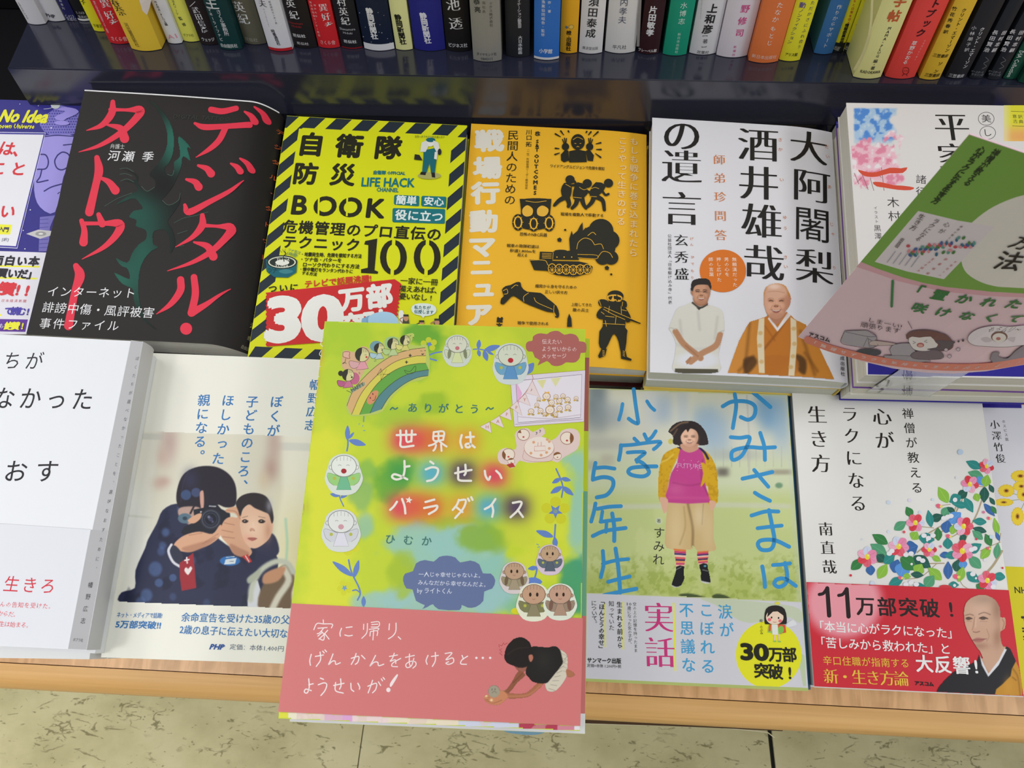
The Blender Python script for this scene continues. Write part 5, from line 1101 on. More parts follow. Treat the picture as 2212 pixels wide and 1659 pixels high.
# F ---- girl jumping on grass
PF = [(1264,838),(1701,853),(1746,1490),(1257,1467)]
root, fr, S, Q = flat_book('book', 'photo book with blue brush title round a jumping girl in a yellow cardigan', PF, -0.540, 0.017, (196,204,150), spine_c=(24,84,122))
z = Z(1240, 820, 3.456); zb = Z(1240, 1240, 3.96)
cv = S.canvas('cover_photo', 1250, 832, 1752, 1312, 2.2, (214,214,196))
cv.M = cv.sd([(1264,839),(1700.5,854),(1731,1300),(1259,1281)]) < 0
n = fbm(cv.X, cv.Y, 34, 2); n2 = fbm(cv.X, cv.Y, 9, 12)
v = (cv.Y - 840) / 440
cv.mix(smooth01((v - .25) / .15), (206,214,180)); cv.mix(smooth01((v - .45) / .12), (194,206,140)); cv.mix(smooth01((v - .8) / .2) * .8, (172,186,96))
cv.mix(smooth01((n2 - .5) * 8) * smooth01((v - .78) / .1) * .55, (146,164,72)); cv.mix(smooth01((n - .52) * 6) * smooth01((v - .5) / .1) * .35, (212,218,160))
for x, y, rx, ry, c, a in ((170,170,24,60,(120,134,140),.9),(250,260,40,30,(160,170,176),.7),(655,220,26,34,(168,184,200),.9),(810,220,14,50,(184,194,204),.7),(980,330,30,40,(150,178,202),.8),(1060,400,34,50,(158,182,204),.8),(1480,260,28,40,(120,164,204),.85),(1400,220,20,30,(130,168,200),.7),(1550,330,20,60,(160,186,206),.7),(560,200,20,60,(206,210,212),.6),(1290,250,20,60,(212,216,216),.5),(200,480,60,14,(186,186,176),.7),(250,600,16,14,(190,186,168),.8),(1110,690,14,10,(110,104,96),.9),(1550,690,30,6,(150,140,124),.7),(1200,560,60,12,(176,182,176),.7),(100,640,30,12,(180,180,160),.7)): cv.glow(*z(x, y), rx, ry, c, a, p=3)
cv.line(z(75,950, 600,945, 1100,935, 1600,945), 11, (204,208,186), 4, a=.8); 
for k in range(9): cv.line(z(1050 + k * 62, 500, 1052 + k * 62, 650), 1.2, (160,160,156), 1, a=.5)
cv.line(z(1290,120, 1310,500, 1305,700), 3, (186,184,176), 1.5, a=.7); cv.ell(*z(1530,790), 8, 6, (96,140,110), 2, a=.8)
cv.poly(z(780,1610, 850,1595, 950,1615, 1000,1640, 900,1650), (60,74,44), 1.5, a=.9); cv.poly(z(1030,1625, 1060,1600, 1130,1610, 1170,1640, 1100,1650), (60,74,44), 1.5, a=.9)
cv.poly([(1692,845),(1705,845),(1734,1300),(1722,1300)], (190,200,200), 1, a=.25, sm=0)
cv.done()
cv = S.canvas('girl_photo', *z(620,300), *z(1090,1560), 1.2, (214,214,196))
parts = [z(700,385, 760,320, 860,305, 930,325, 985,390, 1005,470, 990,490, 930,495, 900,520, 860,530, 800,510, 770,490, 740,480, 735,420), z(680,545, 760,505, 840,500, 930,500, 1000,545, 1045,610, 1070,700, 1075,915, 1015,920, 1020,915, 700,920, 630,890, 630,700, 650,600), z(640,880, 700,890, 690,985, 665,995), z(1010,905, 1060,915, 1050,960, 1020,970), z(700,915, 1010,915, 1045,1000, 1045,1180, 1065,1270, 1000,1285, 930,1290, 885,1240, 875,1270, 690,1260, 680,1130, 690,980), z(748,1255, 835,1258, 825,1400, 820,1450, 828,1480, 800,1540, 760,1555, 725,1540, 730,1510, 755,1440, 760,1380), z(918,1280, 1003,1275, 998,1380, 1010,1440, 1022,1510, 1000,1525, 945,1510, 945,1440, 930,1390), z(700,440, 735,440, 735,485, 705,480)]
M = np.zeros(cv.X.shape, bool)
for i, p in enumerate(parts): M |= cv.sd(catmull(p, True, 3)) < 0
cv.M = M
cv.poly(z(700,915, 1010,915, 1045,1000, 1045,1180, 1065,1270, 1000,1285, 930,1290, 885,1240, 875,1270, 690,1260, 680,1130, 690,980), (206,178,126), 2, sm=3); cv.glow(*z(760,1120), 18, 60, (224,200,156), .7); cv.glow(*z(1000,1120), 16, 50, (220,196,150), .7); cv.line(z(850,930, 885,1100, 885,1240), 5, (140,112,76), 3, a=.8); cv.line(z(965,930, 955,1080), 2, (150,124,90), 1.5, a=.6); cv.glow(*z(930,1020), 12, 26, (226,206,170), .7); cv.line(z(820,950, 830,1100, 790,1230), 3, (176,146,100), 2.5, a=.6)
YL = (214,168,34)
cv.poly(z(625,540, 760,500, 800,520, 720,700, 700,820, 690,890, 625,890), YL, 1.5); cv.poly(z(925,500, 1000,545, 1080,620, 1085,925, 1000,925, 1000,800, 940,790, 975,640), YL, 1.5)
n3 = fbm(cv.X, cv.Y, 6, 4); mk = smooth01(-cv.sd(z(625,540, 780,510, 700,820, 690,890, 625,890)) / 3) + smooth01(-cv.sd(z(960,520, 1085,620, 1085,925, 1010,925)) / 3); cv.mix(np.clip(mk, 0, 1) * smooth01((n3 - .5) * 6) * .45, (180,132,24)); cv.line(z(640,620, 690,600, 740,560), 3, (232,206,110), 2.5, a=.7)
PK = (196,70,142)
cv.poly(z(795,505, 850,540, 925,505, 965,560, 985,650, 975,760, 1015,900, 1010,918, 702,918, 705,800, 725,700, 770,620), PK, 1.3, sm=2); cv.line(z(740,770, 860,790, 970,770), 3, (156,48,110), 3, a=.6); cv.line(z(710,880, 1010,885), 5, (214,96,150), 4, a=.5); cv.glow(*z(760,820), 20, 14, (216,110,160), .5); cv.line(z(960,600, 950,740, 1000,860), 3, (150,44,104), 2.5, a=.6)
cv.poly(z(945,620, 990,640, 1000,720, 960,790, 945,790, 965,700), YL, 1.2, sm=2); cv.line(z(930,500, 975,545, 1000,590), 5, (40,36,84), 1.2); cv.line(z(760,495, 800,515), 4, (40,36,84), 1.2)
cv.ell(*z(720,462), 5, 6, (206,196,90), 1); cv.poly(z(640,880, 700,895, 690,985, 665,995, 650,940), (222,176,150), 1); cv.poly(z(1012,905, 1058,915, 1050,960, 1020,972), (222,176,150), 1)
cv.poly(z(700,385, 760,320, 860,305, 930,325, 985,390, 1005,470, 990,490, 930,495, 900,520, 800,510, 770,490, 740,480, 735,420), (50,42,44), 1, sm=3); cv.line(z(720,385, 790,330, 850,318), 3, (150,120,90), 2, a=.8); cv.line(z(740,420, 770,370), 3, (130,100,76), 2, a=.7)
cv.poly(z(800,480, 925,480, 925,520, 862,545, 805,520), (206,156,130), 1); cx, cy = z(862,430); face(cv, cx, cy, 19, 21, (226,182,156), mouth='smile', k=.75, shade=(176,122,98)); cv.poly(z(795,420, 800,360, 860,335, 925,365, 935,425, 915,385, 870,365, 850,392, 835,372, 808,400), (46,38,40), .9)
for k in range(9):
    c = ((224,120,60),(206,60,110),(70,50,110),(236,200,180),(226,90,90),(60,44,90),(232,150,90),(206,60,110),(240,190,170))[k]
    cv.line(z(748 + k, 1270 + k * 15, 835 - k * 2, 1278 + k * 14), 4, c, .8); cv.line(z(918 + k, 1290 + k * 11, 1003 - k, 1284 + k * 11), 3.4, c, .8)
cv.poly(z(755,1400, 825,1395, 828,1480, 803,1538, 765,1548, 728,1532, 740,1490), (28,28,32), 1, sm=2); cv.poly(z(935,1382, 1003,1378, 1018,1490, 1016,1516, 950,1502, 945,1440), (28,28,32), 1, sm=2); cv.line(z(728,1538, 765,1552, 803,1540), 2.4, (196,196,196), .8); cv.line(z(945,1505, 1015,1520), 2.4, (196,196,196), .8); cv.line(z(760,1420, 800,1400), 1.4, (190,190,190), .8, a=.7); cv.line(z(960,1420, 1000,1430), 1.4, (190,190,190), .8, a=.7); cv.ell(*z(978,1392), 3, 2, (90,170,190), .8)
cv.done()
S.part('small_lettering'); S.L('FUTURE', z(772,640), z(955,648), 14, (206,150,190), b=.01)
for i in range(16): S.ell(*z(765 + (i * 53) % 210, 595 + (i * 37) % 90), .8, .8, (222,190,214), n=6)
S.part('title_lettering'); BU = (60,148,206)
def bs(w, *pts): S.line(z(*pts), w, BU, sub=6)
bs(8.4, 445,72, 460,190, 472,270, 478,325, 445,318, 408,292); bs(7.6, 362,182, 352,240, 335,300); bs(7.6, 545,162, 570,200, 600,228)
bs(8, 450,440, 480,470); bs(8, 525,408, 545,450); bs(8, 610,385, 580,430, 550,452); bs(8.4, 350,490, 346,540, 335,600); bs(8, 352,492, 440,486, 560,470, 645,465, 620,500, 595,520); bs(8, 400,545, 470,540, 530,545, 480,590, 470,615); bs(8.6, 465,600, 520,630, 560,690, 520,722, 440,715, 405,690, 430,660, 520,650, 615,648)
bs(8.4, 160,622, 145,700, 140,748); bs(8.2, 165,660, 230,655, 302,665); bs(8.8, 142,745, 220,728, 285,745, 290,800, 245,860, 170,880)
bs(8.4, 160,925, 150,980, 128,1060); bs(8.4, 175,965, 260,950, 350,945); bs(7.6, 212,985, 200,1060); bs(8.4, 160,1035, 260,1050, 350,1040) if False else bs(8, 198,1062, 270,1052, 345,1044); bs(7.4, 244,1058, 238,1138); bs(8.6, 140,1168, 230,1130, 385,1108); bs(8.8, 285,1000, 300,1100, 300,1205)
bs(8.4, 215,1280, 220,1380, 200,1475); bs(8, 215,1375, 310,1350, 405,1340); bs(8.8, 310,1262, 330,1400, 345,1590); bs(8.4, 255,1510, 330,1490, 415,1470); bs(9, 220,1612, 320,1590, 465,1562)
# かみさまは
bs(8.6, 1110,200, 1180,165, 1290,165, 1350,200, 1345,270, 1300,300, 1245,280); bs(8.4, 1200,110, 1210,200, 1185,362); bs(9, 1305,70, 1390,140, 1465,205)
bs(8.4, 1170,430, 1240,435, 1310,430, 1290,500, 1250,570, 1195,600, 1175,580, 1190,530, 1300,505, 1400,510, 1500,505); bs(8.4, 1390,398, 1420,500, 1425,600)
bs(8.6, 1258,740, 1350,720, 1480,690); bs(8.4, 1345,675, 1390,730, 1450,800); bs(8.6, 1350,845, 1390,870, 1462,905)
bs(8.4, 1325,1015, 1430,985, 1525,985); bs(8.2, 1370,1110, 1450,1100, 1550,1090); bs(8.8, 1455,975, 1480,1100, 1495,1200, 1470,1265, 1400,1270, 1372,1230, 1400,1200, 1500,1200, 1605,1248)
bs(8.6, 1405,1395, 1420,1480, 1425,1548); bs(8.2, 1485,1385, 1550,1380, 1612,1372); bs(8.6, 1575,1370, 1590,1450, 1580,1520, 1530,1548, 1495,1525, 1520,1490, 1580,1490, 1655,1540)
S.part('author_lettering'); S.ell(*z(633,1055), 7.2, 7.2, (214,220,196)); S.ell(*z(633,1055), 6.4, 6.4, (196,206,176)); S.V('著', z(633,1055), z(633,1055), 8.5, (50,50,40)); S.V('すみれ', z(635,1145), z(630,1345), 25, (44,44,40))
S.part('paper_band'); S.poly([(1260,1281.5),(1730.8,1301),(1745.6,1486),(1257.5,1466)], (208,208,216))
S.poly(zb(1080,208, 1300,215, 1700,250, 1930,300, 1935,420, 1800,360, 1500,420, 1300,330, 1200,260), (196,206,180), 3); S.poly(zb(1900,640, 1972,700, 1985,955, 1960,960), (190,204,170)); S.ell(*zb(1665,690), 71, 73, (228,226,40), n=44)
S.poly([zb(x, y) for x, y in ((93,918),(2004,1002),(2003,975),(93,893))], (176,188,110))
S.part('band_lettering')
for a in ((415,237,428,237,428,645,415,645),(260,250,272,250,274,628,262,628),(843,245,858,245,875,830,860,830)): S.poly(zb(*a), (230,228,70))
S.V('涙が', zb(1292,325), zb(1305,480), 31, (72,158,206), b=.018); S.V('こぼれる', zb(1130,310), zb(1145,790), 31, (72,158,206), b=.018); S.V('不思議な', zb(960,310), zb(980,780), 31, (72,158,206), b=.018)
S.V('実話', zb(725,375), zb(735,675), 64, (200,54,124), hy=1.02, mincho=True)
S.V('空の上の記憶を持ったまま', zb(518,258), zb(528,655), 8, (50,50,50)); S.V('10歳になった女の子が、', zb(472,258), zb(482,600), 8.5, (50,50,50)) if False else S.V('歳になった女の子が、', zb(472,292), zb(480,600), 8.5, (50,50,50)); S.L('10', zb(452,256), zb(492,258), 9, (50,50,50))
S.V('生まれる前から', zb(388,262), zb(394,612), 12.5, (40,40,40), b=.02); S.V('知っていた', zb(320,255), zb(322,460), 12, (60,60,60)); S.V('「ほんとうの幸せ」', zb(238,232), zb(234,640), 12.5, (40,40,40), b=.02); S.V('について。', zb(170,250), zb(178,425), 12, (60,60,60))
S.L('サンマーク出版', zb(115,738), zb(402,745), 12, (40,40,40), b=.03); S.L('定価=本体 1,200円+税', zb(113,782), zb(403,792), 8, (60,60,60))
S.L('30', zb(1432,660), zb(1655,668), 46, (34,34,24), b=.05); S.H('万部', zb(1725,690), zb(1842,692), 31, (34,34,24), b=.03); S.H('突破!', zb(1602,830), zb(1845,845), 32, (34,34,24), b=.03); S.V('絵:のぶみ', zb(1600,400), zb(1602,505), 7, (40,40,30))
S.part('angel_drawing'); S.poly(zb(1815,430, 1870,390, 1905,432, 1860,450, 1820,455), (222,224,228), 2); S.ell(*zb(1738,250), 6, 3, (220,214,80)); S.poly(zb(1628,415, 1640,300, 1720,268, 1800,300, 1818,415, 1780,430, 1660,430), (40,36,34), 3); S.ell(*zb(1715,370), 19, 16, (238,210,188)); S.poly(zb(1650,370, 1660,310, 1720,292, 1790,320, 1795,360, 1740,320, 1700,322), (40,36,34)); S.ell(*zb(1688,372), 1.8, 2.2, (40,34,34)); S.ell(*zb(1748,376), 1.8, 2.2, (40,34,34)); S.ell(*zb(1670,390), 4, 3.5, (230,110,120)); S.ell(*zb(1762,402), 4, 3.5, (230,110,120)); S.line(zb(1700,408, 1715,413, 1730,410), .9, (150,80,70)); S.poly(zb(1665,440, 1700,430, 1760,435, 1775,515, 1655,500), (150,196,90)); S.poly(zb(1690,432, 1740,435, 1745,520, 1695,518), (228,228,222)); S.poly(zb(1740,430, 1805,435, 1812,500, 1760,510), (214,84,60)); S.ell(*zb(1770,475), 6, 8, (130,190,80)); S.poly(zb(1668,435, 1685,432, 1680,490, 1662,490), (214,84,60)); S.line(zb(1715,520, 1713,570), 2.4, (236,206,184)); S.line(zb(1750,520, 1752,572), 2.4, (236,206,184)); S.ell(*zb(1715,576), 3.6, 1.8, (150,196,90)); S.ell(*zb(1755,578), 3.6, 1.8, (150,196,90))
S.finish()
pile(Q, -0.5572, [('copy of the jumping-girl book directly under it, edge showing behind', 0.0205, -0.0035, 0.0022, 0.1, (206,214,214), 'R', dict(spine_c=(24,84,122)))])

QF = Q
# K ---- white book with yellow flowers (cut by the right edge)
QK = rectq((2108,872), -0.556, 0.128, 0.188, 0.3, 'TL')
root, fr, S, Q = flat_rect('book', 'pale book with yellow daisies and a yellow paper band, partly under the red-banded book', QK, -0.556, 0.0205, (218,218,226), bulge=0.001)
z = Z(1690, 830, 3.607); z2 = Z(2080, 840, 2.304); zm = Z(1690, 1230, 3.868)
S.part('cover_picture')
for x, y in ((1790,715),(1860,790),(1745,830),(1725,915),(1850,690),(1880,850),(1835,1030)):
    px, py = z(x, y)
    S.line(z(x, y, 1900, 890), 1.4, (150,166,110))
for x, y, rx, ry, a in ((1855,715,20,12,-20),(1862,795,17,11,10),(1745,830,17,13,30),(1725,920,20,8,5),(1880,860,14,14,0),(1832,1030,13,19,15)):
    px, py = z(x, y)
    S.poly([(px + rx * (1 + .09 * (i % 2)) * math.cos(i * math.pi / 15) , py + ry * (1 + .09 * (i % 2)) * math.sin(i * math.pi / 15)) for i in range(30)], (226,190,60))
    S.poly([(px + rx * .9 * (1 + .1 * (i % 2)) * math.cos(i * math.pi / 12), py + ry * .9 * (1 + .1 * (i % 2)) * math.sin(i * math.pi / 12)) for i in range(24)], (236,206,56))
    S.ell(px, py, rx * .36, ry * .36, (206,150,40)); S.ell(px, py, rx * .2, ry * .2, (100,60,30))
S.part('title_lettering'); S.V('小澤竹俊', z(1655,315), z(1700,580), 21, (46,46,46), mincho=True); S.V('ホスピス医', z(1724,292), z(1750,430), 7.5, (80,80,80))
S.part('paper_band')
def qloc(Q_, fr_, s_, t):
    cx, cy = sum(p[0] for p in Q_) / 4, sum(p[1] for p in Q_) / 4; L_ = [(p[0] - cx, p[1] - cy) for p in Q_]
    a = [L_[0][i] * (1 - s_) + L_[1][i] * s_ for i in (0, 1)]; b = [L_[3][i] * (1 - s_) + L_[2][i] * s_ for i in (0, 1)]
    v = DX * (a[0] * (1 - t) + b[0] * t) + DY * (a[1] * (1 - t) + b[1] * t); return (v.dot(fr_.ex), v.dot(fr_.ey))
S.add([qloc(Q, fr, .002, .998), qloc(Q, fr, .998, .998), qloc(Q, fr, .998, .585), qloc(Q, fr, .002, .585)], [(0, 1, 2, 3)], (216,204,32))
S.L('NHK', zm(1940,170), zm(2090,176), 19, (50,50,40), b=.02); S.L('言', zm(2005,445), zm(2120,448), 36, (50,50,40), b=.04); S.L('葉', zm(2008,540), zm(2120,543), 30, (50,50,40), b=.03)
S.finish()
# G ---- camellia book with red band
PG = [(1711,849),(2120,865),(2209.7,1506),(1758.5,1484.6)]
root, fr, S, Q = flat_book('book', 'white book with painted camellias and a red paper band showing a shaven-headed monk', PG, -0.538, 0.014, (228,227,224), pages=(226,224,214))
S.part('title_lettering'); TK = (40,34,32)
S.V('生き方', z(270,240), z(300,620), 42, TK, mincho=True); S.V('ラクになる', z(525,235), z(590,930), 38, TK, mincho=True, wx=.95); S.V('心が', z(775,255), z(798,440), 41, TK, mincho=True); S.V('禅僧が教える', z(978,230), z(1048,808), 25, TK, b=.004); S.V('南直哉', z(338,1130), z(366,1425), 31, TK, mincho=True)
S.part('flower_painting')
GR = dict(t=(44,138,134), g=(56,128,70), d=(36,92,80), l=(140,190,70), b=(58,104,168), s=(90,150,220), m=(84,158,118))
def leaf(x0, y0, x1, y1, w, c, cz=z):
    """a painted leaf from stem end to tip"""
    (a, b), (p, q) = cz(x0, y0), cz(x1, y1); dx, dy = p - a, q - b; L = math.hypot(dx, dy); nx, ny = -dy / L, dx / L; w = w / 3.607
    P = [(a + dx * t + nx * s * w, b + dy * t + ny * s * w) for t, s in ((0, 0), (.15, .55), (.4, 1), (.65, .85), (.87, .35), (1, 0), (.87, -.35), (.65, -.85), (.4, -1), (.15, -.55))]
    S.poly(P, GR[c] if isinstance(c, str) else c, 2); S.line([(a + dx * .05, b + dy * .05), (a + dx * .9, b + dy * .9)], .5, tuple(min(255, v + 34) for v in (GR[c] if isinstance(c, str) else c)))
for pts, w in (((1050,1310, 1180,1200, 1300,1090, 1400,900), 3), ((720,1385, 900,1400, 1260,1395), 2.4), ((1140,1160, 1300,1060, 1350,960), 2.6), ((1710,1300, 1650,1400, 1600,1460), 5), ((1555,900, 1520,1000, 1480,1080), 3), ((1280,1190, 1340,1180, 1480,1080), 2), ((1700,1230, 1600,1270, 1540,1300), 1.6), ((1510,795, 1580,800), 2), ((1240,945, 1310,935), 1.4), ((1080,1110, 1180,1120), 1.6), ((1440,1180, 1420,1230), 2), ((1360,1480, 1400,1560, 1440,1590), 1.5), ((950,1520, 1080,1500, 1200,1400), 1.6), ((1700,1160, 1690,1230), 2)): S.line(z(*pts), w, (176,160,130))
for a in ((1550,655, 1430,600, 34,'t'),(1565,725, 1445,685, 36,'m'),(1520,720, 1565,790, 34,'s'),(1575,800, 1600,705, 38,'l'),(1575,800, 1570,925, 38,'d'),(1440,830, 1360,890, 36,'d'),(1505,850, 1525,915, 30,'l'),(1645,845, 1610,780, 20,'d'),(1655,940, 1612,880, 18,'d'),(1290,925, 1215,800, 42,'l'),(1390,870, 1300,920, 42,'t'),(1450,950, 1320,930, 28,'t'),(1420,885, 1485,1000, 34,'t'),(1570,930, 1655,1030, 26,'b'),(1625,950, 1668,1010, 20,'g'),(1240,1030, 1300,955, 34,'m'),(1345,1000, 1280,960, 22,'d'),(1300,1080, 1390,1000, 52,'s'),(1270,1160, 1290,1060, 46,'b'),(1320,1170, 1340,1090, 30,'l'),(1155,1060, 1250,1020, 34,'d'),(1160,1115, 1135,980, 30,'t'),(1010,1035, 965,955, 32,'g'),(870,1135, 965,1070, 36,'m'),(1215,1220, 1210,1115, 32,'g'),(1590,1075, 1480,1065, 30,'t'),(1590,1150, 1480,1120, 26,'d'),(1560,1210, 1480,1140, 30,'m'),(1290,1285, 1285,1195, 38,'t'),(1420,1220, 1390,1170, 30,'d'),(1625,1260, 1580,1165, 30,'g'),(1680,1180, 1650,1040, 26,'l'),(1692,1220, 1660,1150, 16,'b'),(1545,1360, 1625,1265, 34,'l'),(1665,1360, 1680,1235, 28,'m'),(820,1245, 700,1170, 38,'g'),(810,1330, 685,1245, 44,'m'),(960,1290, 1055,1260, 58,'b'),(1010,1210, 1050,1150, 40,'l'),(1060,1190, 1185,1215, 44,'t'),(735,1330, 800,1385, 36,'d'),(790,1395, 875,1330, 40,'t'),(535,1445, 630,1360, 38,'g'),(690,1490, 680,1400, 36,'b'),(745,1515, 815,1400, 40,'l'),(870,1470, 900,1365, 50,'b'),(920,1500, 950,1380, 60,'s'),(920,1350, 1050,1445, 58,'g'),(1020,1340, 1155,1430, 50,'d'),(1040,1480, 1085,1400, 46,'l'),(1225,1335, 1310,1325, 26,'b'),(1370,1325, 1260,1340, 32,'t'),(1290,1520, 1290,1380, 36,'b'),(1350,1460, 1370,1365, 38,'d'),(1410,1440, 1400,1360, 34,'s'),(1545,1435, 1450,1335, 40,'m'),(1440,1310, 1550,1245, 40,'t'),(1240,1525, 1135,1430, 40,'l'),(1165,1340, 1235,1380, 24,'l'),(1110,1580, 1180,1490, 44,'m'),(830,1565, 945,1510, 36,'t'),(1000,1480, 1100,1490, 26,'d'),(1370,1540, 1410,1420, 34,'l'),(1435,1465, 1530,1545, 38,'t'),(1735,1505, 1640,1490, 34,'t'),(1510,1560, 1570,1600, 30,'g'),(1295,1560, 1375,1565, 26,'t'),(1010,1590, 1120,1580, 40,'t'),(940,1490, 1000,1500, 24,'l')): leaf(*a)
def camellia(x, y, r, rot=0, big=1):
    px, py = z(x, y); r = r / 3.607
    cols = ((232,140,176),(214,60,74),(236,150,184),(226,100,120),(222,70,86),(240,176,200),(206,214,238))
    for k in range(6):
        a = math.radians(rot + 60 * k); cx, cy = px + math.cos(a) * r * .55, py + math.sin(a) * r * .55
        S.ell(cx, cy, r * .52, r * .42, cols[(k + int(x)) % 7], math.degrees(a), 16)
        S.line([(px, py), (px + math.cos(a) * r * .9, py + math.sin(a) * r * .9)], .7, tuple(max(0, v - 30) for v in cols[(k + int(x)) % 7]))
    S.ell(px, py, r * .26, r * .3, (240,214,60)); S.ell(px + r * .1, py - r * .14, r * .12, r * .12, (250,236,130))
for a in ((1460,780,66,10),(1590,640,56,20),(1035,1080,68,0),(905,1265,76,10),(660,1345,76,30),(1142,1290,56,0),(1410,1108,72,0),(1400,1300,82,30),(1595,1530,72,20)): camellia(*a)
for x, y, r in ((1605,1045,14),(1290,1185,18),(1215,950,20),(915,1510,16),(1600,1280,14),(1350,1500,22)):
    S.ell(*z(x, y), r / 3.4, r / 4.2, (230,100,130), 30, 12); S.ell(*z(x + r, y + 3), r / 6, r / 7, (226,220,110), 0, 10)
for x, y, r, c in ((1385,530,22,(190,210,232)),(825,922,16,(206,218,236)),(990,905,14,(222,216,236)),(1170,900,11,(210,222,238)),(1070,998,12,(210,222,238)),(825,1150,12,(216,222,238)),(945,1152,11,(214,90,100)),(1565,998,11,(214,120,160)),(1508,1208,9,(200,70,90)),(1230,1265,10,(214,110,150)),(530,1490,10,(206,50,66)),(698,1550,18,(206,216,234)),(1625,1190,16,(200,220,234)),(622,1210,9,(222,224,232)),(1355,730,11,(224,226,234)),(1712,1432,8,(200,50,70)),(1575,1370,12,(226,226,232)),(1342,902,18,(226,230,236)),(1004,1402,10,(230,230,236)),(1505,1512,9,(230,230,236)),(1338,1568,12,(230,230,236)),(1125,1218,9,(230,230,236))): S.ell(*z(x, y), r / 3.6, r / 3.6, c, 0, 14)
for x, y in ((1255,1045),(1285,1035),(1310,1028),(1100,1180),(1135,1200),(1170,1180),(1060,1360),(1090,1375),(830,1320),(850,1300),(1470,1290),(1495,1280),(960,1330),(1000,1320),(960,1560),(1000,1545),(1040,1560),(1480,1480),(1640,1580)): S.ell(*z(x, y), 6, 5, (230,230,236), 0, 12)
S.ell(*z(1270,1585), 14, 6, (206,60,70), 5, 16)
S.part('paper_band')
S.poly([(1741,1257.5),(2178,1275),(2209.5,1503.5),(1758.3,1482.5)], (204,44,58))
cv = S.canvas('glow_print', 1742, 1256, 1930, 1404, 1.5, (204,44,58)); cv.M = cv.sd([(1741.4,1258),(2178,1276),(2209.5,1503.5),(1758.3,1482.5)]) < 0
cv.ell(1822, 1300, 82, 78, (236,160,172), 16, a=.95); cv.done()
S.part('band_lettering'); s2 = (242,236,236)
[(S.line(zm(372 + k, 158 + g, 388 + k, 385 + g), [9, 9.5], (40,28,30), sub=1), S.line(zm(306 + k, 210 + g, 340 + k, 200 + g, 372 + k, 160 + g), [7, 7, 8], (40,28,30))) for k, g in ((0, 0), (162, 8))]; S.H('万部突破!', zm(692,310), zm(1405,332), 41, (40,28,30), b=.028)
S.H('「本当に心がラクになった」', zm(300,475), zm(1420,535), 23.5, s2, b=.012); S.H('「苦しみから救われた」と', zm(310,610), zm(1355,665), 24, s2, b=.012)
S.H('辛口住職が指南する', zm(372,762), zm(1018,785), 19.5, (232,190,70), b=.005); S.H('新・生き方論', zm(402,895), zm(988,915), 32, (232,190,70), mincho=True)
S.H('大反', zm(1180,790), zm(1335,797), 37, s2, b=.028); S.L('アスコム', zm(1105,950), zm(1258,960), 10, (40,26,28), b=.06)
cv = S.canvas('monk_photo', *zm(1270,200), *zm(1995,1062), 1.25, (30,30,36))
rb = z and zm(1865,640, 1900,660, 1945,760, 1970,820, 1998,950, 2010,1062, 1275,1032, 1300,980, 1360,910, 1430,850, 1560,790, 1620,760, 1640,700, 1660,740, 1740,720, 1830,650)
hd = zm(1510,330, 1540,260, 1610,218, 1690,212, 1770,250, 1812,320, 1818,395, 1855,400, 1862,450, 1850,500, 1818,525, 1825,600, 1840,640, 1860,650, 1800,760, 1720,850, 1650,700, 1620,660, 1570,580, 1530,500, 1512,430)
cv.M = ((cv.sd(rb) < 0) | (cv.sd(catmull(hd, True, 3)) < 0)) & (cv.sd([(1741,1257.5),(2178,1275),(2209.5,1503.5),(1758.3,1482.5)]) < 0)
cv.poly(zm(1640,690, 1740,720, 1840,640, 1850,660, 1760,860, 1715,880, 1650,760), (196,150,124), 2, sm=2)
cv.poly(hd, (204,164,140), 1.5, sm=3); cv.glow(*zm(1650,330), 26, 26, (220,184,162), .7); cv.glow(*zm(1680,250), 30, 12, (166,140,122), .6); cv.glow(*zm(1790,330), 12, 30, (150,116,96), .7); cv.glow(*zm(1790,560), 10, 24, (150,108,86), .6); cv.glow(*zm(1640,640), 20, 8, (160,116,96), .6); cv.glow(*zm(1570,480), 10, 14, (216,172,148), .6); cv.glow(*zm(1745,470), 14, 16, (212,170,146), .5)
cv.line(zm(1525,385, 1560,375, 1590,385), 2, (120,92,78), 1.2, a=.7); cv.line(zm(1635,375, 1680,360, 1730,378), 2, (120,92,78), 1.2, a=.7)
cv.line(zm(1528,408, 1552,402, 1578,412), 2.2, (60,44,40), .8); cv.line(zm(1640,408, 1672,398, 1708,412), 2.2, (60,44,40), .8); cv.ell(*zm(1548,415), 5, 2.2, (70,52,46), 1, a=.8); cv.ell(*zm(1670,412), 6, 2.4, (70,52,46), 1, a=.8); cv.line(zm(1535,432, 1575,436), 1.2, (150,110,92), 1, a=.6); cv.line(zm(1645,434, 1705,436), 1.2, (150,110,92), 1, a=.6)
cv.line(zm(1600,400, 1590,470, 1580,505), 2.4, (164,122,100), 1.6, a=.6); cv.line(zm(1610,410, 1608,480), 3, (226,190,168), 1.6, a=.6); cv.line(zm(1588,520, 1612,526, 1640,518), 2, (130,88,74), 1, a=.8); cv.ell(*zm(1610,508), 6, 3.5, (206,160,138), 1.4, a=.8)
cv.poly(zm(1582,590, 1620,570, 1660,575, 1690,582, 1650,608, 1605,608), (178,118,108), 1, sm=2); cv.line(zm(1584,590, 1640,588, 1700,580), 1.3, (110,70,64), .7, a=.8); cv.line(zm(1700,500, 1720,560, 1700,600), 1.4, (160,116,96), 1.2, a=.6)
cv.poly(zm(1815,398, 1850,400, 1860,450, 1848,500, 1820,522, 1812,470), (206,160,136), 1, sm=2); cv.line(zm(1830,415, 1846,450, 1832,500), 1.8, (150,104,84), 1, a=.7)
KM = (32,32,38)
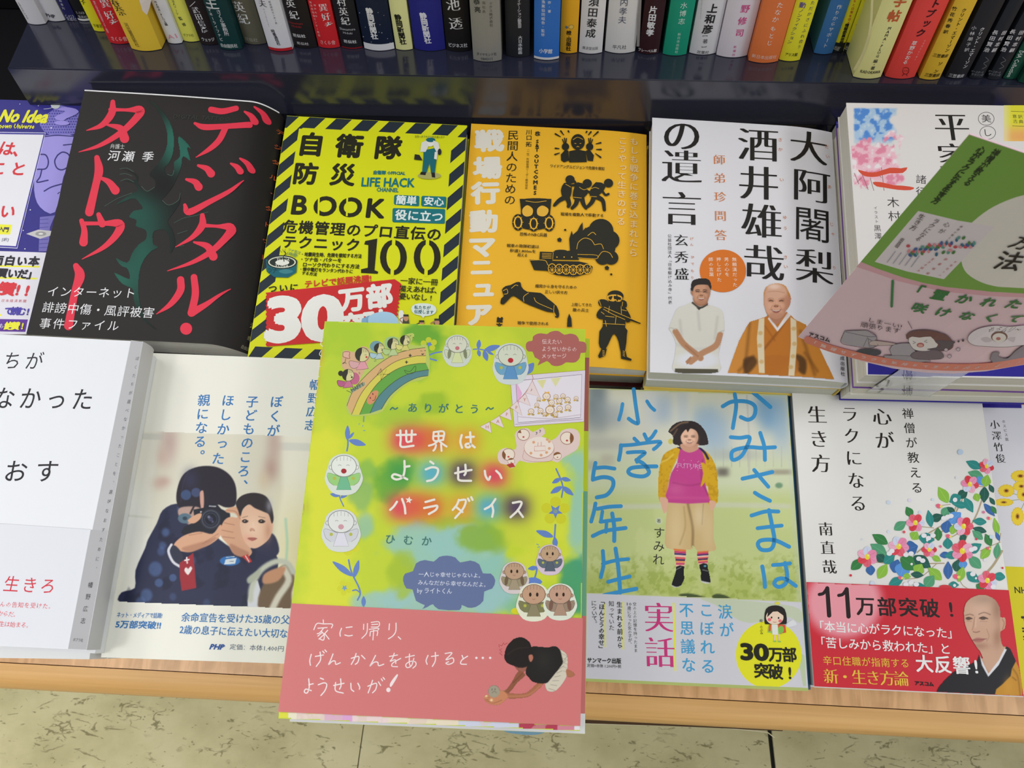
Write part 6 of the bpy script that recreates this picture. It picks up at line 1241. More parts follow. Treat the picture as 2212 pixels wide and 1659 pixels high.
cv.poly(zm(1640,690, 1655,790, 1712,895, 1640,1062, 1275,1035, 1300,980, 1360,910, 1430,850, 1560,790), KM, 1, sm=0); cv.poly(zm(1868,645, 1905,665, 1950,770, 1900,860, 1800,1010, 1700,1062, 1640,1062, 1712,895, 1790,780), KM, 1, sm=0)
cv.poly(zm(1640,700, 1650,735, 1680,800, 1715,870, 1800,760, 1850,660, 1868,670, 1800,800, 1714,897, 1660,800), (222,222,228), .8, sm=0)
cv.poly(zm(1950,755, 1975,770, 1998,950, 2010,1062, 1765,1062, 1780,1000, 1830,960, 1900,890, 1910,830), (196,140,46), 1.4, sm=0); cv.line(zm(1920,830, 1960,900, 1980,1050), 3, (140,94,30), 2, a=.7); cv.line(zm(1915,900, 1945,925), 3, (140,94,30), 1.5, a=.7); cv.glow(*zm(1880,980), 10, 20, (210,154,60), .6)
cv.done()
S.part('band_lettering'); S.H('響!', zm(1490,805), zm(1612,810), 37, s2, b=.028)
S.finish()
QG2 = [Q[0], (Q[1][0] - 0.026, Q[1][1]), (Q[2][0] - 0.026, Q[2][1]), Q[3]]
pile(QG2, -0.5522, [('narrow pale-jacketed book directly under the camellia book, edge showing left', 0.0250, -0.0020, -0.0005, 0.1, (206,210,212), 'R', dict(pages=(214,212,204), bulge=0.0006))])

# ------------------------------------------------------------ J: the big lime picture book laid on a pile
PJ = [(701.6,694),(1264.6,711),(1253,1579),(601,1552)]
HJ = -0.433
root, fr, S, Q = flat_book('picture_book', 'large lime green picture book with childlike drawings and a salmon pink paper band', PJ, HJ, 0.009, (190,206,54), spine='L', pages=(226,226,228), rough=0.36, bulge=0.0006, hard=False)
z3 = Z(640, 660, 6.91); z4 = Z(960, 660, 6.91); z5 = Z(640, 860, 3.403); zb = Z(590, 1180, 3.16)
cv = S.canvas('cover_painting', 598, 692, 1268, 1582, 2.6, (188,206,52)); cv.M = cv.sd(PJ) < 0.3
n = fbm(cv.X, cv.Y, 90, 21); n2 = fbm(cv.X, cv.Y, 30, 22); m_ = (n - .5) * 1.3 + (n2 - .5) * .5
def wash(x, y, rx, ry, c, a=.9):
    d = np.hypot((cv.X - x) / rx, (cv.Y - y) / ry); cv.mix(a * smooth01((1.15 - d + m_ * 1.2) * 1.6), c)
wash(760, 730, 90, 60, (164,196,50)); wash(700, 1180, 90, 330, (212,216,56)); wash(1150, 760, 110, 120, (182,200,52)); wash(1050, 800, 80, 90, (200,212,54)); wash(1180, 1090, 110, 130, (206,214,60)); wash(980, 1010, 160, 60, (196,208,56)); wash(760, 860, 70, 80, (178,202,54))
wash(925, 735, 60, 55, (96,160,50)); wash(905, 790, 40, 40, (104,164,60)); wash(930, 870, 40, 30, (150,184,44)); wash(850, 1040, 46, 50, (100,164,56)); wash(850, 900, 80, 40, (160,192,54)); wash(780, 1060, 26, 40, (120,172,110), .7); wash(790, 1010, 26, 30, (120,176,80), .7); wash(1000, 1130, 90, 26, (150,184,60), .8)
TB = (146,192,184)
wash(900, 1175, 120, 46, TB); wash(1010, 1190, 90, 60, TB); wash(1080, 1260, 90, 60, (140,190,176)); wash(960, 1290, 160, 40, (150,190,190)); wash(820, 1300, 60, 30, (150,192,190), .8); wash(1250, 1090, 34, 110, (144,192,178)); wash(790, 1145, 24, 30, (140,186,170), .8)
wash(1060, 1160, 60, 34, (132,172,58), .85); wash(860, 1230, 30, 50, (160,186,50), .85); wash(1160, 1220, 60, 50, (204,212,62), .9); wash(1120, 1150, 50, 40, (196,206,60), .9); wash(1245, 1270, 40, 60, (64,150,112), .9); wash(1150, 1310, 60, 24, (120,180,146), .8); wash(1210, 1320, 40, 30, (70,156,120), .8)
for x, y, c, r in ((675,810,(220,120,70),22),(690,760,(206,150,60),16),(668,850,(212,106,70),18),(655,930,(120,170,80),20),(672,920,(210,120,80),8),(650,1010,(90,170,150),14),(652,1096,(120,40,60),7),(664,1095,(190,190,60),8),(640,1180,(200,210,60),14)): cv.glow(x, y, r * .55, r * 1.6, c, .85)
for x, y, c in ((872,950,(214,66,92)),(905,950,(214,80,80)),(942,950,(212,104,52)),(1008,952,(216,146,54)),(866,1022,(66,150,70)),(932,1022,(82,168,196)),(1000,1022,(78,60,92)),(1068,1026,(212,70,92)),(866,1096,(212,66,92)),(896,1094,(214,90,70)),(932,1096,(212,104,52)),(998,1096,(216,146,54)),(1056,1096,(84,164,196)),(1116,1096,(78,60,92))): cv.glow(x, y, 31, 29, c, .95, p=2.3)
# watercolour strip under the band
tB = (cv.Y - (1303 + (cv.X - 630) * 0.0515)) / 240
st_ = cv.Y > (1537.5 + (cv.X - 601) * 0.0475)
for x0, x1, c in ((601,622,(214,214,60)),(622,640,(226,220,196)),(640,700,(224,206,196)),(700,760,(214,160,206)),(760,840,(228,206,206)),(840,990,(226,214,190)),(990,1120,(200,204,222)),(1120,1205,(176,60,84)),(1205,1240,(206,130,150)),(1240,1262,(222,220,226))):
    k = st_ & (cv.X >= x0) & (cv.X < x1 + 3); cv.C[k] = c
cv.mix((st_ & (n2 > .52) & (cv.X > 640) & (cv.X < 1180)) * .45, (214,190,180))
cv.done()
BLU = (98,128,190)
def jleaf(x0, y0, x1, y1, w, c=BLU):
    dx, dy = x1 - x0, y1 - y0; L = math.hypot(dx, dy); nx, ny = -dy / L, dx / L
    S.poly([(x0 + dx * t + nx * s * w, y0 + dy * t + ny * s * w) for t, s in ((0, 0), (.2, .7), (.5, 1), (.8, .6), (1, 0), (.8, -.6), (.5, -1), (.2, -.7))], c, 2)
def jl(zz, x0, y0, x1, y1, w, c=BLU): a = zz(x0, y0); b = zz(x1, y1); jleaf(a[0], a[1], b[0], b[1], w, c)
S.part('vine_drawing')
YF = (198,200,44)
S.line(z3(1960,750, 2060,710, 2170,690), 3, BLU); S.line(z3(1980,790, 2090,820), 3.4, BLU)
for x, y in ((1975,515),(2055,550),(2030,630),(1900,565)): S.ell(*z3(x, y), 6.4, 6.4, (188,196,50))
S.poly(z3(1960,560, 1990,545, 2010,565, 2030,590, 2000,600, 1975,610, 1958,590), BLU)
S.line(z4(430,655, 500,650, 600,665), 2.6, BLU); jl(z4, 505,650, 522,508, 5); jl(z4, 505,660, 528,765, 4.4); jl(z4, 590,670, 832,600, 6.5); jl(z4, 590,670, 640,830, 6); jl(z4, 630,680, 738,738, 3); jl(z4, 1200,1030, 1335,855, 9)
S.line(z5(497,130, 495,172), 3, (120,150,130))
jl(z5, 375,310, 378,200, 5.5); S.line(z5(378,290, 380,340, 372,388), 3.4, BLU); jl(z5, 385,310, 512,345, 7); jl(z5, 385,300, 425,250, 3)
for a in ((460,195, 465,185),(485,210, 492,198),(490,240, 508,238)): S.line(z5(*a), 1.6, (110,150,180))
S.line(z5(318,670, 320,730, 348,795), 2.6, BLU); jl(z5, 318,720, 248,705, 4.5); jl(z5, 325,735, 388,688, 5)
for x, y in ((390,1080),(355,1395)):
    for k in range(5): S.ell(z5(x, y)[0] + 15 * math.cos(k * 1.257 + .5) * (1 if y < 1300 else .7), z5(x, y)[1] + 15 * math.sin(k * 1.257 + .5) * (1 if y < 1300 else .7), 9 if y < 1300 else 6, 8 if y < 1300 else 6, (204,206,44))
    r = 11 if y < 1300 else 7; P = z5(x, y); S.poly([(P[0] + (r if k % 2 == 0 else r * .45) * math.cos(k * math.pi / 5 + .3), P[1] + (r if k % 2 == 0 else r * .45) * math.sin(k * math.pi / 5 + .3)) for k in range(10)], (110,150,190))
S.line(z5(385,1190, 400,1260, 425,1320, 460,1390, 470,1440, 450,1485), 3.4, BLU); jl(z5, 415,1310, 265,1200, 7); jl(z5, 425,1320, 460,1190, 6); S.line(z5(470,1430, 440,1410, 415,1415), 3, BLU); jl(z5, 495,1535, 495,1455, 5)
S.line(z5(1910,520, 1945,600, 1960,660, 1950,730), 3.2, BLU); jl(z5, 1945,590, 1880,625, 5); jl(z5, 1945,590, 2018,605, 5); jl(z5, 1955,650, 1868,700, 6); jl(z5, 1955,650, 2038,715, 6)
for k in range(5): S.ell(z5(1905,830)[0] + 20 * math.cos(k * 1.257 - .3), z5(1905,830)[1] + 20 * math.sin(k * 1.257 - .3), 11.5, 11, (200,200,44))
P = z5(1905,832); S.poly([(P[0] + (16 if k % 2 == 0 else 7) * math.cos(k * math.pi / 5 + .3), P[1] + (16 if k % 2 == 0 else 7) * math.sin(k * math.pi / 5 + .3)) for k in range(10)], BLU); S.ell(P[0], P[1], 4.5, 4.5, (130,150,140))
S.line(z5(1905,930, 1900,1000, 1895,1060), 3.4, BLU); jl(z5, 1890,1020, 1762,975, 7); jl(z5, 1905,1100, 1900,1020, 6); S.line(z5(1770,1235, 1765,1280, 1750,1330), 3.4, BLU); jl(z5, 1775,1245, 1702,1255, 5); S.poly(z5(1675,1350, 1700,1325, 1760,1318, 1810,1350, 1770,1375, 1700,1380), (96,128,196), 2)
S.ell(*z5(1620,1565), 12, 7, (206,204,40)); 
for a in ((1772,1098, 1790,1092),(1765,1072, 1782,1080)): S.line(z5(*a), 1.6, (110,150,180))
S.layer = 60; S.part('rainbow_drawing')
c1 = z3(755,1500, 830,1310, 960,1130, 1200,900, 1450,740, 1700,660, 1925,630); c2 = z3(825,1630, 950,1350, 1100,1150, 1300,960, 1500,830, 1750,760, 1935,750); c3 = z3(945,1630, 1050,1400, 1200,1180, 1400,1010, 1600,910, 1800,870, 1935,862); c4 = z3(1100,1610, 1200,1400, 1350,1230, 1550,1080, 1750,1000, 1940,965, 1980,962); c5 = z3(1270,1550, 1400,1350, 1600,1180, 1800,1080, 1970,1048)
S.poly(z3(740,1500, 800,1300, 900,1180, 930,1080, 830,1000, 690,930, 680,700, 740,665, 850,690, 980,605, 1090,640, 1110,570, 1200,535, 1290,560, 1340,480, 1450,460, 1550,480, 1620,440, 1740,410, 1760,470, 1700,580, 1850,600, 1960,600, 1985,1050, 1700,1150, 1450,1350, 1290,1580, 1100,1640, 930,1650, 800,1640), (178,194,96), 2)
S.poly(z3(690,760, 740,670, 870,700, 980,610, 1080,650, 1100,780, 960,1080, 830,1150, 800,1000, 690,930), (206,168,132), 3); S.ell(*z3(870,1090), 11, 13, (186,100,130)); S.ell(*z3(1195,610), 14, 12, (110,150,160)); S.ell(*z3(1430,560), 16, 14, (150,186,130))
q = lambda c: catmull(c, False, 5)
S.poly(q(c1) + q(c2)[::-1], (206,168,116)); S.poly(q(c2) + q(c3)[::-1], (206,196,84)); S.poly(q(c3) + q(c4)[::-1], (98,160,66)); S.poly(q(c4) + q(c5)[::-1], (84,130,134))
S.poly(z3(1090,1330, 1170,1270, 1230,1290, 1180,1420, 1100,1480, 1050,1430), (206,140,100), 2)
LK = (62,62,40)
for c in (c1, c2, c3, c4, c5): S.line(c, 1.0, LK)
S.line(z3(1265,940, 1265,1110, 1395,1025, 1210,1040, 1350,950, 1265,1110), .9, LK, sub=1); S.line(z3(1200,1050, 1265,940, 1300,1030, 1400,1025), .9, LK, sub=1)
S.line(z3(1615,965, 1640,1010, 1700,1020, 1770,990, 1785,930, 1770,905, 1700,985, 1615,965), .9, LK)
for x, y in ((1700,745),(1645,845)): S.poly(z3(x,y-30, x+10,y-8, x+30,y, x+10,y+10, x,y+32, x-10,y+8, x-28,y, x-8,y-8), LK)
S.line(z3(1105,1375, 1108,1385), 2.4, (110,50,50)); S.line(z3(1142,1315, 1145,1328), 2.4, (110,50,50)); S.line(z3(1135,1420, 1170,1410, 1190,1345), 1.2, (110,50,50)); S.line(z3(1850,685, 1865,675, 1880,685), .8, LK); S.line(z3(1910,680, 1925,668, 1935,680), .8, LK); S.poly(z3(1865,715, 1885,722, 1910,712, 1895,738, 1875,738), LK)
S.poly(z3(805,1260, 1020,1140, 1025,1190, 830,1305), (130,150,130)); S.L('HAPPY', z3(822,1265), z3(1005,1165), 12, (50,60,50), b=.01); S.line(z3(750,1270, 800,1290, 825,1310), 1, LK)
def girl(x, y, r, body, wing, bun=False, mouth=False):
    X, Y = z3(x, y); r = r / 6.91; S.part('girl_drawing#%d' % X)
    S.poly([(X - r*.2, Y + r*.9), (X - r*.9, Y + r*2.2), (X + r*.9, Y + r*2.0), (X + r*.3, Y + r*.8)], body); S.line([(X - r*.2, Y + r*.9), (X - r*.9, Y + r*2.2), (X + r*.9, Y + r*2.0), (X + r*.3, Y + r*.8)], .8, LK, sub=1)
    S.poly([(X - r*.5, Y + r*1.1), (X - r*1.8, Y + r*.9), (X - r*1.7, Y + r*1.7), (X - r*1.2, Y + r*2.0), (X - r*.7, Y + r*1.8)], wing, 2); S.line([(X - r*.4, Y + r*1.1), (X - r*1.8, Y + r*.9), (X - r*1.7, Y + r*1.7), (X - r*1.2, Y + r*2.0), (X - r*.7, Y + r*1.8)], .7, LK)
    S.ell(X, Y, r * 1.04, r * 1.04, LK); S.ell(X, Y, r * .97, r * .97, (206,200,146))
    S.poly([(X + r*math.cos(a)*1.02, Y + r*math.sin(a)*1.02) for a in [math.radians(t) for t in range(110, 271, 16)]] + [(X - r*.05, Y - r*.3), (X - r*.3, Y + r*.3)], (50,50,38))
    for k in (.15, .4, .62): S.line([(X + r*k, Y - r*.92), (X + r*(k + .08), Y - r*.35)], .7, LK)
    S.line([(X + r*.35, Y + r*.05), (X + r*.6, Y - r*.02)], .9, LK)
    S.ell(X + r*.62, Y + r*.35, r*.16, r*.16, (190,80,70) if mouth else LK)
    if bun: S.ell(X - r*1.25, Y - r*.3, r*.45, r*.45, (50,50,38))
girl(775,1040,88,(190,110,140),(176,92,130),True); girl(985,735,104,(214,150,160),(206,160,160),False,True); girl(1238,640,76,(170,190,190),(160,190,200)); girl(1445,572,84,(176,196,140),(170,196,130)); girl(1625,520,74,(200,196,110),(206,200,120))
for p in (z3(700,700, 745,690, 800,700, 790,750, 800,790, 740,780, 700,760), ): S.poly(p, (214,170,150), 2); S.line(p, .9, (130,50,50), closed=True); 
S.line(z3(740,790, 725,850, 690,870, 720,850, 750,870), .9, (80,90,40))
for a in ((930,1000, 950,998),(935,1020, 955,1016),(1165,825, 1175,840),(1185,820, 1192,835),(1695,460, 1715,445),(1735,490, 1755,470)): S.line(z3(*a), .8, LK)
S.layer = 130; S.part('fairy_drawing'); PG_ = (206,210,192)
def fairy(X, Y, r, st, skin, wing, dress, mouth=None, eyes='line', hair=None, wx=1.0):
    S.part('fairy_drawing#%d' % X)
    P = [(X + r*1.25*math.cos(a) , Y + r*.98*math.sin(a)) for a in [math.radians(t) for t in range(180, 361, 20)]] + [(X + r*1.45*wx, Y + r*.6), (X + r*1.5*wx, Y + r*1.2), (X + r*.95, Y + r*2.1), (X, Y + r*2.35), (X - r*.95, Y + r*2.1), (X - r*1.5*wx, Y + r*1.2), (X - r*1.45*wx, Y + r*.6)]
    S.poly(P, st, 3)
    for s in (-1, 1):
        S.poly([(X + s*r*.1, Y + r*.95), (X + s*r*1.25*wx, Y + r*.55), (X + s*r*1.2*wx, Y + r*1.2), (X + s*r*.8, Y + r*1.55), (X + s*r*.3, Y + r*1.5)], wing, 2); S.line([(X + s*r*.1, Y + r*.95), (X + s*r*1.25*wx, Y + r*.55), (X + s*r*1.2*wx, Y + r*1.2), (X + s*r*.8, Y + r*1.55)], .7, tuple(int(v*.6) for v in wing)); S.ell(X + s*r*.75, Y + r*.98, r*.13, r*.13, (176,180,70))
        if hair: S.poly([(X + s*r*.75, Y + r*.3), (X + s*r*1.0, Y + r*.9), (X + s*r*.95, Y + r*1.45), (X + s*r*.7, Y + r*1.3), (X + s*r*.6, Y + r*.6)], hair, 2)
        S.ell(X + s*r*1.05, Y + r*.1, r*.16, r*.18, tuple(int(v*.75) for v in skin)); S.ell(X + s*r*1.04, Y + r*.1, r*.11, r*.13, skin)
    S.poly([(X - r*.25, Y + r*.85), (X - r*.6, Y + r*1.9), (X + r*.6, Y + r*1.9), (X + r*.25, Y + r*.85)], dress); S.line([(X - r*.25, Y + r*.85), (X - r*.6, Y + r*1.9), (X + r*.6, Y + r*1.9), (X + r*.25, Y + r*.85)], .7, tuple(int(v*.6) for v in dress), sub=1)
    S.ell(X, Y, r*1.03, r*.88, tuple(int(v*.55) for v in skin)); S.ell(X, Y, r*.98, r*.83, skin)
    for k in (-.55, -.28, 0, .28, .55): S.line([(X + r*k, Y - r*.8 + abs(k)*r*.25), (X + r*k, Y - r*.45 + abs(k)*r*.1)], .7, tuple(int(v*.62) for v in skin))
    if eyes == 'line':
        for s in (-1, 1): S.line([(X + s*r*.2, Y - r*.03), (X + s*r*.33, Y - r*.1), (X + s*r*.46, Y - r*.03)], .8, tuple(int(v*.5) for v in skin))
    else:
        for s in (-1, 1): S.ell(X + s*r*.3, Y + r*.02, r*.11, r*.18, (50,36,26))
        S.line([(X - r*.14, Y + r*.38), (X, Y + r*.45), (X + r*.14, Y + r*.38)], .8, (150,70,60))
    if mouth: S.ell(X, Y + r*.4, r*.22, r*.2, mouth)
fairy(988, 744, 21, (198,206,196), (206,208,188), (196,204,172), (204,212,160), (190,110,120), hair=(124,130,100))
fairy(1103, 768, 27, (200,208,206), (204,210,190), (110,160,190), (92,144,190), (178,40,50), wx=.95)
fairy(743, 1007, 27, (208,216,206), (222,226,218), (150,200,120), (110,180,140), (160,40,50))
fairy(737, 1127, 28, (208,212,210), (218,220,216), (200,202,208), (214,212,222), (200,150,160))
fairy(1188, 1196, 20, (208,190,206), (186,156,124), (92,104,116), (84,96,110), eyes='dot')
fairy(1111, 1234, 21, (208,196,196), (184,152,124), (150,140,110), (160,146,120), eyes='dot', hair=(110,90,70))
fairy(1153, 1284, 25, (222,222,200), (190,152,124), (124,122,84), (140,130,100), eyes='dot')
fairy(1210, 1284, 24, (216,222,206), (190,152,130), (150,130,110), (170,140,120), eyes='dot', hair=(120,90,76))
S.layer = 70; S.part('party_picture')
PC_ = z4(978,1068, 2100,965, 2090,1720, 1015,1740)
card = [(1101.5,813),(1264,800),(1261.5,911),(1111,922)]
S.poly(card, (214,206,218)); S.line(card + [card[0]], .7, (150,90,90), sub=1)
S.poly([(1115,823),(1256,809),(1254,902),(1119,913)], (222,216,224)); S.line([(1114.5,823),(1257,809),(1254,902),(1119,913),(1114.5,823)], .9, (90,70,100), sub=1)
S.poly([(1115,824),(1128,850),(1118,880)], (222,170,206)); S.poly([(1160,822),(1172,840),(1180,820)], (214,210,150)); S.poly([(1190,818),(1200,836),(1212,815)], (214,212,160))
S.line(z4(1310,1030, 1315,1120, 1200,1310, 980,1540, 820,1650), 1, (170,90,60)); S.line([(1078.7,899),(1062,910),(1037,922)], 1, (170,90,60))
for (a, b, c), ch in (((1150,822),(1136,849),(1166,857)),'S'),(((1135,850),(1119,866),(1146,877)),'Y'),(((1118,866),(1102,880),(1128,898)),'P'),(((1101,881),(1079,898),(1106,909)),'P'),(((1079,898),(1059,911),(1089,925)),'A'),(((1058,911),(1037,922),(1062,936)),'H'):
    S.poly([a, b, c], (222,206,206)); S.line([a, b, c, a], .7, (160,90,70), sub=1); S.H(ch if ch != 'S' else '♪', ((a[0]+b[0]+c[0])/3, (a[1]+b[1]+c[1])/3 - 1), ((a[0]+b[0]+c[0])/3, (a[1]+b[1]+c[1])/3 - 1), 10, (176,90,50))
for x, y, r in ((1525,1355,60),(1600,1450,48),(1575,1560,70),(1435,1570,42),(1295,1580,46),(1380,1485,36),(1720,1540,46),(1845,1520,46),(1715,1425,44),(1840,1405,44),(1665,1360,36),(1770,1350,38),(1965,1385,34),(1410,1395,30),(1500,1620,30),(1660,1630,34)):
    X, Y = z4(x, y); q_ = r / 6.91; S.ell(X, Y, q_, q_ * .9, (150,100,70), 0, 14); S.ell(X, Y, q_ * .86, q_ * .77, (228,214,196), 0, 14); S.ell(X - q_*.3, Y, .7, .7, (90,60,50), n=6); S.ell(X + q_*.3, Y, .7, .7, (90,60,50), n=6); S.ell(X, Y + q_*.4, .9, .6, (180,70,60), n=6); S.ell(X - q_*.7, Y + q_*1.0, q_*.5, q_*.3, (206,170,60), n=8); S.ell(X + q_*.6, Y + q_*1.1, q_*.5, q_*.3, (176,150,80), n=8)
S.poly(z4(1495,1310, 1500,1285, 1530,1300, 1560,1285, 1565,1312), (226,170,60))
S.line([(1118,900),(1185,904),(1254,896)], .8, (190,170,180)); S.line([(1113,917),(1180,911),(1258,906)], .6, (150,120,140))
S.layer = 70; S.part('cake_drawing')
S.poly(z5(1480,440, 1490,390, 1540,365, 1600,380, 1620,350, 1605,270, 1640,230, 1700,222, 1740,250, 1810,215, 1830,260, 1790,300, 1880,310, 1930,270, 1950,240, 2010,222, 2070,240, 2088,300, 2070,370, 2030,400, 1960,440, 1920,475, 1880,460, 1800,470, 1700,475, 1640,460, 1610,500, 1580,515, 1545,490, 1500,480), (218,196,190), 2)
S.ell(*z5(1785,365), 33, 24, (190,150,140)); S.ell(*z5(1785,362), 32, 23, (228,214,204)); S.line(z5(1675,380, 1672,450, 1780,468, 1880,455, 1895,370), .9, (190,140,130)); S.line(z5(1750,390, 1750,355, 1830,352, 1832,385, 1750,390), .9, (200,120,110), sub=1); S.line(z5(1775,352, 1778,325), 1, (200,120,110)); S.line(z5(1800,350, 1800,322), 1, (200,120,110))
for x, y in ((1745,325),(1845,305),(1860,320),(1725,405),(1840,400),(1800,420),(1860,370)): S.ell(*z5(x, y), 3.2, 3, (214,160,120), n=10)
def kid(x, y, r, hc): X, Y = z5(x, y); r = r / 3.4; S.ell(X, Y, r, r * .95, (150,100,80)); S.ell(X, Y, r * .92, r * .86, (228,214,198)); S.poly([(X + r*math.cos(math.radians(t)), Y + r*.95*math.sin(math.radians(t))) for t in hc] + [(X + r*.4*math.cos(math.radians(hc[len(hc)//2])), Y + r*.4*math.sin(math.radians(hc[len(hc)//2])))], (130,84,50)); S.ell(X, Y + r*.35, r*.18, r*.14, (190,60,60), n=8)
kid(1670,270,46,range(200,260,20)); kid(1990,295,50,range(-60,80,20)); kid(1560,415,48,range(120,240,20)); kid(1920,425,30,range(180,360,30)); kid(1580,465,26,range(200,340,30))
S.poly(z5(1545,490, 1590,475, 1610,505, 1570,512), (176,60,60)); S.L('♪♪', z5(1755,262), z5(1800,235), 9, (120,110,120))
S.layer = 60; S.part('message_cloud'); CP = (170,98,92)
S.poly(z4(1215,600, 1225,560, 1260,535, 1315,525, 1320,470, 1370,430, 1440,415, 1530,428, 1570,400, 1640,380, 1710,385, 1790,438, 1870,420, 1960,440, 2005,500, 2012,535, 2070,540, 2118,580, 2112,700, 2035,708, 2020,780, 1960,845, 1880,852, 1815,848, 1760,885, 1680,905, 1600,890, 1530,828, 1390,897, 1425,818, 1350,775, 1315,690, 1255,688, 1222,650), CP, 2)
ct = (226,206,204); S.L('伝えたい', z4(1458,540), z4(1750,545), 11.5, ct); S.L('ようせいからの', z4(1458,648), z4(1972,656), 11.5, ct); S.L('メッセージ', z4(1456,755), z4(1820,755), 11.5, ct)
S.layer = 60; S.part('quote_cloud'); S.poly(z5(785,1340, 800,1290, 858,1272, 880,1215, 945,1190, 1010,1202, 1050,1168, 1110,1158, 1170,1172, 1205,1208, 1280,1194, 1345,1222, 1372,1288, 1430,1290, 1463,1340, 1440,1400, 1382,1422, 1375,1490, 1320,1535, 1262,1540, 1215,1520, 1200,1558, 1045,1552, 1005,1515, 965,1535, 925,1549, 945,1522, 880,1490, 856,1408, 810,1400), (98,112,152), 2)
cq = (208,214,226); S.L('一人じゃ幸せじゃないよ。', z5(900,1295), z5(1352,1305), 11.5, cq, b=.006); S.L('みんなだから幸せなんだよ。', z5(895,1355), z5(1392,1372), 11.5, cq, b=.006); S.L('by ライトくん', z5(890,1414), z5(1145,1420), 13, cq, b=.006)
S.layer = 10; S.part('title_lettering')
def ts(zz, w, *pts): S.line(zz(*pts), w, (226,222,212), sub=5)
for p in ((738,272, 878,268),(765,238, 768,300, 772,357, 862,350),(808,240, 812,318, 845,316),(850,238, 846,318)): ts(z5, 4.6, *p)
for p in ((1010,250, 1012,312, 1080,308),(1010,250, 1083,247, 1080,308),(1012,280, 1080,277),(1045,250, 1046,308),(1045,312, 1012,338, 975,350),(1045,312, 1078,338, 1105,356),(1028,345, 1020,372, 1008,386),(1064,340, 1068,388)): ts(z5, 4.2, *p)
for p in ((1216,272, 1206,320, 1218,365),(1248,288, 1305,284),(1278,252, 1282,320, 1275,358, 1250,360, 1246,340, 1275,336, 1312,362)): ts(z5, 4.8, *p)
for p in ((795,462, 796,530, 780,582, 735,598, 704,580, 720,560, 765,572, 816,597),(795,506, 832,500)): ts(z5, 4.8, *p)
for p in ((985,466, 1008,482),(952,524, 1000,508, 1040,520, 1036,560, 1005,598, 962,610)): ts(z5, 4.8, *p)
for p in ((1168,552, 1230,538, 1288,528),(1243,490, 1246,545, 1236,566),(1190,512, 1190,570, 1200,604, 1285,608)): ts(z5, 4.8, *p)
for p in ((1386,535, 1392,572, 1412,602, 1425,578),(1470,535, 1495,560, 1508,588)): ts(z5, 4.8, *p)
for p in ((740,762, 718,795, 690,822),(778,742, 796,795, 802,848)): ts(z5, 4.8, *p)
X, Y = z5(828,750); S.poly([(X + (8 if k % 2 == 0 else 3.6) * math.cos(k * math.pi / 5 - 1.4), Y + (8 if k % 2 == 0 else 3.6) * math.sin(k * math.pi / 5 - 1.4)) for k in range(10)], (226,222,212))
for p in ((950,764, 1015,746),(940,808, 1000,796, 1036,792, 1025,822, 975,852)): ts(z5, 4.8, *p)
for p in ((1195,748, 1180,785, 1150,822),(1195,752, 1245,750, 1228,810, 1168,882),(1175,800, 1222,838),(1262,738, 1272,756),(1286,728, 1296,748)): ts(z5, 4.6, *p)
for p in ((1464,742, 1430,790, 1386,816),(1440,790, 1448,830, 1440,872)): ts(z5, 4.8, *p)
for p in ((1592,770, 1655,764, 1632,820, 1575,876),(1628,822, 1666,874)): ts(z5, 4.8, *p)
GT = (66,116,106)
S.H('〜ありがとう〜', z5(718,75), z5(1428,82), 21, GT, b=.03) if False else S.H('ありがとう', z5(855,72), z5(1310,82), 22, GT, b=.028)
for x in (718, 1422): S.line(z5(x-26,85, x-10,70, x+8,82, x+26,72), 3, GT)
S.H('ひむか', z5(690,1038), z5(958,1052), 22, GT, b=.02)
S.layer = 250; S.part('paper_band'); BP = (206,118,118)
v_, f_ = boxgeo((0, 0, 0), (1, 1, 1))
S.poly([(630.5,1303.5),(1259,1335.5),(1253.6,1568),(601.4,1537.5)], BP)
S.part('band_lettering'); bw_ = (236,222,222)
def bstk(w, *pts): S.line(zb(*pts), w, bw_, sub=5)
for p in ((343,500, 345,525),(278,572, 300,528, 345,530, 405,532, 398,560),(305,560, 372,555),(345,560, 320,590, 300,598),(330,580, 350,605, 345,640, 318,632),(340,585, 305,615),(352,600, 312,635),(375,572, 350,600),(355,598, 385,636)): bstk(2.1, *p)
for p in ((468,560, 458,590, 460,614),(500,555, 540,550),(490,605, 515,612, 542,608)): bstk(2.3, *p)
for p in ((620,530, 618,570),(645,525, 640,590, 605,630),(668,520, 722,516, 720,548, 668,552),(672,535, 718,532),(655,568, 720,560, 715,575),(665,582, 662,615),(665,582, 712,578, 710,612),(688,570, 682,642)): bstk(2.0, *p)
for p in ((795,530, 792,570),(840,525, 838,580, 818,612, 788,632),(855,618, 872,634)): bstk(2.3, *p)
for p in ((262,738, 252,780, 256,812),(290,752, 345,742),(322,722, 325,775, 296,820),(340,716, 350,728),(355,708, 366,720)): bstk(2.4, *p)
for p in ((410,735, 395,775, 380,808, 405,785, 425,785, 430,806, 460,795),): bstk(2.4, *p)
for p in ((535,765, 585,752, 580,790, 562,806),(568,732, 555,770, 535,806),(605,745, 628,768)): bstk(2.4, *p)
for p in ((700,745, 680,785, 662,818, 690,792, 715,792, 722,815, 756,805),): bstk(2.4, *p)
for p in ((795,752, 850,742),(828,730, 815,765, 800,785, 835,775, 838,800),(872,765, 820,795, 812,818, 850,822)): bstk(2.2, *p)
for p in ((905,758, 965,745),(932,735, 930,790, 938,820),(962,765, 945,815, 915,828, 908,805, 940,785, 972,790, 975,812, 955,832)): bstk(2.2, *p)
for p in ((1058,745, 1045,780, 1052,805),(1082,752, 1128,745),(1108,725, 1108,780, 1088,820)): bstk(2.4, *p)
for p in ((1175,732, 1222,728, 1180,775, 1225,762, 1232,790, 1200,806, 1180,798, 1198,788),): bstk(2.3, *p)
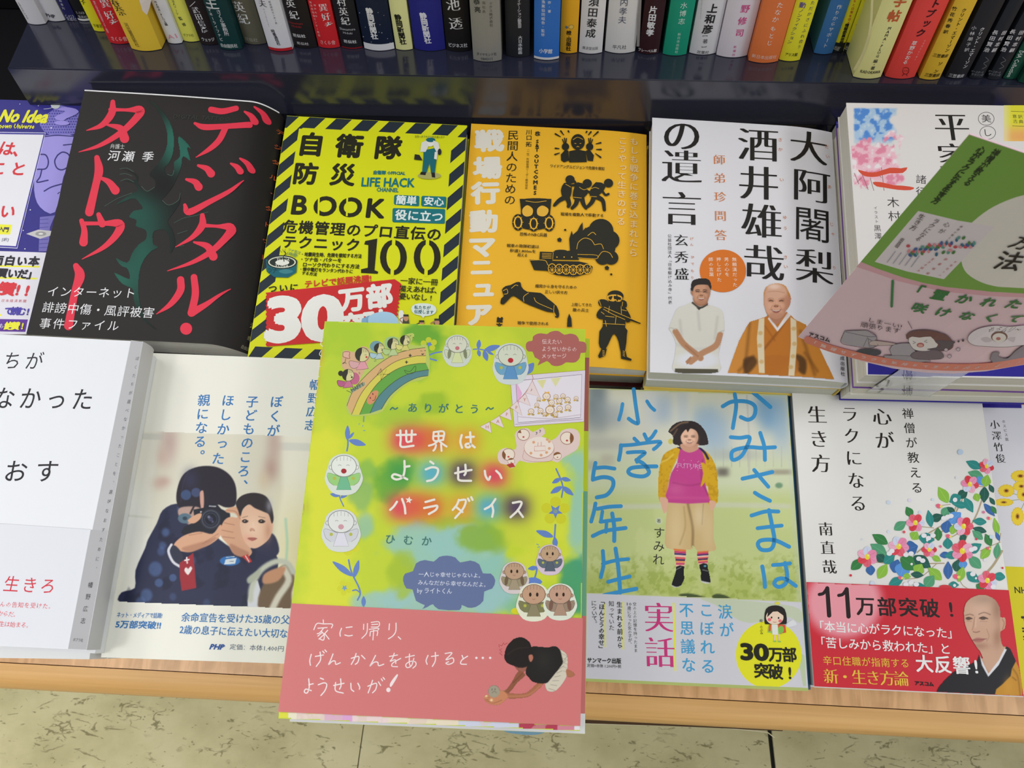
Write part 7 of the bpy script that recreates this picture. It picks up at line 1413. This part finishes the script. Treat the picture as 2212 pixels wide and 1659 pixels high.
for p in ((1290,745, 1300,770),(1328,750, 1290,775, 1282,802, 1320,806)): bstk(2.4, *p)
for x in (1388,1432,1482): S.ell(*zb(x, 762), 2.6, 2.6, bw_)
for p in ((245,905, 248,960, 235,1000, 215,995, 225,975, 262,985),(245,945, 275,938)): bstk(2.6, *p)
for p in ((325,900, 345,908),(310,945, 350,932, 368,945, 355,985, 328,1018)): bstk(2.6, *p)
for p in ((415,950, 485,935),(462,905, 465,950, 455,975),(428,930, 428,985, 480,1002)): bstk(2.6, *p)
for p in ((532,935, 535,975, 552,990),(580,935, 592,960, 590,975)): bstk(2.6, *p)
for p in ((648,955, 705,935, 702,975, 680,1000),(680,915, 665,960, 650,1000),(720,925, 735,950),(740,905, 748,918),(752,895, 762,908)): bstk(2.4, *p)
S.poly(zb(850,872, 835,885, 802,930, 798,955, 808,958, 830,925, 852,885), bw_, 2); S.ell(*zb(788,980), 4.6, 5, bw_)
for p in ((1545,690, 1540,672, 1560,680, 1575,658, 1578,672, 1600,660),(1562,700, 1545,705, 1562,722, 1545,728, 1565,745)): S.line(zb(*p), 1.1, (170,50,60), sub=1)
cv = S.canvas('boy_photo', *zb(1425,610), *zb(2075,1095), 1.15, (34,32,30))
hair = zb(1577,760, 1590,690, 1640,632, 1700,620, 1750,650, 1768,700, 1772,740, 1760,800, 1700,830, 1620,810, 1590,790)
shirt = zb(1750,690, 1830,685, 1870,690, 1920,680, 1955,700, 1972,760, 1975,800, 1930,860, 1890,910, 1860,935, 1780,930, 1745,900, 1722,870, 1730,830, 1745,780)
pants = zb(1930,690, 1990,720, 2012,760, 2010,850, 2000,900, 1960,960, 1920,992, 1870,988, 1855,940, 1880,900, 1940,850, 1965,790, 1955,720)
arm1 = zb(1690,850, 1665,860, 1625,930, 1590,975, 1560,985, 1580,1010, 1620,995, 1670,930, 1725,880); arm2 = zb(1850,925, 1800,935, 1740,990, 1690,1005, 1590,1002, 1570,1020, 1600,1040, 1720,1035, 1780,1005, 1840,950)
hands = zb(1440,1020, 1470,1010, 1480,990, 1500,1010, 1540,980, 1590,1000, 1600,1035, 1560,1075, 1520,1086, 1470,1075, 1440,1045); fc = zb(1640,800, 1760,735, 1775,770, 1760,820, 1710,860, 1670,850, 1650,825); ft = zb(2000,840, 2040,850, 2062,875, 2050,890, 2010,895)
cv.M = np.zeros(cv.X.shape, bool)
for p in (hair, shirt, pants, arm1, arm2, hands, fc, ft): cv.M |= cv.sd(catmull(p, True, 3)) < 0
cv.M |= ((cv.X - zb(1508,990)[0]) / 13) ** 2 + ((cv.Y - zb(1508,990)[1]) / 14) ** 2 < 1
cv.poly(fc, (150,94,78), 1.2, sm=3); cv.poly(arm1, (140,86,62), 1.4, sm=3); cv.poly(arm2, (166,104,74), 1.4, sm=3); cv.line(zb(1830,945, 1740,1015, 1600,1025), 3, (196,132,100), 2.5, a=.6); cv.line(zb(1700,870, 1640,930), 3, (106,64,46), 2, a=.6)
cv.poly(pants, (206,198,180), 1.2, sm=3)
for k in range(8): cv.line(zb(1880 + k * 14, 970 - k * 26, 1925 + k * 12, 985 - k * 34), 1, (120,112,100), .7, a=.7)
for k in range(5): cv.line(zb(1965 + k*4, 730 + k * 30, 2010, 750 + k * 28), 1, (130,120,106), .7, a=.5)
cv.poly(ft, (170,110,80), 1, sm=3); cv.poly(hands, (196,130,94), 1.2, sm=3); cv.line(zb(1450,1045, 1500,1070, 1560,1050), 2, (150,90,62), 1.5, a=.6)
for k in range(4): cv.line(zb(1445 + k * 6,1015 + k * 14, 1475 + k * 6,1022 + k * 12), 1, (140,84,60), .7, a=.6)
cv.poly(shirt, (32,30,28), 1.2, sm=3); cv.glow(*zb(1850,780), 20, 24, (48,44,40), .6); cv.poly(hair, (32,26,24), 1.2, sm=3); cv.line(zb(1600,740, 1660,700, 1740,690), 2, (60,50,44), 2, a=.6)
cv.poly(zb(1745,745, 1768,740, 1775,765, 1760,790, 1748,775), (176,112,92), 1, sm=3); cv.line(zb(1670,830, 1700,822), 1.2, (70,40,34), .7, a=.7); cv.line(zb(1650,818, 1642,838), 1.4, (120,70,60), 1, a=.6); cv.ell(*zb(1665,846), 3, 1.2, (130,60,56), .8, a=.7)
cv.ell(*zb(1508,990), 12.6, 13.4, (158,150,130), 1); cv.line(zb(1495,972, 1495,982), 1.1, (80,70,60), .6); cv.line(zb(1515,972, 1515,982), 1.1, (80,70,60), .6); cv.line(zb(1495,1000, 1510,990, 1525,1000), 1.2, (120,110,90), .7)
for x, y in ((1575,975),(1455,1020),(1490,1050)): cv.glow(*zb(x, y), 3, 3, (250,226,170), .9)
cv.done()
S.part('spine_marks')
for i, y in enumerate(range(735, 900, 22)): S.line([(697 - (y - 735) * .115, y), (693 - (y - 735) * .115, y + 9), (698 - (y - 735) * .115, y + 14)], 1.4, (226,222,212))
S.finish()
# the copies and the pile that carry it
Q1 = [(p[0] + 0.0030 - p[1] * 0.0 , p[1] - 0.0022) for p in Q]
r1, f1 = flat_quad('picture_book', 'copy of the lime picture book directly beneath it, edges showing right and below', Q1, HJ - 0.0092, 0.009, (190,206,54), 'L', bulge=0.0006, pages=(228,228,230))
S1 = Surf(f1, r1, 0.009); S1.part('cover_print')

def q1(s_, t): # fractions of the copy's own cover
    hw, hh = 0, 0
    L_ = [(p[0] - sum(q[0] for q in Q1) / 4, p[1] - sum(q[1] for q in Q1) / 4) for p in Q1]
    a = (L_[0][0] * (1 - s_) + L_[1][0] * s_, L_[0][1] * (1 - s_) + L_[1][1] * s_); b = (L_[3][0] * (1 - s_) + L_[2][0] * s_, L_[3][1] * (1 - s_) + L_[2][1] * s_)
    P = (a[0] * (1 - t) + b[0] * t, a[1] * (1 - t) + b[1] * t); v = DX * P[0] + DY * P[1]; return (v.dot(f1.ex), v.dot(f1.ey))
def q1p(s0, s1_, t0, t1, c): S1.add([q1(s0, t1), q1(s1_, t1), q1(s1_, t0), q1(s0, t0)], [(0, 1, 2, 3)], c)
q1p(.93, .999, .055, .26, (170,98,92)); q1p(.93, .999, .42, .73, (110,170,140)); q1p(.93, .999, .73, .955, (206,118,118)); q1p(.002, .999, .955, .9995, (224,222,230)); S1.finish()
Qs = [(p[0] + 0.0008, p[1] - 0.0004) for p in Q]
flat_quad('picture_book', 'second copy of the lime picture book in the pile beneath', Qs, HJ - 0.0184, 0.0100, (190,206,60), 'L', bulge=0.0006, pages=(228,228,230))
Qc = Q
fJ = dplane(HJ - 0.0092)
# narrow books that fill the slot of the table under the picture book
hN = HJ - 0.0298; QN = [plane_uv(p, hN) for p in ((735,790),(1190,805),(1175,1455),(668,1430))]
aR = [QH[1][0], QH[2][0]]; aL = [QF[0][0], QF[3][0]]; wN = min(aL) - max(aR) - 0.008; cxN = (min(aL) + max(aR)) / 2 + 0.001; cyN = sum(q[1] for q in QN) / 4
QN = [(cxN + a * wN / 2, cyN + b * 0.094) for a, b in ((-1, 1), (1, 1), (1, -1), (-1, -1))]
fill(QN, hN, ['first small white book under the lime picture books', 'second small white book under the lime picture books', 'third small white book under the lime picture books', 'fourth small white book under the lime picture books', 'fifth small white book under the lime picture books', 'small white book at the table top under the lime picture books'], (224,224,224), 'R', None, jit=0.0005, bulge=0.0008)

# light blue rounded cards tucked between the picture books
def disc(name, label, pts, h, c, t=0.0006, cat='card', col2=None):
    fp = dplane(h); a = [fp.hit(*p) for p in catmull(pts, True, 6)]; cx = sum(p[0] for p in a) / len(a); cy = sum(p[1] for p in a) / len(a)
    fr = Frame(fp.O + DX * cx + DY * cy - DN * t, DX, DY); n = len(a)
    ar = sum(a[i][0] * a[(i + 1) % n][1] - a[(i + 1) % n][0] * a[i][1] for i in range(n))
    if ar < 0: a = a[::-1]
    V = [(p[0] - cx, p[1] - cy, t) for p in a] + [(p[0] - cx, p[1] - cy, 0) for p in a]
    F = [tuple(range(n)), tuple(range(n, 2 * n))[::-1]] + [(i + n, (i + 1) % n + n, (i + 1) % n, i) for i in range(n)]
    o = mesh_obj(name, V, F, mat(c, .3), None)
    o.matrix_world = Matrix(((fr.ex.x, fr.ey.x, fr.n.x, fr.O.x), (fr.ex.y, fr.ey.y, fr.n.y, fr.O.y), (fr.ex.z, fr.ey.z, fr.n.z, fr.O.z), (0, 0, 0, 1)))
    tag(o, label, cat); return o
disc('paper_card', 'pale blue rounded paper card peeping out above the lime picture book', z3(1070,225, 1090,165, 1170,115, 1300,92, 1420,110, 1490,165, 1525,240, 1500,420, 1300,480, 1120,420), HJ - 0.0196, (160,196,222))
disc('paper_card', 'smaller blue-grey paper card tab left of the pale blue rounded card', z3(975,220, 1030,175, 1100,150, 1180,200, 1170,420, 1000,420), HJ - 0.0206, (126,168,200), 0.0004)
disc('paper_card', 'blue oval paper card showing below the bottom edge of the lime picture book', [(1085,1540),(1180,1540),(1192,1570),(1165,1586),(1120,1586),(1085,1576)], HJ - 0.0196, (120,160,186))
# pink folded flap of the copy under the lime picture book shows at its right edge
# ------------------------------------------------------------ the shop card on its clear stand
ZB = 0.935
bpx = [(1724,728),(1790,757),(1860,780),(1930,796),(2000,805),(2060,807),(2130,802),(2212,788),(2290,765)]
CC = [on_z(x, y, ZB) for x, y in bpx]
def proj(P):
    v = P - CAM; z = v.dot(FWD); return (1106 + FPX * v.dot(RGT) / z, 829.5 - FPX * v.dot(UPV) / z)
# lean of the card: its left edge must run up to (2095, 285)
best = None
for ay in [i * 0.01 for i in range(-40, 160)]:
    U = Vector((0, -ay, 1)).normalized()
    for t in [0.02 + 0.002 * k for k in range(120)]:
        p = proj(CC[0] + U * t); e_ = math.hypot(p[0] - 2095, p[1] - 285)
        if best is None or e_ < best[0]: best = (e_, ay, t)
CU = Vector((0, -best[1], 1)).normalized(); CHT = best[2]
SEG = [0.0]
for a, b in zip(CC[:-1], CC[1:]): SEG.append(SEG[-1] + (b - a).length)
class CardSurf(Surf):
    def __init__(s, root, off):
        s.hyk = 1.0; s.root, s.rough, s.spec = root, 0.5, 0.2; s.fr = None; s.layer = 6; s.parts = {}; s.cur = None; s.disp = None; s.cuts = SEG[1:-1]; s.off = off
    def uv(s, x, y):
        d = ray(x, y)
        for i in range(len(CC) - 1):
            e = CC[i + 1] - CC[i]; M = Matrix((( -d.x, e.x, CU.x), (-d.y, e.y, CU.y), (-d.z, e.z, CU.z)))
            if abs(M.determinant()) < 1e-12: continue
            q = M.inverted() @ (CAM - CC[i])
            if (q[1] >= 0 or i == 0) and (q[1] <= 1 or i == len(CC) - 2): return (SEG[i] + q[1] * (SEG[i + 1] - SEG[i]), q[2])
        return (0, 0)
    def pos(s, a, t, z):
        i = max(0, min(len(CC) - 2, sum(1 for g in SEG if g <= a + 1e-9) - 1)); k = (a - SEG[i]) / (SEG[i + 1] - SEG[i])
        P = CC[i].lerp(CC[i + 1], k) + CU * t; n = (CC[i + 1] - CC[i]).cross(CU).normalized()
        return tuple(P + n * z - s.off)
coff = CC[3].copy()
stand = bpy.data.objects.new('shop_card', None); COL.objects.link(stand); stand.location = coff
tag(stand, 'curved green and pink promotional card leaning forward on a clear plastic arm', 'sign')
CS = CardSurf(stand, coff); CS.hyk = 1.7; zc = Z(1720, 200, 2.476)
n = len(CC); V = []
for z in (0.0, -0.0006):
    for t in (0, CHT):
        V += [Vector(CS.pos(SEG[i], t, z)) for i in range(n)]
F = []
for i in range(n - 1): F += [(i, i + 1, n + i + 1, n + i), (2*n + i, 3*n + i, 3*n + i + 1, 2*n + i + 1), (i, 2*n + i, 2*n + i + 1, i + 1), (n + i, n + i + 1, 3*n + i + 1, 3*n + i)]
F += [(0, n, 3*n, 2*n), (n - 1, 3*n - 1, 4*n - 1, 2*n - 1)]
PKC = (238,204,214); GC = (128,172,80)
mesh_obj('card', V, F, mat(PKC, 0.5), stand)
CS.part('card_print')
def tline(y0f, n_=10): return None
gb = zc(345,905, 430,940, 560,985, 680,1018, 800,1040, 900,1052, 1000,1060, 1100,1068, 1218,1075, 1400,1078)
tl = CS.pos; topR = proj(Vector(CS.pos(SEG[-1], CHT, 0)) + coff); topM = [proj(Vector(CS.pos(SEG[i], CHT - 0.0002, 0)) + coff) for i in range(n)]
CS.poly(topM + gb[::-1], GC)
CS.poly(zc(345,905, 430,940, 560,985, 680,1018, 800,1040, 1000,1060, 1218,1075, 1400,1078, 1400,1100, 1218,1096, 1000,1085, 800,1066, 560,1012, 430,968, 322,932), (226,172,184))
CS.poly(zc(875,800, 900,740, 945,690, 1030,625, 1120,580, 1218,548, 1380,520, 1400,1060, 1218,1046, 1060,1035, 960,1000, 900,950, 880,880), (234,228,222), 3)
CS.poly(zc(652,633, 1062,716, 790,998, 420,905), (232,222,228))
CS.part('card_lettering')
DG = (44,56,36)
CS.V('禅僧が教える', zc(1066,322), zc(918,482), 17, DG, b=.034); CS.V('心がラクになる生き方', zc(988,308), zc(748,578), 17, DG, b=.034)
CS.V('禅僧が教える', zc(882,716), zc(806,790), 6, (110,90,90)); CS.V('心が', zc(806,705), zc(780,740), 13, (80,66,66)); CS.V('ラクになる', zc(748,688), zc(655,782), 13, (80,66,66)); CS.V('生き方', zc(670,664), zc(628,722), 14, (80,66,66)); CS.V('南直哉', zc(566,786), zc(540,820), 9, (80,66,66))
CS.V('不安怒りの', zc(850,905), zc(770,975), 6, (190,90,100)); CS.V('執着嫉妬', zc(800,890), zc(705,965), 7, (190,80,90)); CS.V('生きる悩み', zc(730,890), zc(655,950), 7, (190,90,100))
for k in range(5): CS.line(zc(660 - k * 32, 870 - k * 6, 615 - k * 32, 930 - k * 6), 1.6, (170,168,180))
cols = ((206,84,96),(60,110,140),(80,130,70),(226,150,160),(70,100,160),(100,160,150))
for k in range(46): CS.ell(*zc(600 + (k * 37) % 360 , 838 - ((k * 37) % 360) * .1 + ((k * 53) % 60) - 20 - (18 if (k*37)%360 > 250 else 0)), 4.6, 3.2, cols[k % 6], (k * 40) % 180, 9)
CS.V('方', zc(1212,800), zc(1150,850), 44, (40,36,34), b=.02); CS.V('法', zc(1140,900), zc(1110,950), 58, (40,36,34), b=.02)
CS.line(zc(517,1005, 511,1140), 5.4, (62,132,78))
CS.H('「置かれた', zc(640,1052), zc(1165,1128), 33, (56,124,66), b=.035, wx=1.05); CS.H('咲けなくて', zc(660,1150), zc(1170,1206), 31, (56,124,66), b=.035, wx=1.1)
CS.L('しまーい!', zc(392,1212), zc(565,1248), 11, (70,60,66)); CS.L('頑張ります', zc(346,1236), zc(556,1272), 13, (70,60,66)); CS.line(zc(598,1218, 620,1258), 1.2, (80,66,70))
CS.part('card_drawing'); GY = (176,168,176); LN = (84,70,80)
def dr(p, c, o=1.0, sm=2): CS.poly(zc(*p), c, sm); CS.line(zc(*p), o, LN, closed=True) if o else None
dr((262,1270, 380,1268, 430,1300, 415,1360, 300,1350, 240,1330), GY, 1.0, 0); CS.line(zc(265,1275, 385,1300, 428,1300), .9, LN); CS.line(zc(385,1300, 360,1355), .9, LN)
dr((385,1310, 440,1345, 395,1355), (166,158,164), .8, 0); dr((390,1335, 420,1322, 520,1335, 525,1345, 410,1348), (206,184,180), .8)
dr((500,1370, 520,1345, 580,1335, 620,1345, 640,1400, 600,1415, 520,1405), GY); dr((320,1385, 350,1368, 430,1370, 455,1385, 430,1402, 350,1400), (70,70,78), .6); dr((470,1400, 620,1405, 720,1430, 640,1440, 480,1425), (166,158,164), .8, 0)
dr((610,1400, 640,1380, 740,1370, 785,1395, 770,1420, 640,1420), (120,104,112), 1)
dr((590,1310, 610,1275, 700,1265, 800,1290, 840,1340, 820,1370, 760,1375, 700,1350), (120,82,76), 1)
dr((600,1325, 612,1290, 660,1300, 720,1295, 758,1330, 745,1362, 690,1378, 630,1368), (240,228,226), 1)
CS.poly(zc(600,1310, 615,1280, 700,1272, 760,1300, 770,1345, 745,1330, 720,1300, 660,1305, 620,1300), (120,82,76), 2)
CS.line(zc(625,1325, 640,1332, 625,1338), 1.2, LN, sub=1); CS.line(zc(700,1318, 685,1326, 702,1332), 1.2, LN, sub=1); CS.ell(*zc(665,1345), 8, 5, (190,96,96)); CS.ell(*zc(665,1347), 5.5, 3, (222,170,160))
dr((745,1320, 835,1325, 835,1345, 800,1370, 700,1368, 770,1352), (96,84,92), 1)
for x, y in ((800,1360),(865,1358),(818,1395)): dr((x,y, x-10,y+10, x+2,y+20, x+12,y+8), (214,196,206), .8)
for x, y, r in ((845,1330,2),(868,1325,2.4),(892,1320,2.8)): CS.ell(*zc(x, y), r, r, (90,76,84))
CS.poly(zc(918,1320, 930,1285, 980,1255, 1060,1240, 1140,1245, 1218,1238, 1400,1240, 1400,1330, 1218,1345, 1120,1355, 1020,1352, 950,1345), (238,226,234), 2); CS.line(zc(1218,1238, 1140,1245, 1060,1240, 980,1255, 930,1285, 918,1320, 950,1345, 1020,1352, 1120,1355, 1218,1345), .9, LN)
CS.L('もうムリ〜', zc(1030,1262), zc(1200,1262), 12, (80,70,80)); CS.ell(*zc(1085,1300), 18, 12, (120,82,76)); CS.ell(*zc(1085,1305), 15, 10, (240,228,226)); CS.ell(*zc(1080,1310), 5, 3.4, (190,110,110)); CS.poly(zc(985,1310, 1020,1300, 1050,1320, 1010,1330), (210,198,206), 2); CS.poly(zc(1125,1310, 1170,1300, 1160,1330), (210,198,206), 2)
dr((1035,1420, 1050,1385, 1085,1385, 1080,1405, 1130,1415, 1180,1370, 1260,1330, 1260,1430, 1140,1445, 1060,1440), (140,128,140), .8)
CS.part('card_lettering'); CS.L('アスコム', zc(72,1288), zc(182,1322), 10, (40,34,36), b=.05)
RS = (226,132,110)
CS.line(zc(62,1318, 180,1362, 300,1395, 420,1422, 560,1444, 700,1458, 840,1464, 980,1462, 1100,1450, 1240,1425), 15, RS)
def along(t, pts, em, c, b):
    q = catmull(pts, False, 10); L_ = [0]
    for a, b2 in zip(q[:-1], q[1:]): L_.append(L_[-1] + math.hypot(b2[0] - a[0], b2[1] - a[1]))
    for i, ch in enumerate(t):
        s_ = L_[-1] * (i + .5) / len(t); k = max(j for j in range(len(q) - 1) if L_[j] <= s_)
        f = (s_ - L_[k]) / (L_[k + 1] - L_[k]); x = q[k][0] * (1 - f) + q[k + 1][0] * f; y = q[k][1] * (1 - f) + q[k + 1][1] * f
        dx, dy = (q[k + 1][0] - q[k][0]) / (L_[k + 1] - L_[k]), (q[k + 1][1] - q[k][1]) / (L_[k + 1] - L_[k])
        A = np.array(CS.uv(x, y)); B = np.array(CS.uv(x + dx, y + dy)); d = B - A; m = np.hypot(*d); d /= m
        co, fs = glyph(ch, 0, 1); co = co.copy(); co[:, 0] -= ECX; co[:, 1] -= ECY
        CS._run(co, fs, A, d * em * m / EM, np.array((-d[1], d[0])) * em * m / EM * 1.5, c, False, b)
along('「無理せずラクな気持ちで生きられる」ヒント', zc(70,1322, 180,1362, 300,1395, 420,1422, 560,1444, 700,1458, 840,1464, 980,1462, 1100,1450, 1215,1430), 12.5, (226,206,206), .02)
CS.finish()
# clear plastic arm
def m_clear(nt, b, N, Lk):
    b.inputs['Base Color'].default_value = (0.93, 0.95, 0.96, 1); b.inputs['Transmission Weight'].default_value = 1.0; b.inputs['IOR'].default_value = 1.2
CLEAR = nodemat('clear_plastic', m_clear, 0.03, 0.5)
p_l, p_r = Vector(CS.pos(CS.uv(1955,797)[0], 0.012, -0.0012)) + coff, Vector(CS.pos(CS.uv(2110,800)[0], 0.012, -0.0012)) + coff
def onp(x, y, h): a, b = dplane(h).hit(x, y); return dplane(h).O + DX * a + DY * b
q_l, q_r = onp(1866, 851, -0.5145), onp(2006, 858, -0.5145)
nn = (p_r - p_l).cross(q_l - p_l).normalized() * 0.0011
V = [p - coff for p in (p_l, p_r, q_r, q_l)] + [p + nn - coff for p in (p_l, p_r, q_r, q_l)]
mesh_obj('clear_arm', V, [(0, 1, 2, 3)[::-1], (4, 5, 6, 7), (0, 4, 5, 1)[::-1], (1, 5, 6, 2)[::-1], (2, 6, 7, 3)[::-1], (3, 7, 4, 0)[::-1]], CLEAR, stand)

# dark strip under the nosing at its right half, and a thin pale cord hanging along it
def tube(name, pts, r, m, parent=None, n=8):
    P = [Vector(p) for p in pts]; V = []; F = []
    for i, p in enumerate(P):
        d = (P[min(i + 1, len(P) - 1)] - P[max(i - 1, 0)]).normalized(); a = d.cross(Vector((0, 0, 1))).normalized(); b = d.cross(a)
        V += [p + a * (r * math.cos(t)) + b * (r * math.sin(t)) for t in (2 * math.pi * k / n for k in range(n))]
    for i in range(len(P) - 1):
        for k in range(n): F.append((i * n + k, i * n + (k + 1) % n, (i + 1) * n + (k + 1) % n, (i + 1) * n + k))
    F += [tuple(range(n))[::-1], tuple(range((len(P) - 1) * n, len(P) * n))]
    return mesh_obj(name, V, F, m, parent, smooth=True)
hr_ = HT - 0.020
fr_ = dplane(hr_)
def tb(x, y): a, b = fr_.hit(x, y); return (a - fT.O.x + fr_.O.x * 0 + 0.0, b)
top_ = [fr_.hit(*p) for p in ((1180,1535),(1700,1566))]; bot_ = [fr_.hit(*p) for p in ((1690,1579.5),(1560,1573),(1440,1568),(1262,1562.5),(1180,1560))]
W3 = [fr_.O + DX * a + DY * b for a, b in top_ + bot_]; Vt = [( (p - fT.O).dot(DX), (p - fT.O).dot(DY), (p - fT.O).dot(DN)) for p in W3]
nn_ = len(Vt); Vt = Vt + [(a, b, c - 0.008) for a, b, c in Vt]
mesh_obj('dark_strip', Vt, [tuple(range(nn_))[::-1], tuple(range(nn_, 2 * nn_))] + [(i, (i + 1) % nn_, (i + 1) % nn_ + nn_, i + nn_) for i in range(nn_)], mat((70, 50, 30), 0.6), table)
cp = catmull([(1180,1560),(1262,1562.5),(1330,1565),(1440,1567),(1530,1569),(1590,1575),(1650,1581),(1662,1585),(1673,1594)], False, 4)
pc = [fr_.O + DX * a + DY * b - DN * 0.0005 for a, b in (fr_.hit(x, y) for x, y in cp)]
co_ = tube('cord', [p - pc[0] for p in pc], 0.00035, mat((206, 200, 170), 0.5)); co_.location = pc[0]
tag(co_, 'thin pale cord along the underside of the table front above the dark floor joint', 'cord')
